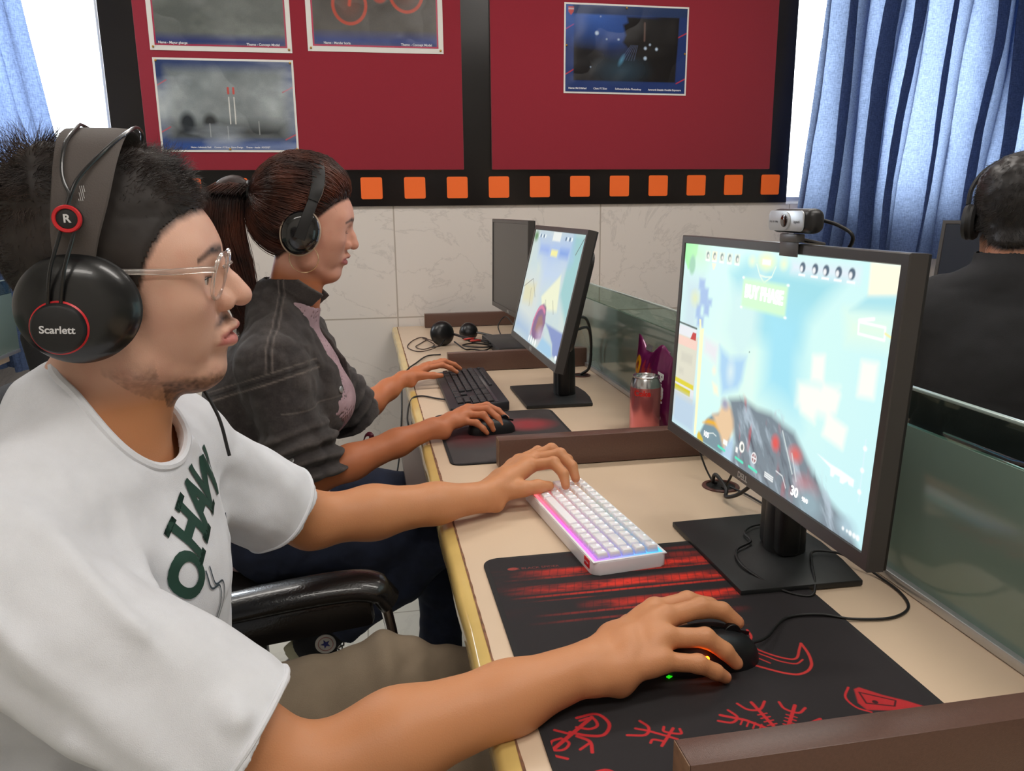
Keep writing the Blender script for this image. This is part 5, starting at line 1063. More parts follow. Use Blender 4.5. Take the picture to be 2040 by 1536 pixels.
le = (.004+.014*topf+.006*np.clip(-x/.08, 0, 1)*np.clip((z)/.05, 0, 1)+.006*topf*np.clip(-x/.06, 0, 1))*rng.uniform(.6, 1.4, len(sel))*np.clip(cvh[sel]*1.3, .3, 1)*(1-.75*np.exp(-((x+.010)/.033)**4))
SV, SF = strands(Vh[sel]-Nh[sel]*.002, dirs, le, rng.uniform(.00018, .00034, len(sel)), (0, 0, -.45), curl=.25, seg=5, seed=2, turb=.7, tfreq=30)
obj_np('hair_strands', SV-MP, SF, M_MHAIR2, hair)
# eyes
def eyes(M, parent, P0, s=1, look=(-.2, -.25)):
    for sg in (-1, 1):
        b = B(); ball(b, (0, 0, 0), (.0128*s,)*3, 32); rim = []
        me = obj('eye', b, M_EYE, parent); c0 = from_local(np.array([[.0712*s, sg*.0325*s, .0100*s]]), M)[0]-P0; me.location = c0; me.rotation_euler = (M @ RZ(math.degrees(look[0])) @ RY(-math.degrees(look[1]))).to_euler()
M_EYE = mat('eye_white', (214, 204, 198), .12, spec=.6, coat=.6); nt = M_EYE.node_tree; p = nt.nodes['Principled BSDF']
tc = nt.nodes.new('ShaderNodeTexCoord'); vm = nt.nodes.new('ShaderNodeVectorMath'); vm.operation = 'DISTANCE'; vm.inputs[1].default_value = (.0128, 0, 0); rp = nt.nodes.new('ShaderNodeValToRGB'); e = rp.color_ramp.elements
sc_ = nt.nodes.new('ShaderNodeMath'); sc_.operation = 'MULTIPLY'; sc_.inputs[1].default_value = 100; nt.links.new(tc.outputs['Object'], vm.inputs[0]); nt.links.new(vm.outputs['Value'], sc_.inputs[0]); nt.links.new(sc_.outputs[0], rp.inputs[0])
e[0].position = .24; e[0].color = (.004, .003, .003, 1); e[1].position = .62; e[1].color = (*L3(214, 204, 198), 1)
for pos, cc in ((.27, (44, 26, 18)), (.54, (60, 36, 24)), (.60, (30, 20, 16))): k_ = e.new(pos); k_.color = (*L3(*cc), 1)
nt.links.new(rp.outputs[0], p.inputs['Base Color'])
def lashes(M, parent, P0, s, drop, m):
    for sg in (-1, 1):
        b = B(); pts = [(.0872*s-.0030*abs(k-2)**1.3*s, sg*(.0235+.0048*k)*s, (.0118-drop-.0007*(k-2)**2)*s) for k in range(5)]
        P = [Vector(tuple(from_local([p], M)[0]-P0)) for p in spline(pts, 4)]; tube(b, P, .00045, 6); obj('eyelashes', b, m, parent)
lashes(HM, man, MP, 1, 0, M_MHAIR); eyes(HM, man, MP, 1, (.02, -.14))
# ---- t-shirt
def sleeve(p, S, E, frac, r0, r1, o, ext, drop=.0):
    ax = E-S; L = np.linalg.norm(ax); ax = ax/L; h = S+ax*L*frac; t = np.clip(((p-S)@ax)/(L*frac), 0, 1.3)
    S2 = S+np.array([0, 0, 0.]); d = capd(p, S2, S+ax*L*(frac+.25)+np.array([0, 0, -drop]), r0+o, r0+(r1-r0)*1.25/1.0+o); pl = (p-h)@ax-ext; return np.maximum(d, pl)
NKa, NKb = v3(-.236, .862, .325), v3(-.312, .846, .262)
def shirt_base(p, o, ext):
    gg = shirt_fields[o]; d = gg(p)
    d = smin(d, sleeve(p, Rsh, Rel, .80, .060, .076, o, ext, .004), .03); d = smin(d, sleeve(p, Lsh, Lel, .76, .066, .064, o, ext, .016), .03); return d
shirt_fields = {}
for o in (0., -.0100):
    gg = Field(); torso(gg, .014+o, .002)
    gg.ell(v3(-.252, .835, .10), (.05+o, .10+o, .09+o), .05, '+', TR)
    gg.ell(v3(-.325, .86, -.20), (.145+o, .185+o, .11+o), .05, '+', TR); shirt_fields[o] = gg
neck_dir = np.array([.42, .05, .90]); neck_dir /= np.linalg.norm(neck_dir); neck_c = v3(-.276, .852, .262)
CREASE = [(v3(*a), v3(*b), w_, m_) for a, b, w_, m_ in (((-.21, .99, .17), (-.19, .90, .00), .012, .007), ((-.20, .96, .20), (-.18, .86, .09), .010, .006), ((-.20, .885, .25), (-.185, .92, .12), .009, .006), ((-.24, .74, .16), (-.20, .77, .02), .013, .007),
    ((-.22, .70, .13), (-.12, .59, .10), .011, .007), ((-.27, .66, .24), (-.14, .58, .14), .013, .006), ((-.30, .60, .20), (-.16, .57, .06), .014, .007), ((-.24, .58, .10), (-.13, .57, .02), .011, .006), ((-.33, .58, .16), (-.22, .55, .02), .014, .006),
    ((-.19, .98, .16), (-.12, 1.07, .10), .009, .006), ((-.20, 1.03, .21), (-.13, 1.10, .13), .010, .005), ((-.27, .76, .26), (-.21, .72, .16), .012, .006), ((-.34, .73, .27), (-.30, .60, .24), .008, .005), ((-.22, .80, .0), (-.20, .95, -.03), .012, .008), ((-.21, .78, -.05), (-.19, .93, -.09), .012, .008), ((-.33, .61, .25), (-.25, .57, .16), .010, .005))]
def shirt(p):
    w = 0
    # creases: soft overall wrinkling, and folds running out from the armpits along the sleeves
    pr_ = (p-Rsh)@((Rel-Rsh)/np.linalg.norm(Rel-Rsh)); pl_ = (p-Lsh)@((Lel-Lsh)/np.linalg.norm(Lel-Lsh))
    st = p*np.array([1, 1, .7]); w = folds(p, 5, .015, 9, 1.3)-.002+.006*(fbm2(st[:, 0]*26+st[:, 2]*14, st[:, 1]*18, 7, 3, st[:, 2]*20)-.5)
    ar = np.exp(-((p-Rsh-np.array([.08, .01, -.09]))**2).sum(1)/.09**2); w = w+ar*.010*np.sin((p@np.array([.45, .1, .9]))*70+3*fbm2(p[:, 0]*12, p[:, 1]*12, 3, 2, p[:, 2]*12))
    al = np.exp(-((p-Lsh-np.array([.06, .03, -.05]))**2).sum(1)/.08**2); w = w+al*.007*np.sin((p@np.array([.7, -.4, .6]))*85+3*fbm2(p[:, 0]*12, p[:, 1]*12, 13, 2, p[:, 2]*12))
    for a_, b_, wd_, am_ in CREASE:
        w = w+1.5*am_*np.exp(-(capd(p, a_, b_, 0, 0)/wd_)**2)
    O = shirt_base(p, 0., 0.)-w; I = shirt_base(p, -.0100, .03)-w
    rel = p-neck_c; hgt = rel@neck_dir; rad = np.linalg.norm(rel-np.outer(hgt, neck_dir), axis=1)
    O = O-.0022*np.clip(1-np.abs(rad-.078)/.010, 0, 1)*(hgt > -.06); I = np.minimum(I, np.maximum(rad-.0690, -hgt-.07)); I = np.maximum(I, -(p[:, 2]-(T-.40)))
    return np.maximum(np.maximum(O, -I), (T-.235)-p[:, 2])
class FN:
    def __init__(s, f): s.f = f
    def __call__(s, p): return s.f(p)
SVt, SFt = sdf_mesh(shirt, (-.50, .50, T-.26), (.02, 1.18, T+.36), .0028, thin=.012)
ts = obj_np('t_shirt', SVt-MP, SFt, M_SHIRT, man)
def bvh_of(V, F): return BVHTree.FromPolygons([tuple(v) for v in V], [tuple(int(i) for i in f) for f in F])
bvh = bvh_of(SVt[::1], SFt)
def project(bm, org, ux, uy, n, off, P0, name, m, parent, cut=.006):
    bmesh.ops.triangulate(bm, faces=bm.faces[:])
    for _ in range(4):
        es = [e for e in bm.edges if e.calc_length() > cut]
        if not es: break
        bmesh.ops.subdivide_edges(bm, edges=es, cuts=1); bmesh.ops.triangulate(bm, faces=bm.faces[:])
    bad = []
    for v in bm.verts:
        o = Vector(org)+Vector(ux)*v.co.x+Vector(uy)*v.co.y+Vector(n)*.4; h = bvh.ray_cast(o, -Vector(n))
        if h[0] is None: bad.append(v); continue
        v.co = h[0]+Vector(n)*off-Vector(P0)
    if bad: bmesh.ops.delete(bm, geom=bad, context='VERTS')
    return obj(name, bm, m, parent, ang=180)
M_GRN = mat('dark_green_print', (24, 62, 50), .8); M_INK = mat('thin_ink', (52, 66, 76), .8)
ux = tuple(LAT); nn = tuple(FWD); uy = (0, 0, 1)
for ch, u, z_, rot in (('O', -.050, .140, 38), ('H', -.022, .177, 28), ('A', .014, .194, 18), ('W', .052, .204, 4)):
    b = text_bm(ch, .094, 0, bold=.0042, squash=.80); 
    for x0, x1, y0, y1 in {'H': [(-.036, -.006, .030, .040), (.006, .036, .030, .040), (-.036, -.006, -.040, -.030), (.006, .036, -.040, -.030)], 'A': [(-.042, -.014, -.040, -.030), (.014, .042, -.040, -.030)]}.get(ch, []):
        box(b, ((x0+x1)/2, (y0+y1)/2, 0), (x1-x0, y1-y0, .0001))
    bmesh.ops.transform(b, matrix=RZ(rot) @ Matrix.Scale(.74, 4), verts=b.verts[:])
    project(b, v3(-.2, .835, 0)-np.array([0, 0, 0])+LAT*u+np.array([0, 0, z_]), ux, uy, nn, .0014, MP, 'printed_letter', M_GRN, ts)
b = B()
for off in (0, .010):
    P = [(-.075+off, .075), (-.07+off, .052), (-.05+off, .045), (-.052+off, .025), (-.064+off, .0), (-.045+off, -.03), (-.05+off, -.05), (-.02, -.085+off), (.0, -.105+off), (.02, -.085+off), (.05-off, -.05), (.045-off, -.03), (.064-off, .0), (.052-off, .025), (.05-off, .045), (.07-off, .052), (.075-off, .075)]
    P = spline([(a, b_, 0) for a, b_ in P], 4); 
    for p0, p1 in zip(P, P[1:]):
        d = np.array(p1)-np.array(p0); L_ = np.linalg.norm(d)+1e-9; nrm = np.array([-d[1], d[0], 0])/L_*.0011; b.faces.new([b.verts.new(tuple(q_)) for q_ in (p0-nrm, p1-nrm, p1+nrm, p0+nrm)])
project(b, v3(-.2, .835, 0)+LAT*.050+np.array([0, 0, .058]), ux, uy, nn, .0013, MP, 'emblem_outline', M_INK, ts, .01)
# collar rib and sleeve hem stitching read as raised bands
def hem(name, org, ax, r0, m, parent, P0, n=64, inward=True, th=.0035, flat=.8, par=None):
    ax = Vector(ax).normalized(); a = ax.orthogonal().normalized(); b_ = ax.cross(a); pts = []
    for i in range(n):
        t = 2*math.pi*i/n; rd = a*math.cos(t)+b_*math.sin(t)
        if inward: h = bvh.ray_cast(Vector(org)+rd*.16, -rd)
        else: h = bvh.ray_cast(Vector(org)+rd*r0+ax*.10, -ax)
        if h[0] is not None: pts.append(np.array(h[0]))
    if len(pts) < n*.6: return
    P = np.array(pts)
    for _ in range(3): P = P*.5+(np.roll(P, 1, 0)+np.roll(P, -1, 0))*.25
    bb = B(); tube(bb, [tuple(p-P0) for p in P], th, 8, closed=True); return obj(name, bb, m, parent)
axR = Rel-Rsh; LR = np.linalg.norm(axR); axR /= LR; axL = Lel-Lsh; LL = np.linalg.norm(axL); axL /= LL
hem('collar_rib', neck_c, neck_dir, .0735, M_SHIRT, ts, MP, inward=False, th=.0052)
hem('sleeve_hem', Rsh+axR*(LR*.80-.004), axR, 0, M_SHIRT, ts, MP, th=.0030); hem('sleeve_hem', Lsh+axL*(LL*.76-.004), axL, 0, M_SHIRT, ts, MP, th=.0030)
def nails(P0, parent, tips, s=1, fw=(1, 0, 0)):
    for dip, tip, r in tips:
        dip, tip = np.array(dip), np.array(tip); d = tip-dip; d /= np.linalg.norm(d); n_ = np.array([0, 0, .6])+np.array(fw)*.55; n_ = n_-d*(n_@d); n_ /= np.linalg.norm(n_); w_ = np.cross(n_, d)
        b = B(); ball(b, (0, 0, 0), (.0056*s, .0044*s, .0016*s), 16); M_ = Matrix(((d[0], w_[0], n_[0], 0), (d[1], w_[1], n_[1], 0), (d[2], w_[2], n_[2], 0), (0, 0, 0, 1))); c_ = tip-d*.0015+n_*r*.70-P0
        bmesh.ops.transform(b, matrix=Matrix.Translation(tuple(c_)) @ M_, verts=b.verts[:]); obj('fingernail', b, M_NAIL, parent)
M_NAIL = mat('fingernail', (214, 158, 138), .25, spec=.5, coat=.3)
nails(MP, body, [(v3(.372, .775, .048), v3(.386, .768, .042), .0078), (v3(.376, .751, .054), v3(.392, .745, .041), .0080), (v3(.358, .704, .034), v3(.371, .702, .019), .0076), (v3(.340, .687, .022), v3(.353, .690, .012), .0070),
    (v3(.311, 1.226, .060), v3(.312, 1.214, .043), .0074), (v3(.334, 1.256, .062), v3(.337, 1.243, .044), .0076), (v3(.338, 1.300, .060), v3(.346, 1.290, .043), .0072), (v3(.266, 1.224, .041), v3(.286, 1.226, .040), .0085)])
# ---- trousers and shoes
M_KHAKI = mat('khaki_trouser_cloth', (116, 102, 84), .9, noise=.06, nscale=30, bump=.3, bscale=900)
M_SHOE = mat('dark_shoe', (36, 34, 36), .6)
def legs_field(hipz, pts, rw=.016):
    g = Field()
    for hip, knee, ank, r0, r1, r2 in pts: g.chain([hip, hip*.45+knee*.55, knee], [r0, (r0*.45+r1*.55)*1.03, r1], .05); g.chain([knee, knee*.5+ank*.5, ank], [r1*.97, (r1+r2)/2*1.03, r2], .04)
    return g
tg_ = legs_field(-.19, [(v3(-.30, .945, -.195), v3(.125, 1.000, -.205), v3(.22, 1.0, -.655), .088, .066, .055), (v3(-.30, .775, -.195), v3(.115, .755, -.165), v3(.09, .77, -.655), .088, .066, .055)])
tg_.chain([v3(-.20, .955, -.185), v3(.01, .985, -.162), v3(.10, 1.0, -.195)], [.082, .073, .062], .04); tg_.ell(v3(-.31, .86, -.185), (.14, .178, .10), .05)
def trousers(p):
    w = .010*(np.abs(fbm2(p[:, 0]*16+3*fbm2(p[:, 1]*8, p[:, 2]*8, 3, 2), p[:, 1]*5, 21, 3, p[:, 2]*6)-.5)*2)**1.1+.0035*np.sin(p[:, 0]*118+4*fbm2(p[:, 0]*9, p[:, 1]*6, 35, 2, p[:, 2]*6))*np.exp(-((p[:, 0]-.01)/.07)**2)+.005*np.sin(p[:, 0]*52+5*fbm2(p[:, 0]*6, p[:, 1]*9, 33, 2, p[:, 2]*9))*np.exp(-((p[:, 0]+.0)/.12)**2)
    return np.maximum(np.maximum(tg_(p)-w, p[:, 2]-(T-.13+.06*(p[:, 0] > -.17))), (T-.665)-p[:, 2])
Vt_, Ft_ = sdf_mesh(trousers, (-.50, .62, T-.68), (.34, 1.12, T-.06), .0045); obj_np('trousers', Vt_-MP, Ft_, M_KHAKI, man)
sh = Field()
for y, dx_ in ((1.0, .12), (.77, 0)): sh.chain([v3(.07+dx_, y, -.70), v3(.17+dx_, y, -.705), v3(.235+dx_, y, -.715)], [.040, .040, .030], .03)
Vs_, Fs_ = sdf_mesh(lambda p: np.maximum(sh(p), .003-p[:, 2]), (0, .70, -.01), (.42, 1.08, .12), .005); obj_np('shoes', Vs_-MP, Fs_, M_SHOE, man)
# ---- office chairs
M_CHB = mat('chair_black', (20, 19, 20), .26, bump=.30, bscale=300, coat=.35); M_CHF = mat('chair_mesh_fabric', (26, 26, 29), .85, bump=.4, bscale=900); M_CHR = mat('chrome', (210, 210, 214), .12, metal=1)
def chair(x, y, yaw, label, arms=True, back=True):
    e = empty('office_chair', (x, y, -T), label, 'chair', (0, 0, yaw), 'office chairs')
    b = B(); box(b, (0, 0, .44), (.46, .47, .065), .028, seg=4); obj('seat', b, M_CHF, e)
    if back: b = B(); box(b, (-.275, 0, .80), (.045, .43, .50), .02, RY(-8), 4); obj('backrest', b, M_CHF, e)
    if back: b = B(); tube(b, spline([(-.05, 0, .40), (-.24, 0, .42), (-.29, 0, .60), (-.30, 0, .75)], 5), .022, 12, flat=.5); obj('back_bracket', b, M_CHB, e)
    b = B(); cyl(b, (0, 0, .25), .028, .32, 24); obj('gas_column', b, M_CHB, e)
    for k in range(5):
        a = 2*math.pi*k/5; b = B(); tube(b, [(.02*math.cos(a), .02*math.sin(a), .105), (.26*math.cos(a), .26*math.sin(a), .075)], [.026, .016], 10); l = obj('base_leg', b, M_CHB, e); b = B(); cyl(b, (.265*math.cos(a), .265*math.sin(a), .027), .026, .035, 20, rot=RZ(math.degrees(a)) @ RX(90)); obj('caster', b, M_CHB, l)
    if arms:
        for sg in (-1, 1):
            yy = sg*.255; L = .29
            b = B(); P = spline([(-.18, yy, .672), (-.05, yy, .692), (.06, yy, .703), (.112, yy, .698), (.134, yy, .674)], 6); tube(b, P, [.026+.008*math.sin(min(1, i/6)*1.57) if i < len(P)-5 else .030 for i in range(len(P))], 16, flat=.62)
            pad = obj('armrest', b, M_CHB, e, ang=60)
            b = B(); box(b, (-.025, yy, .655), (.27, .040, .052), .010, RY(-6.0)); obj('armrest_support', b, M_CHB, e)
            b = B(); tube(b, spline([(.128, yy, .665), (.138, yy, .60), (.145, yy, .50), (.12, yy*.96, .43), (.05, yy*.8, .405)], 6), .0085, 12); obj('armrest_post', b, M_CHR, e)
            b = B(); tube(b, spline([(-.12, yy, .645), (-.13, yy, .55), (-.10, yy*.93, .44), (-.05, yy*.8, .405)], 6), .011, 12); obj('armrest_post', b, M_CHB, e)
    return e
chair(-.125, .845, math.radians(0), 'black office chair with glossy armrests and chrome posts, under the man')
# ---- the man's headphones
M_HPB = mat('headphone_black', (17, 18, 20), .30, coat=.25, bump=.03, bscale=600); M_HPM = mat('headphone_matt', (24, 24, 26), .5); M_STRAP = mat('soft_grey_strap', (84, 77, 74), .8, bump=.2, bscale=700); M_HRED = mat('red_ring', (205, 32, 40), .4); M_PRW = mat('white_print', (220, 220, 222), .5)
def wear(name, label, cat, M):
    e = empty(name, (0, 0, 0), label, cat); e.location = (0, 0, 0); e.matrix_world = M; return e
hp = wear('headphones', 'large black studio headphones with a red ring, worn by the seated man', 'headphones', HM)
CX_, CZ_ = -.024, -.009
def lat_M(sg, x=0, z=0): return Matrix(((sg*-1, 0, 0, x), (0, 0, sg, 0), (0, 1, 0, z), (0, 0, 0, 1))) if False else Matrix(((1 if sg < 0 else -1, 0, 0, x), (0, 0, sg, 0), (0, 1, 0, z), (0, 0, 0, 1)))
for sg in (-1, 1):
    M_ = lat_M(sg, CX_, CZ_) @ Matrix.Diagonal((1.0, .95, 1, 1))
    cup = obj('ear_cup', lathe(B(), [(.047, .0865), (.0515, .088), (.0525, .093), (.050, .098), (.044, .1035), (.034, .1085), (.026, .1105), (0, .111)], 72, M_), M_HPB, hp)
    obj('ear_pad', lathe(B(), [(.024, .088), (.027, .074), (.036, .0705), (.046, .0715), (.0515, .077), (.0525, .083), (.0495, .0875)], 72, M_), M_HPM, cup)
    H_ = lat_M(sg, CX_-.012, CZ_-.014)
    obj('hub', lathe(B(), [(.0225, .106), (.0225, .115), (.0205, .1185), (.018, .1195), (0, .1195)], 48, H_), M_HPM, cup)
    obj('red_ring', lathe(B(), [(.0226, .1075), (.0240, .1095), (.0240, .1115), (.0226, .1130)], 48, H_), M_HRED, cup)
    text('maker_lettering', 'Scarlett', .0092, M_PRW, cup, H_ @ Matrix.Translation((0, -.001, .1197)) @ RZ(-4), bold=.0002, depth=.0001)
    for dx in (-.0055, .0055): b = B(); tube(b, spline([(CX_-.014+dx*.9, sg*.113, CZ_+.002), (CX_-.007+dx, sg*.1155, CZ_+.035), (CX_+.001+dx, sg*.108, CZ_+.062), (CX_+.004+dx, sg*.103, CZ_+.074)], 6), .0016, 10); obj('yoke_wire', b, M_HPB, hp)
    D_ = lat_M(sg, CX_+.004, CZ_+.0800)
    disc = obj('side_disc', lathe(B(), [(.0115, .098), (.0118, .105), (.009, .1065), (0, .1065)], 36, D_), M_HPM, hp)
    obj('red_ring', lathe(B(), [(.0085, .1063), (.0090, .1078), (.0112, .1080), (.0120, .1066), (.0118, .104)], 36, D_), M_HRED, disc)
    text('side_letter', 'R' if sg < 0 else 'L', .0098, M_PRW, disc, D_ @ Matrix.Translation((0, 0, .1068)), bold=.0003, depth=.0001)
for x0, x1 in ((CX_+.000, .026), (CX_+.006, .030)):
    P = spline([(CX_+.004, -.104, CZ_+.088), (-.010, -.094, .105), (.012, -.070, .133), (x1, -.035, .151), (x1+.002, 0, .157), (x1, .035, .151), (.012, .070, .133), (-.010, .094, .105), (CX_+.004, .104, CZ_+.088)], 8)
    P = [p+np.array([0, 0, .0]) for p in P] if x1 < .028 else [p+np.array([-.052*max(0, (p[2]-.09)/.065), 0, .002]) for p in P]
    b = B(); tube(b, P, .0017, 10); obj('headband_wire', b, M_HPB, hp)
path = [(-.022, -.0905, .036, .017), (-.018, -.0925, .060, .020), (-.011, -.088, .092, .0235), (-.007, -.073, .121, .026), (-.005, -.046, .1435, .0285), (-.005, 0, .1535, .029), (-.005, .046, .1435, .0285), (-.007, .073, .121, .026), (-.011, .088, .092, .0235), (-.018, .0925, .060, .020), (-.022, .0905, .036, .017)]; 
def ribbon(path, th, off=0, k=6):
    PP = spline(path, k); b = B(); rings = []
    for i, p in enumerate(PP):
        a = np.array(PP[max(i-1, 0)][:3]); c_ = np.array(PP[min(i+1, len(PP)-1)][:3]); d = c_-a; d /= np.linalg.norm(d); w_ = np.array([1, 0, 0.])-d*d[0]; w_ /= np.linalg.norm(w_); n_ = np.cross(w_, d)
        n_ = n_ if n_@np.array([0, p[1], p[2]-.04]) > 0 else -n_
        rings.append([b.verts.new(tuple(np.array(p[:3])+w_*p[3]*s_+n_*(h_*th+off))) for s_, h_ in ((-1, 0), (-.94, .6), (-.5, .85), (.5, .85), (.94, .6), (1, 0), (.94, -.4), (-.94, -.4))])
    for a, c_ in zip(rings, rings[1:]):
        for q_ in range(8): b.faces.new((a[q_], a[(q_+1) % 8], c_[(q_+1) % 8], c_[q_]))
    b.faces.new(rings[0]); b.faces.new(rings[-1][::-1]); return b
obj('headband_strap', ribbon(path, .0035), M_STRAP, hp, ang=50)
for k in range(3): text('strap_marking', '|||', .006, M_PRW, hp, frame_M((-.0100+k*.0010, -.0925, .086+.0055*k), (1, 0, .1), (-.12, -.0, 1)), depth=.0001)
# lead from the far cup down over the shirt
b = B(); P = spline([from_local([[-.03, .098, -.055]], HM)[0]-[0, 0, T], [-.205, .905, .33], [-.172, .885, .285], [-.160, .875, .235]], 8)
e_inv = np.linalg.inv(np.array(HM)); P = [(e_inv @ np.array([p[0], p[1], p[2]+T, 1]))[:3] for p in P]; tube(b, P, .0019, 8); obj('lead', b, M_CAB, hp)
# ---- eyeglasses
M_FRM = mat('clear_pinkish_frame', (244, 236, 230), .12, trans=.85, ior=1.45, spec=.6, coat=.5)
gl_ = wear('eyeglasses', 'round clear framed eyeglasses worn by the seated man', 'eyeglasses', HM)
for sg in (-1, 1):
    ctr = Vector((.0945, sg*.0335, .0125)); A_ = Vector((-.16*1.0, sg*1.0*.985, 0)).normalized(); Bv = Vector((.24, 0, .97)).normalized(); pts = []
    for t in np.linspace(0, 2*math.pi, 48, endpoint=False):
        u_, v_ = .0235*math.copysign(abs(math.cos(t))**.9, math.cos(t)), .0235*math.copysign(abs(math.sin(t))**.9, math.sin(t)); pts.append(ctr+A_*u_+Bv*v_)
    b = B(); tube(b, pts, .0019, 10, closed=True); rim = obj('rim', b, M_FRM, gl_)
    b = B(); vs = [b.verts.new(ctr+(p-ctr)*.97) for p in pts]; b.faces.new(vs); obj('lens', b, M_PANE, rim, ang=0)
    h0 = ctr+A_*.0245+Bv*.008
    b = B(); tube(b, [h0, h0+Vector((-.008, sg*.006, .001)), Vector((.055, sg*.0745, .0205)), Vector((.010, sg*.0800, .0225)), Vector((-.012, sg*.0800, .018))], [.0024, .0026, .0024, .0022, .0018], 10, flat=1.3); obj('temple_arm', b, M_FRM, gl_)
b = B(); tube(b, spline([(.0975, -.0115, .020), (.103, -.005, .0235), (.103, .005, .0235), (.0975, .0115, .020)], 5), .0021, 10); obj('bridge', b, M_FRM, gl_)

# ================================================================ the seated woman
woman = empty('person', (-.27, 1.75, -.30), 'seated woman with long ponytail in faded black denim jacket, typing at the second place', 'person')
WP = np.array([-.27, 1.75, -.30+T])
HW = head_frame((-.1202, 1.7617, .4648), math.radians(4), math.radians(-14))
WS = .955
w_par = dict(s=WS, jaw=-.090, chinx=.0705, slit=.22, lid=.4, nose=dict(bridge=.0900, tip=.1065, tipz=-.0150), mouth=dict(x=.0915, open=.0008, z=-.0500))
wR, wL = v3(-.200, 1.600, .195), v3(-.165, 1.905, .195); wRe, wLe = v3(-.135, 1.565, -.035), v3(-.055, 2.02, -.025); wRw, wLw = v3(.125, 1.660, .032), v3(.085, 2.190, .032)
WLAT = (wL-wR)/np.linalg.norm(wL-wR); WF_ = np.array([WLAT[1], -WLAT[0], 0]); WTR = np.stack([WF_, WLAT, np.cross(WF_, WLAT)], 1)
def wtorso(g, o=0.):
    g.ell(v3(-.175, 1.752, .115), (.100+o, .145+o, .13+o), .05, '+', WTR); g.cap(wR+WLAT*.02, wL-WLAT*.02, .048+o, .048+o, .05)
    g.ell(v3(-.125, 1.745, .085), (.062+o, .095+o, .055+o), .04, '+', WTR)
    g.ell(v3(-.205, 1.755, -.03), (.095+o, .125+o, .14+o), .05, '+', WTR); g.ell(v3(-.245, 1.755, -.19), (.13+o, .165+o, .11+o), .05, '+', WTR)
    g.cap(v3(-.190, 1.755, .295), wR*.55+v3(-.19, 1.755, .27)*.45, .036+o, .042+o, .04); g.cap(v3(-.190, 1.755, .295), wL*.55+v3(-.19, 1.755, .27)*.45, .036+o, .042+o, .04)
g = Field(); wtorso(g)
g.cap(v3(-.150, 1.760, .395), v3(-.192, 1.757, .225), .043, .050, .03); g.cap(v3(-.112, 1.763, .365), v3(-.150, 1.757, .23), .022, .028, .03)
g.put(HW, head_prims(w_par))
g.chain([wR, wR*.45+wRe*.55, wRe], [.042, .040, .036], .03); g.chain([wRe, wRe*.68+wRw*.32, wRe*.3+wRw*.7, wRw], [.0355, .0375, .0295, .0225], .02, '+', ((0, .15, 1), 1.06))
g.chain([wL, wL*.45+wLe*.55, wLe], [.042, .040, .036], .03); g.chain([wLe, wLe*.68+wLw*.32, wLe*.3+wLw*.7, wLw], [.0350, .0365, .0285, .0222], .02, '+', ((0, .15, 1), 1.06))
hand_prims(g, wRw, [v3(.214, 1.742, .050), v3(.216, 1.720, .053), v3(.208, 1.699, .047), v3(.196, 1.682, .037)],
           [[v3(.258, 1.737, .056), v3(.282, 1.722, .046), v3(.299, 1.708, .032)], [v3(.255, 1.710, .055), v3(.275, 1.692, .038), v3(.283, 1.684, .022)],
            [v3(.242, 1.688, .047), v3(.256, 1.677, .030), v3(.262, 1.673, .015)], [v3(.224, 1.671, .034), v3(.238, 1.664, .022), v3(.246, 1.661, .012)]],
           [v3(.165, 1.705, .032), v3(.200, 1.745, .026), v3(.228, 1.757, .020), v3(.252, 1.755, .016)], palm=.0118, fr=.90, heel=v3(.150, 1.655, .020))
hand_prims(g, wLw, [v3(.158, 2.238, .050), v3(.168, 2.262, .053), v3(.165, 2.284, .049), v3(.154, 2.302, .041)],
           [[v3(.203, 2.242, .056), v3(.228, 2.240, .046), v3(.245, 2.236, .034)], [v3(.213, 2.275, .060), v3(.243, 2.280, .048), v3(.260, 2.282, .035)],
            [v3(.206, 2.302, .056), v3(.232, 2.312, .046), v3(.248, 2.317, .034)], [v3(.188, 2.323, .048), v3(.210, 2.335, .040), v3(.224, 2.340, .033)]],
           [v3(.110, 2.198, .036), v3(.145, 2.192, .038), v3(.172, 2.190, .037), v3(.196, 2.193, .035)], palm=.0118, fr=.90, heel=v3(.108, 2.190, .020))
V, F = sdf_mesh(g, (-.40, 1.48, T-.30), (.34, 2.38, T+.62), .0026)
nails(WP, None or woman, [(v3(.282, 1.722, .046), v3(.299, 1.708, .032), .0062), (v3(.275, 1.692, .038), v3(.283, 1.684, .022), .0064), (v3(.256, 1.677, .030), v3(.262, 1.673, .015), .006), (v3(.228, 2.240, .046), v3(.245, 2.236, .034), .0062), (v3(.243, 2.280, .048), v3(.260, 2.282, .035), .0064), (v3(.172, 2.190, .037), v3(.196, 2.193, .035), .0070)], .92)
def w_cover(x, ay, z):
    zl = np.interp(x, [-.12, -.09, -.05, -.03, -.012, .006, .022, .040, .058, .074, .095], [-.078, -.084, -.080, -.058, -.018, .012, .030, .052, .070, .080, .082]); return np.clip((z-zl)/.016, 0, 1)
C = skin_paint(V, HW, (222, 164, 142), (190, 116, 78), (38, 24, 22), dict(s=WS, hairline=lambda x, ay, z: np.clip(w_cover(x, ay, z+.004)*1.9, 0, .94), lip=(168, 84, 90), browa=1.0, mz=-.0500, mx=.0915))
bodyw = obj_np('body', V-WP, F, M_SKIN, woman, col=C); NV = vnormals(V, F)
M_WHAIR = hair_mat('dark_auburn_hair', (38, 20, 18), (50, 26, 22), .5); M_WHAIR2 = hair_mat('auburn_strands', (46, 26, 22), (110, 58, 40), .4)  # lighter reddish strand tone also paints in the orange light on her hair
def w_thick(x, ay, z): return .010+.012*np.clip((z-.05)/.06, 0, 1)+.010*np.clip((-x-.02)/.08, 0, 1)
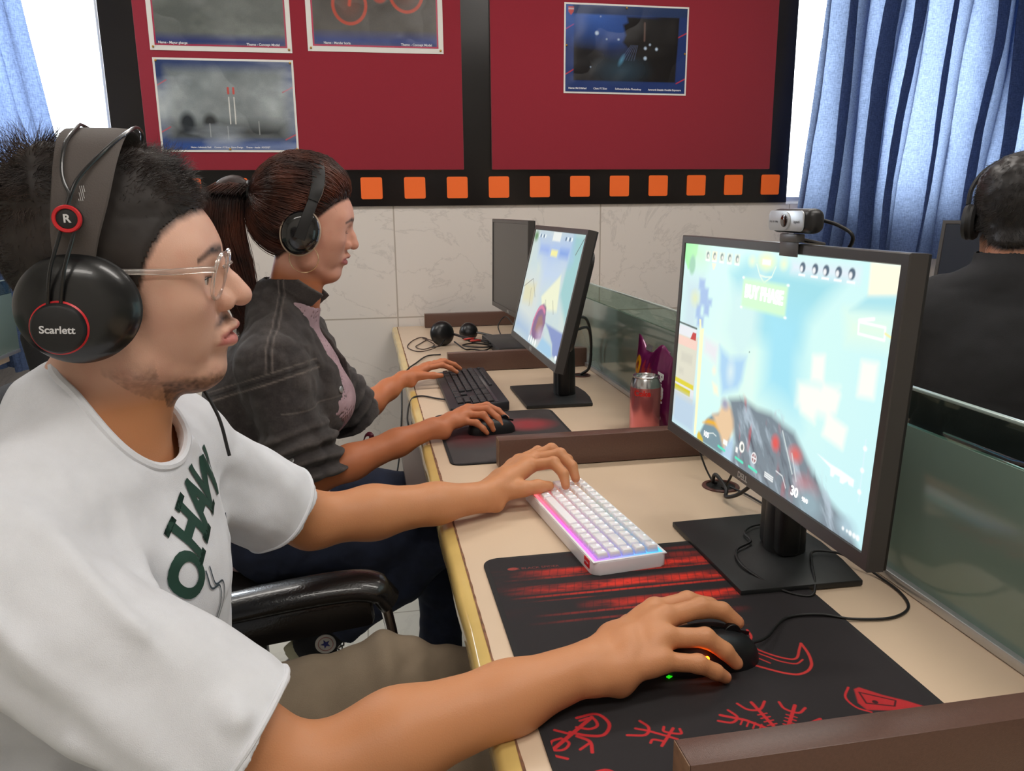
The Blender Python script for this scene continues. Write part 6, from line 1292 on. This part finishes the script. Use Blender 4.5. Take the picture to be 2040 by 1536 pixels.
whair, Vh, Nh, qh, cvh = hair_cap('hair', V, F, NV, HW, w_cover, w_thick, M_WHAIR, woman, WP, .12, WS)
tie = np.array([-.1235, 0, .046])
rng = np.random.RandomState(8); sel = rng.choice(len(Vh), 5200); P0_ = (to_local(Vh[sel], HW)); N0 = Nh[sel]@np.array(HW)[:3, :3]
# strands combed over the head to the tie
t = np.linspace(0, 1, 9)[None, :, None]; A0 = P0_[:, None]; Tt = tie+rng.normal(0, .008, (len(sel), 3)); L0 = A0*(1-t)+Tt[:, None]*t
cen = np.array([-.012, 0, .040]); dirc = L0-cen; rad_s = np.linalg.norm(P0_-cen, axis=1)[:, None, None]; rad_t = np.linalg.norm(tie-cen); rr = rad_s*(1-t)+rad_t*t+.010*np.sin(np.pi*t)+.001; dn = dirc/np.linalg.norm(dirc, axis=2)[..., None]
PT = cen+dn*rr+rng.normal(0, .0012, (len(sel), 1, 3)); keep = (PT[..., 0].min(1) > -.16)
SV, SF = tubes3(from_local(PT[keep].reshape(-1, 3), HW).reshape(-1, 9, 3), rng.uniform(.0005, .0009, keep.sum())); obj_np('combed_strands', SV-WP, SF, M_WHAIR2, whair)
# ponytail
gp = Field(); tw = from_local([tie+[-.004, 0, 0]], HW)[0]; PC = [tw, tw+[-.030, .0, .012], tw+[-.060, -.003, -.020], tw+[-.066, -.006, -.085], tw+[-.050, -.010, -.155], tw+[-.032, -.012, -.225], tw+[-.018, -.015, -.275]]; PC = [np.array(a) for a in PC]
PR = [.012, .024, .034, .036, .032, .022, .007]; gp.chain([a for a in spline(PC, 4)], list(np.interp(np.linspace(0, 6, 25), range(7), PR)*.72), .012)
def pony(p): return gp(p)-.004*(fbm2(p[:, 0]*90, p[:, 1]*90, 3, 3, p[:, 2]*10)-.5)
Vq, Fq = sdf_mesh(pony, tw-[.16, .08, .33], tw+[.04, .08, .06], .004); pt = obj_np('ponytail', Vq-WP, Fq, M_WHAIR, whair)
n = 3600; cl = np.array(spline(PC, 5)); rl = np.interp(np.linspace(0, 6, len(cl)), range(7), PR); idx = np.linspace(0, len(cl)-1, 12).astype(int); ang = rng.rand(n)*6.283; rd = np.sqrt(rng.uniform(.5, 1.9, n)); e0 = rng.randint(8, 13, n)
tt = np.linspace(0, 1, 12); base = cl[idx][None]; offs = np.stack([np.cos(ang), np.sin(ang), 0*ang], 1)[:, None]*(rl[idx][None, :, None]*rd[:, None, None]+.0015)*np.array([1, .8, 1]); Pst = base+offs+rng.normal(0, .002, (n, 1, 3))+.006*np.sin(tt[None, :, None]*rng.uniform(2, 7, (n, 1, 1))+rng.rand(n, 1, 3)*6)*tt[None, :, None]
Pst[:, -1] += rng.normal(0, .010, (n, 3)); Pst[:, -1, 2] -= rng.uniform(0, .03, n)
SV, SF = tubes3(Pst, rng.uniform(.0006, .0013, n)); obj_np('ponytail_strands', SV-WP, SF, M_WHAIR2, pt)
n = 500; rt = rng.choice(np.where((qh[:, 2] > .0))[0], n); SV, SF = strands(Vh[rt], Nh[rt]*.35+np.array([-.8, 0, .1])+rng.normal(0, .3, (n, 3)), rng.uniform(.012, .035, n), np.full(n, .00022), (0, 0, -.3), curl=.2, seg=5, seed=5, turb=.8); obj_np('loose_hairs', SV-WP, SF, M_WHAIR2, whair)
b = B(); M_ = HW @ Matrix.Translation(tuple(tie+[-.006, 0, .001])) @ RY(80); tube(b, [tuple((M_ @ Vector((.017*math.cos(a), .017*math.sin(a), 0)))-Vector(WP)) for a in np.linspace(0, 2*math.pi, 24, endpoint=False)], .005, 8, closed=True); obj('hair_tie', b, M_MB, whair)
lashes(HW, woman, WP, WS, .0040, M_WHAIR); eyes(HW, woman, WP, WS, (0, -.6))
# ---- tee, jacket
M_TEE = mat('dusty_pink_tee', (178, 150, 158), .9, noise=.25, nscale=14, bump=.25, bscale=900)
M_DEN = paint_mat('faded_black_denim', .9, noise=.16, nscale=260, bump=.5, bscale=1400, spec=.2, sheen=.15)
gt = Field(); wtorso(gt, .010); gt.ell(v3(-.115, 1.745, .085), (.070, .10, .065), .03, '+', WTR); gt.cap(v3(-.178, 1.756, .24), v3(-.150, 1.757, .318), .060, .053, .03); nc = v3(-.155, 1.757, .312); nd = np.array([.45, 0, .9]); nd /= np.linalg.norm(nd)
def tee(p):
    w = folds(p, 31, .006, 13); O = gt(p)-w; I = O+.005; rel = p-nc; hg = rel@nd; rad = np.linalg.norm(rel-np.outer(hg, nd), axis=1); I = np.minimum(I, np.maximum(rad-.0500, -hg-.06)); O = np.maximum(O, hg-.006); return np.maximum(np.maximum(O, -I), (T-.25)-p[:, 2])
Vt_, Ft_ = sdf_mesh(tee, (-.40, 1.54, T-.27), (-.02, 1.97, T+.34), .004, thin=.01); obj_np('tee', Vt_-WP, Ft_, M_TEE, woman)
jf = {}
for o in (0., -.011):
    gj = Field(); wtorso(gj, .020+o); gj.ell(v3(-.275, 1.755, .06), (.09+o, .15+o, .16+o), .05, '+', WTR); gj.ell(v3(-.24, 1.755, -.13), (.128+o, .168+o, .10+o), .05, '+', WTR); jf[o] = gj
def wsleeve(p, S, E, frac, r0, r1, o, ext):
    ax = E-S; L = np.linalg.norm(ax); ax = ax/L; h = S+ax*L*frac; t = (p-S)@ax/L; d = capd(p, S, S+ax*L*(frac+.2), r0+o, r1+o)
    roll = .011*np.clip((t-frac+.48)/.08, 0, 1)*(1+.7*np.sin(t*44+4*fbm2(p[:, 0]*14, p[:, 1]*14, 4, 2, p[:, 2]*8)))*(t < frac+.05); return np.maximum(d-roll, (p-h)@ax-ext)
JC = v3(-.170, 1.756, .318); nj = np.array([.60, 0, .80])
def jacket(p):
    w = folds(p, 41, .020, 12, 1.1)-.003+.008*(fbm2(p[:, 0]*30, p[:, 1]*22, 17, 3, p[:, 2]*34)-.5)
    r = []
    for o, ext in ((0., 0.), (-.011, .03)):
        d = jf[o](p); d = smin(d, wsleeve(p, wR, wRe, 1.0, .062, .064, o, ext), .03); d = smin(d, wsleeve(p, wL, wLe, 1.02, .062, .060, o, ext), .03); r.append(d-w)
    O, I = r
    # stand-up collar that lies open, and the open front below it
    rel = p-JC; hg = rel@nj; rad = np.linalg.norm(rel-np.outer(hg, nj), axis=1); col = np.maximum(np.abs(rad-.060-.15*np.clip(hg, 0, 1)+.35*np.clip(.02-hg, 0, 1))-.0045, np.abs(hg-.012)-.040); O = smin(O, col, .008)
    I = np.minimum(I, np.maximum(rad-.0545-.15*np.clip(hg, 0, 1), -hg-.06)); lat = (p-v3(-.17, 1.752, 0))@WLAT; fw = (p-v3(-.17, 1.752, 0))@WF_
    op = np.abs(lat)-(.050-.20*np.clip(p[:, 2]-(T+.20), 0, .14)+.10*np.clip((T+.02)-p[:, 2], 0, 1)); op = np.maximum(op, .02-fw)
    return np.maximum(np.maximum(np.maximum(O, -I), -op), (T-.165)-p[:, 2])
Vj, Fj = sdf_mesh(jacket, (-.42, 1.46, T-.19), (.03, 2.11, T+.36), .0030, thin=.014)
# denim paint: wear on raised creases, stitched seams
lap = np.zeros(len(Vj)); NJ = vnormals(Vj, Fj); acc = np.zeros_like(Vj); wt = np.zeros(len(Vj))
for a in range(4): np.add.at(acc, Fj[:, a], Vj[Fj[:, (a+1) % 4]]); np.add.at(wt, Fj[:, a], 1)
curv = ((Vj-acc/np.maximum(wt, 1)[:, None])*NJ).sum(1)
Cj = np.tile(lin((58, 53, 53)), (len(Vj), 1)).astype(float)
def mixj(a, col):
    global Cj; a = np.clip(a, 0, 1)[:, None]; Cj = Cj*(1-a)+lin(col)*a
mixj((fbm2(Vj[:, 0]*16, Vj[:, 1]*16, 5, 4, Vj[:, 2]*16)-.42)*1.6, (84, 78, 76)); mixj(curv*900, (112, 104, 100))
axr = (wRe-wR)/np.linalg.norm(wRe-wR); tR = (Vj-wR)@axr; lt = (Vj-v3(-.18, 1.752, 0))@WLAT
near = np.clip((Vj[:, 1]-1.46)/.01, 0, 1)
for dd, col, wdt in ((.030, (128, 118, 112), .0016), (.021, (30, 26, 26), .0018), (.012, (112, 104, 98), .0014)): mixj(np.clip(1.4-np.abs(tR-dd+.10*(lt < -.10)*0)/wdt, 0, 1)*(np.abs(lt) > .105)*(Vj[:, 1] < 1.70)*.8, col)
fwj = (Vj-v3(-.18, 1.752, 0))@WF_
for dd, col in ((.004, (120, 110, 106)), (.016, (120, 110, 106)), (.010, (32, 28, 28))): mixj(np.clip(1.3-np.abs(fwj-dd)/.0016, 0, 1)*(Vj[:, 2] > T+.195)*(lt < -.02)*.7, col)
mixj(np.clip(1.3-np.abs(Vj[:, 2]-(T+.115))/.0016, 0, 1)*(fwj > .03)*.6, (112, 104, 98))
jk = obj_np('denim_jacket', Vj-WP, Fj, M_DEN, woman, col=Cj)
M_BTN = mat('silver_button', (205, 205, 205), .3, metal=.7); bj = bvh_of(Vj, Fj)
for pt_ in (v3(-.055, 1.665, .128), v3(-.165, 1.50, .028)):
    loc, nrm, i_, d_ = bj.find_nearest(Vector(pt_)); b = B(); cyl(b, (0, 0, .0015), .0078, .003, 24, bev=.001); Mq = Matrix.Translation(loc-Vector(WP)) @ nrm.to_track_quat('Z', 'Y').to_matrix().to_4x4(); bmesh.ops.transform(b, matrix=Mq, verts=b.verts[:]); obj('jacket_button', b, M_BTN, jk)
M_RIB = mat('dark_red_ribbon', (86, 22, 40), .4)
b = B(); c0 = Vector(v3(-.030, 1.72, -.02)-WP)
for pp in ([(0, 0, 0), (.010, -.01, .03), (.022, -.02, .032), (.018, -.01, .008), (0, 0, 0)], [(0, 0, 0), (.02, -.01, .008), (.045, -.02, .012), (.05, -.02, .004), (.02, -.01, -.006)], [(0, 0, 0), (.012, -.01, -.02), (.02, -.02, -.045)], [(0, 0, 0), (-.01, 0, -.02), (-.012, 0, -.05)]): tube(b, [c0+Vector(p) for p in spline(pp, 4)], .0055, 8, flat=.25)
ball(b, c0, (.008, .008, .007), 12); obj('waist_ribbon', b, M_RIB, woman)
# ---- jeans and shoes
M_JEAN = mat('dark_blue_denim', (26, 34, 56), .9, noise=.25, nscale=30, bump=.4, bscale=1100)
tj = legs_field(-.2, [(v3(-.25, 1.665, -.205), v3(.165, 1.665, -.205), v3(-.100, 1.700, -.436), .082, .062, .050), (v3(-.25, 1.845, -.205), v3(.165, 1.865, -.205), v3(.14, 1.86, -.66), .082, .062, .052)]); tj.ell(v3(-.25, 1.755, -.19), (.135, .170, .09), .05)
axl = v3(-.100, 1.700, -.436)-v3(.165, 1.665, -.205); axl /= np.linalg.norm(axl)
def jeans(p):
    w = .009*(np.abs(fbm2(p[:, 0]*20, p[:, 1]*12, 61, 3, p[:, 2]*20)-.5)*2); return np.maximum(np.maximum(tj(p)-w, p[:, 2]-(T-.12)), np.where(p[:, 1] < 1.775, (p-v3(-.100, 1.700, -.436))@axl-.006, (T-.69)-p[:, 2]))
Vj_, Fj_ = sdf_mesh(jeans, (-.42, 1.55, T-.74), (.26, 1.98, T-.09), .005); obj_np('jeans', Vj_-WP, Fj_, M_JEAN, woman)
M_CANV = mat('black_canvas', (26, 27, 34), .85, bump=.4, bscale=1200); M_SOLE = mat('off_white_rubber', (188, 186, 160), .6, noise=.08, nscale=60); M_PATCH = mat('patch_white', (190, 186, 184), .7); M_STAR = mat('blue_print', (34, 40, 110), .7); M_LACE = mat('shoe_lace', (200, 198, 190), .8)
def sneaker(M, name='sneaker'):
    """canvas high top; local +x toe, +z up the ankle, origin at the heel on the sole"""
    A = Matrix.Translation(-Vector(WP)) @ M; f = Field(); f.chain([(.035, 0, .035), (.12, 0, .032), (.215, 0, .028)], [.034, .036, .030], .03); f.cap((.045, 0, .05), (.040, 0, .125), .036, .042, .03)
    fn = lambda p: np.maximum(np.maximum(f(p), .024-p[:, 2]), p[:, 2]-.135)
    Vv, Ff = sdf_mesh(fn, (-.03, -.06, 0), (.27, .06, .16), .005); up = obj_np(name, from_local(Vv, A), Ff, M_CANV, woman)
    o = [(.035+.265/2+.0, 0)]; pts = []
    for t in np.linspace(0, 2*math.pi, 48, endpoint=False):
        x = .123+.128*math.cos(t); y = .041*math.sin(t)*(1+.12*math.cos(t-.6)); pts.append((x, y))
    b = B(); prism(b, pts, .0, .028, None, .004); bmesh.ops.transform(b, matrix=A, verts=b.verts[:]); s = obj('rubber_sole', b, M_SOLE, up)
    b = B(); 
    for k in range(7): box(b, (.20-.026*k*1.0, 0, -.0006), (.010, .045-.012*(k == 0), .0018), .0004)
    bmesh.ops.transform(b, matrix=A, verts=b.verts[:]); obj('sole_tread', b, mat('tread_brown', (92, 78, 52), .8) if 'tread_brown' not in bpy.data.materials else bpy.data.materials['tread_brown'], up)
    P_ = A @ Matrix(((1, 0, 0, .042), (0, 0, -1, -.0425), (0, 1, 0, .092), (0, 0, 0, 1))); b = B(); cyl(b, (0, 0, 0), .0235, .0025, 40, bev=.0006); bmesh.ops.transform(b, matrix=P_, verts=b.verts[:]); pa = obj('ankle_patch', b, M_PATCH, up)
    st = [(.0115*(1 if i % 2 == 0 else .42)*math.sin(math.pi*i/5), .0115*(1 if i % 2 == 0 else .42)*math.cos(math.pi*i/5)) for i in range(10)]; b = B(); prism(b, st, .0012, .0018); bmesh.ops.transform(b, matrix=P_, verts=b.verts[:]); obj('printed_star', b, M_STAR, pa, ang=0)
    b = B(); tube(b, [(.0165*math.cos(a), .0165*math.sin(a), .0016) for a in np.linspace(0, 2*math.pi, 28, endpoint=False)], .0009, 6, closed=True); bmesh.ops.transform(b, matrix=P_, verts=b.verts[:]); obj('patch_lettering_ring', b, mat('faded_red_print', (186, 130, 128), .7) if 'faded_red_print' not in bpy.data.materials else bpy.data.materials['faded_red_print'], pa)
    b = B()
    for k in range(6): t = k/5; z = .066+.055*t; x = .100-.030*t; tube(b, [(x-.004, -.022, z-.004), (x+.006, -.008, z+.003), (x+.006, .008, z+.003), (x-.004, .022, z-.004)], .0022, 6)
    bmesh.ops.transform(b, matrix=A, verts=b.verts[:]); obj('laces', b, M_LACE, up)
    return up
# right foot tucked back under the seat; left foot flat
sneaker(Matrix.Translation((-.231, 1.703, T-.491)) @ RY(49)); sneaker(Matrix.Translation((.095, 1.86, .002)))
chair(-.30, 1.755, math.radians(0), 'black office chair under the woman, mostly hidden behind the man', arms=False)
# ---- her headphones and earring
hw = wear('headphones', 'black headphones with oval cups and cream edged pads, worn by the woman', 'headphones', HW); M_CRM = mat('cream_pad', (196, 176, 156), .7); M_HG = mat('glossy_black_cup', (16, 17, 20), .16, coat=.6)
for sg in (-1, 1):
    O_ = lat_M(sg, -.012, -.012) @ RZ(-8*(-sg)); S_ = O_ @ Matrix.Diagonal((.93, 1.12, 1, 1))
    cup = obj('ear_cup', lathe(B(), [(.0395, .086), (.0410, .090), (.0400, .096), (.035, .1015), (.026, .1045), (0, .1055)], 64, S_), M_HG, hw)
    obj('ear_pad', lathe(B(), [(.022, .084), (.024, .0755), (.034, .0735), (.0420, .0775), (.0435, .0835), (.0405, .0875)], 64, S_), M_CRM, cup)
    obj('side_arm', ribbon([(-.012, sg*.1040, -.024, .0115), (-.007, sg*.1060, .010, .0110), (-.002, sg*.1030, .038, .0105), (.002, sg*.0975, .060, .0100)], .0035, .0), M_HPM, hw, ang=50)
path = [(.001, -.0975, .056, .0105), (.004, -.093, .080, .0125), (.002, -.078, .108, .0135), (-.006, -.048, .1335, .0135), (-.012, 0, .1445, .0135), (-.006, .048, .1335, .0135), (.002, .078, .108, .0135), (.004, .093, .080, .0125), (.001, .0975, .056, .0105)]
for nm, off, m_, wsc in (('headband', .004, M_HPM, 1.), ('headband_lining', .0, M_CRM, 1.04)):
    obj(nm, ribbon([(a, b_, c_, d_*wsc) for a, b_, c_, d_ in path], .004, off), m_, hw, ang=50)
text('maker_script', 'Ubon', .006, M_SILV, hw, frame_M((.000, -.1065, .030), (1, 0, .15), (-.15, 0, 1)), depth=.0001)
M_GOLD = mat('thin_gold', (220, 190, 150), .25, metal=1)
er = wear('hoop_earring', 'large thin gold hoop earring below the woman\'s ear cup', 'earring', HW)
b = B(); tube(b, [(.004+.029*math.cos(a), -.083-.004*math.sin(a), -.062+.029*math.sin(a)) for a in np.linspace(0, 2*math.pi, 48, endpoint=False)], .0008, 8, closed=True); obj('hoop', b, M_GOLD, er)

# ================================================================ the third person, seen from behind beyond the partition
third = empty('person', (1.37, 1.475, -.30), 'person in black shirt seen from behind, sitting beyond the glass partition at the right edge', 'person'); TP = np.array([1.37, 1.475, -.30+T])
TY = math.radians(38); HT = head_frame((1.402, 1.512, .462), TY, math.radians(-6)); tF = np.array([math.cos(TY), math.sin(TY), 0]); tL = np.array([-math.sin(TY), math.cos(TY), 0]); TTR = np.stack([tF, tL, [0, 0, 1.]], 1)
def tp(f, l, z): return np.array([1.375, 1.482, T+.045])+tF*f+tL*l+np.array([0, 0, z])
tR, tLs = tp(-.02, -.19, .20), tp(-.02, .19, .20); tRe, tLe = tp(.10, -.25, -.03), tp(.10, .25, -.03); tRw, tLw = tp(.33, -.14, .03), tp(.33, .16, .03)
def ttorso(g, o=0.):
    g.ell(tp(-.005, 0, .09), (.115+o, .165+o, .15+o), .05, '+', TTR); g.cap(tR+tL*.02, tLs-tL*.02, .055+o, .055+o, .05); g.ell(tp(-.01, 0, -.06), (.11+o, .15+o, .15+o), .05, '+', TTR); g.ell(tp(-.01, 0, -.19), (.13+o, .17+o, .11+o), .05, '+', TTR)
    g.cap(tp(-.02, 0, .29), tR*.6+tp(-.02, 0, .27)*.4, .04+o, .045+o, .04); g.cap(tp(-.02, 0, .29), tLs*.6+tp(-.02, 0, .27)*.4, .04+o, .045+o, .04)
g = Field(); ttorso(g); g.cap(tp(.012, 0, .42), tp(-.02, 0, .24), .054, .060, .03); g.put(HT, head_prims(dict(jaw=-.0885)))
for S, E, Wp, sg in ((tR, tRe, tRw, 1), (tLs, tLe, tLw, -1)):
    g.chain([S, E], [.050, .041], .03); g.chain([E, E*.65+Wp*.35, Wp], [.040, .041, .027], .02)
    u = lambda a, l, z: Wp+tF*a+tL*(sg*l)+np.array([0, 0, z])
    hand_prims(g, Wp, [u(.085, .025, .022), u(.09, .005, .025), u(.085, -.015, .022), u(.078, -.033, .014)], [[u(.125, .028, .022), u(.145, .028, .010), u(.155, .028, -.004)], [u(.132, .006, .025), u(.155, .006, .012), u(.166, .006, -.004)], [u(.125, -.016, .022), u(.146, -.017, .010), u(.156, -.017, -.004)], [u(.110, -.036, .014), u(.126, -.037, .004), u(.134, -.038, -.005)]], [u(.03, .03, .004), u(.055, .048, .0), u(.08, .055, -.002), u(.10, .055, -.004)])
V, F = sdf_mesh(g, (1.05, 1.05, T-.32), (1.95, 2.05, T+.68), .0048)
def t_cover(x, ay, z): zl = np.interp(x, [-.12, -.09, -.05, -.02, .005, .02, .045, .075, .095], [-.062, -.070, -.050, -.030, -.02, 0, .05, .072, .078]); return np.clip((z-zl)/.014, 0, 1)
C = skin_paint(V, HT, (176, 122, 92), (170, 112, 80), (24, 20, 20), dict(hairline=lambda x, ay, z: np.clip(t_cover(x, ay, z+.004)*1.9, 0, .95)))
obj_np('body', V-TP, F, M_SKIN, third, col=C); NV = vnormals(V, F); M_TH = hair_mat('short_black_hair', (20, 17, 18), (36, 30, 28), .45)
th, Vh, Nh, qh, cvh = hair_cap('hair', V, F, NV, HT, t_cover, lambda x, ay, z: .010+.016*np.clip((z-.03)/.06, 0, 1), M_TH, third, TP, .5)
rng = np.random.RandomState(12); sel = rng.choice(len(Vh), 5000); cb = np.stack([np.full(5000, -.1), np.zeros(5000), np.full(5000, -.6)], 1)@np.array(HT)[:3, :3].T
SV, SF = strands(Vh[sel]-Nh[sel]*.002, Nh[sel]*.5+cb+rng.normal(0, .2, (5000, 3)), rng.uniform(.008, .022, 5000), np.full(5000, .0004), (0, 0, -.3), curl=.2, seg=4, seed=4, turb=.7); obj_np('hair_strands', SV-TP, SF, M_TH, th)
M_BSH = mat('black_shirt_cloth', (30, 31, 34), .88, noise=.12, nscale=30, bump=.35, bscale=900)
sf = {}
for o in (0., -.012): gg = Field(); ttorso(gg, .024+o); gg.chain([tR, tRe, tRw*.75+tRe*.25], [.064+o, .055+o, .040+o], .04); gg.chain([tLs, tLe, tLw*.75+tLe*.25], [.064+o, .055+o, .040+o], .04); sf[o] = gg
tn = np.array([*(tF[:2]*.30), .95]); tn /= np.linalg.norm(tn); tc_ = tp(-.005, 0, .305)
def tshirt(p):
    w = folds(p, 71, .013, 10, 1.2)-.002; O = sf[0.](p)-w; I = sf[-.012](p)-w; rel = p-tc_; hg = rel@tn; rad = np.linalg.norm(rel-np.outer(hg, tn), axis=1); O = smin(O, np.maximum(np.abs(rad-.073)-.0060, np.abs(hg-.012)-.030), .01); I = np.minimum(I, np.maximum(rad-.065, -hg-.06))
    for E, Wp in ((tRe, tRw), (tLe, tLw)): ax = (Wp-E)/np.linalg.norm(Wp-E); cutp = E*.3+Wp*.7; near = np.linalg.norm(p-Wp, axis=1) < .12; O = np.where(near, np.maximum(O, (p-cutp)@ax), O)
    return np.maximum(np.maximum(O, -I), (T-.24)-p[:, 2])
V2, F2 = sdf_mesh(tshirt, (1.00, 1.00, T-.26), (1.85, 2.05, T+.40), .0055, thin=.016); obj_np('shirt', V2-TP, F2, M_BSH, third)
tl = Field()
for sg in (-1, 1): tl.chain([tp(-.01, sg*.09, -.20), tp(.40, sg*.11, -.175)], [.086, .064], .05); tl.chain([tp(.40, sg*.11, -.175), tp(.38, sg*.11, -.67)], [.062, .052], .04)
tl.ell(tp(-.01, 0, -.19), (.138, .178, .10), .05, '+', TTR)
V2, F2 = sdf_mesh(lambda p: np.maximum(np.maximum(tl(p), p[:, 2]-(T-.12)), (T-.68)-p[:, 2]), (1.1, .95, T-.70), (2.1, 2.05, T-.08), .009); obj_np('trousers', V2-TP, F2, M_JEAN, third)
ts2 = Field()
for sg in (-1, 1): ts2.chain([tp(.36, sg*.11, -.705), tp(.52, sg*.11, -.715)], [.038, .030], .03)
V2, F2 = sdf_mesh(lambda p: np.maximum(ts2(p), .003-p[:, 2]), (1.4, 1.3, -.01), (2.1, 2.1, .12), .008); obj_np('shoes', V2-TP, F2, M_SHOE, third)
ht = wear('headphones', 'dark headphones worn by the person beyond the partition', 'headphones', HT)
for sg in (-1, 1):
    O_ = lat_M(sg, -.015, -.004); cup = obj('ear_cup', lathe(B(), [(.038, .088), (.040, .094), (.036, .102), (.020, .106), (0, .1065)], 40, O_), M_HPM, ht); obj('ear_pad', lathe(B(), [(.020, .088), (.024, .078), (.036, .076), (.040, .082), (.038, .088)], 40, O_), M_PAD, cup)
obj('headband', ribbon([(-.012, -.100, .034, .010), (-.006, -.098, .070, .011), (.012, -.082, .108, .012), (.02, -.050, .132, .012), (.024, 0, .143, .012), (.02, .050, .132, .012), (.012, .082, .108, .012), (-.006, .098, .070, .011), (-.012, .100, .034, .010)], .005), M_HPM, ht, ang=50)
ch3 = chair(1.385, 1.49, math.degrees(TY)*math.pi/180, 'black office stool under the person beyond the partition', arms=False, back=False)
# next desk row and its dark monitor
e = empty('far_desk_row', (2.33, 1.9, -T), 'cream desk of the next row beyond the person in black', 'desk')
obj('worktop', box(B(), (0, 0, T-.0175), (.62, 2.7, .035), .001), M_LAM, e)
for y in (-1.25, 0, 1.25): obj('support_panel', box(B(), (0, y, (T-.036)/2), (.55, .022, T-.037), .001), M_BRND, e)
M_OFFB = mat('dark_screen_blue_reflection_tint', (26, 34, 48), .22, spec=.6); M_OFF_ = M_OFF; M_OFF = M_OFFB  # blue of the reflected curtains put into the screen's base colour
monitor('switched off dark monitor beyond the person in black, before the right curtain', 2.20, 2.10, .445, 9, (2.185, 2.255), yaw=30, base_yaw=30, logo=False); M_OFF = M_OFF_
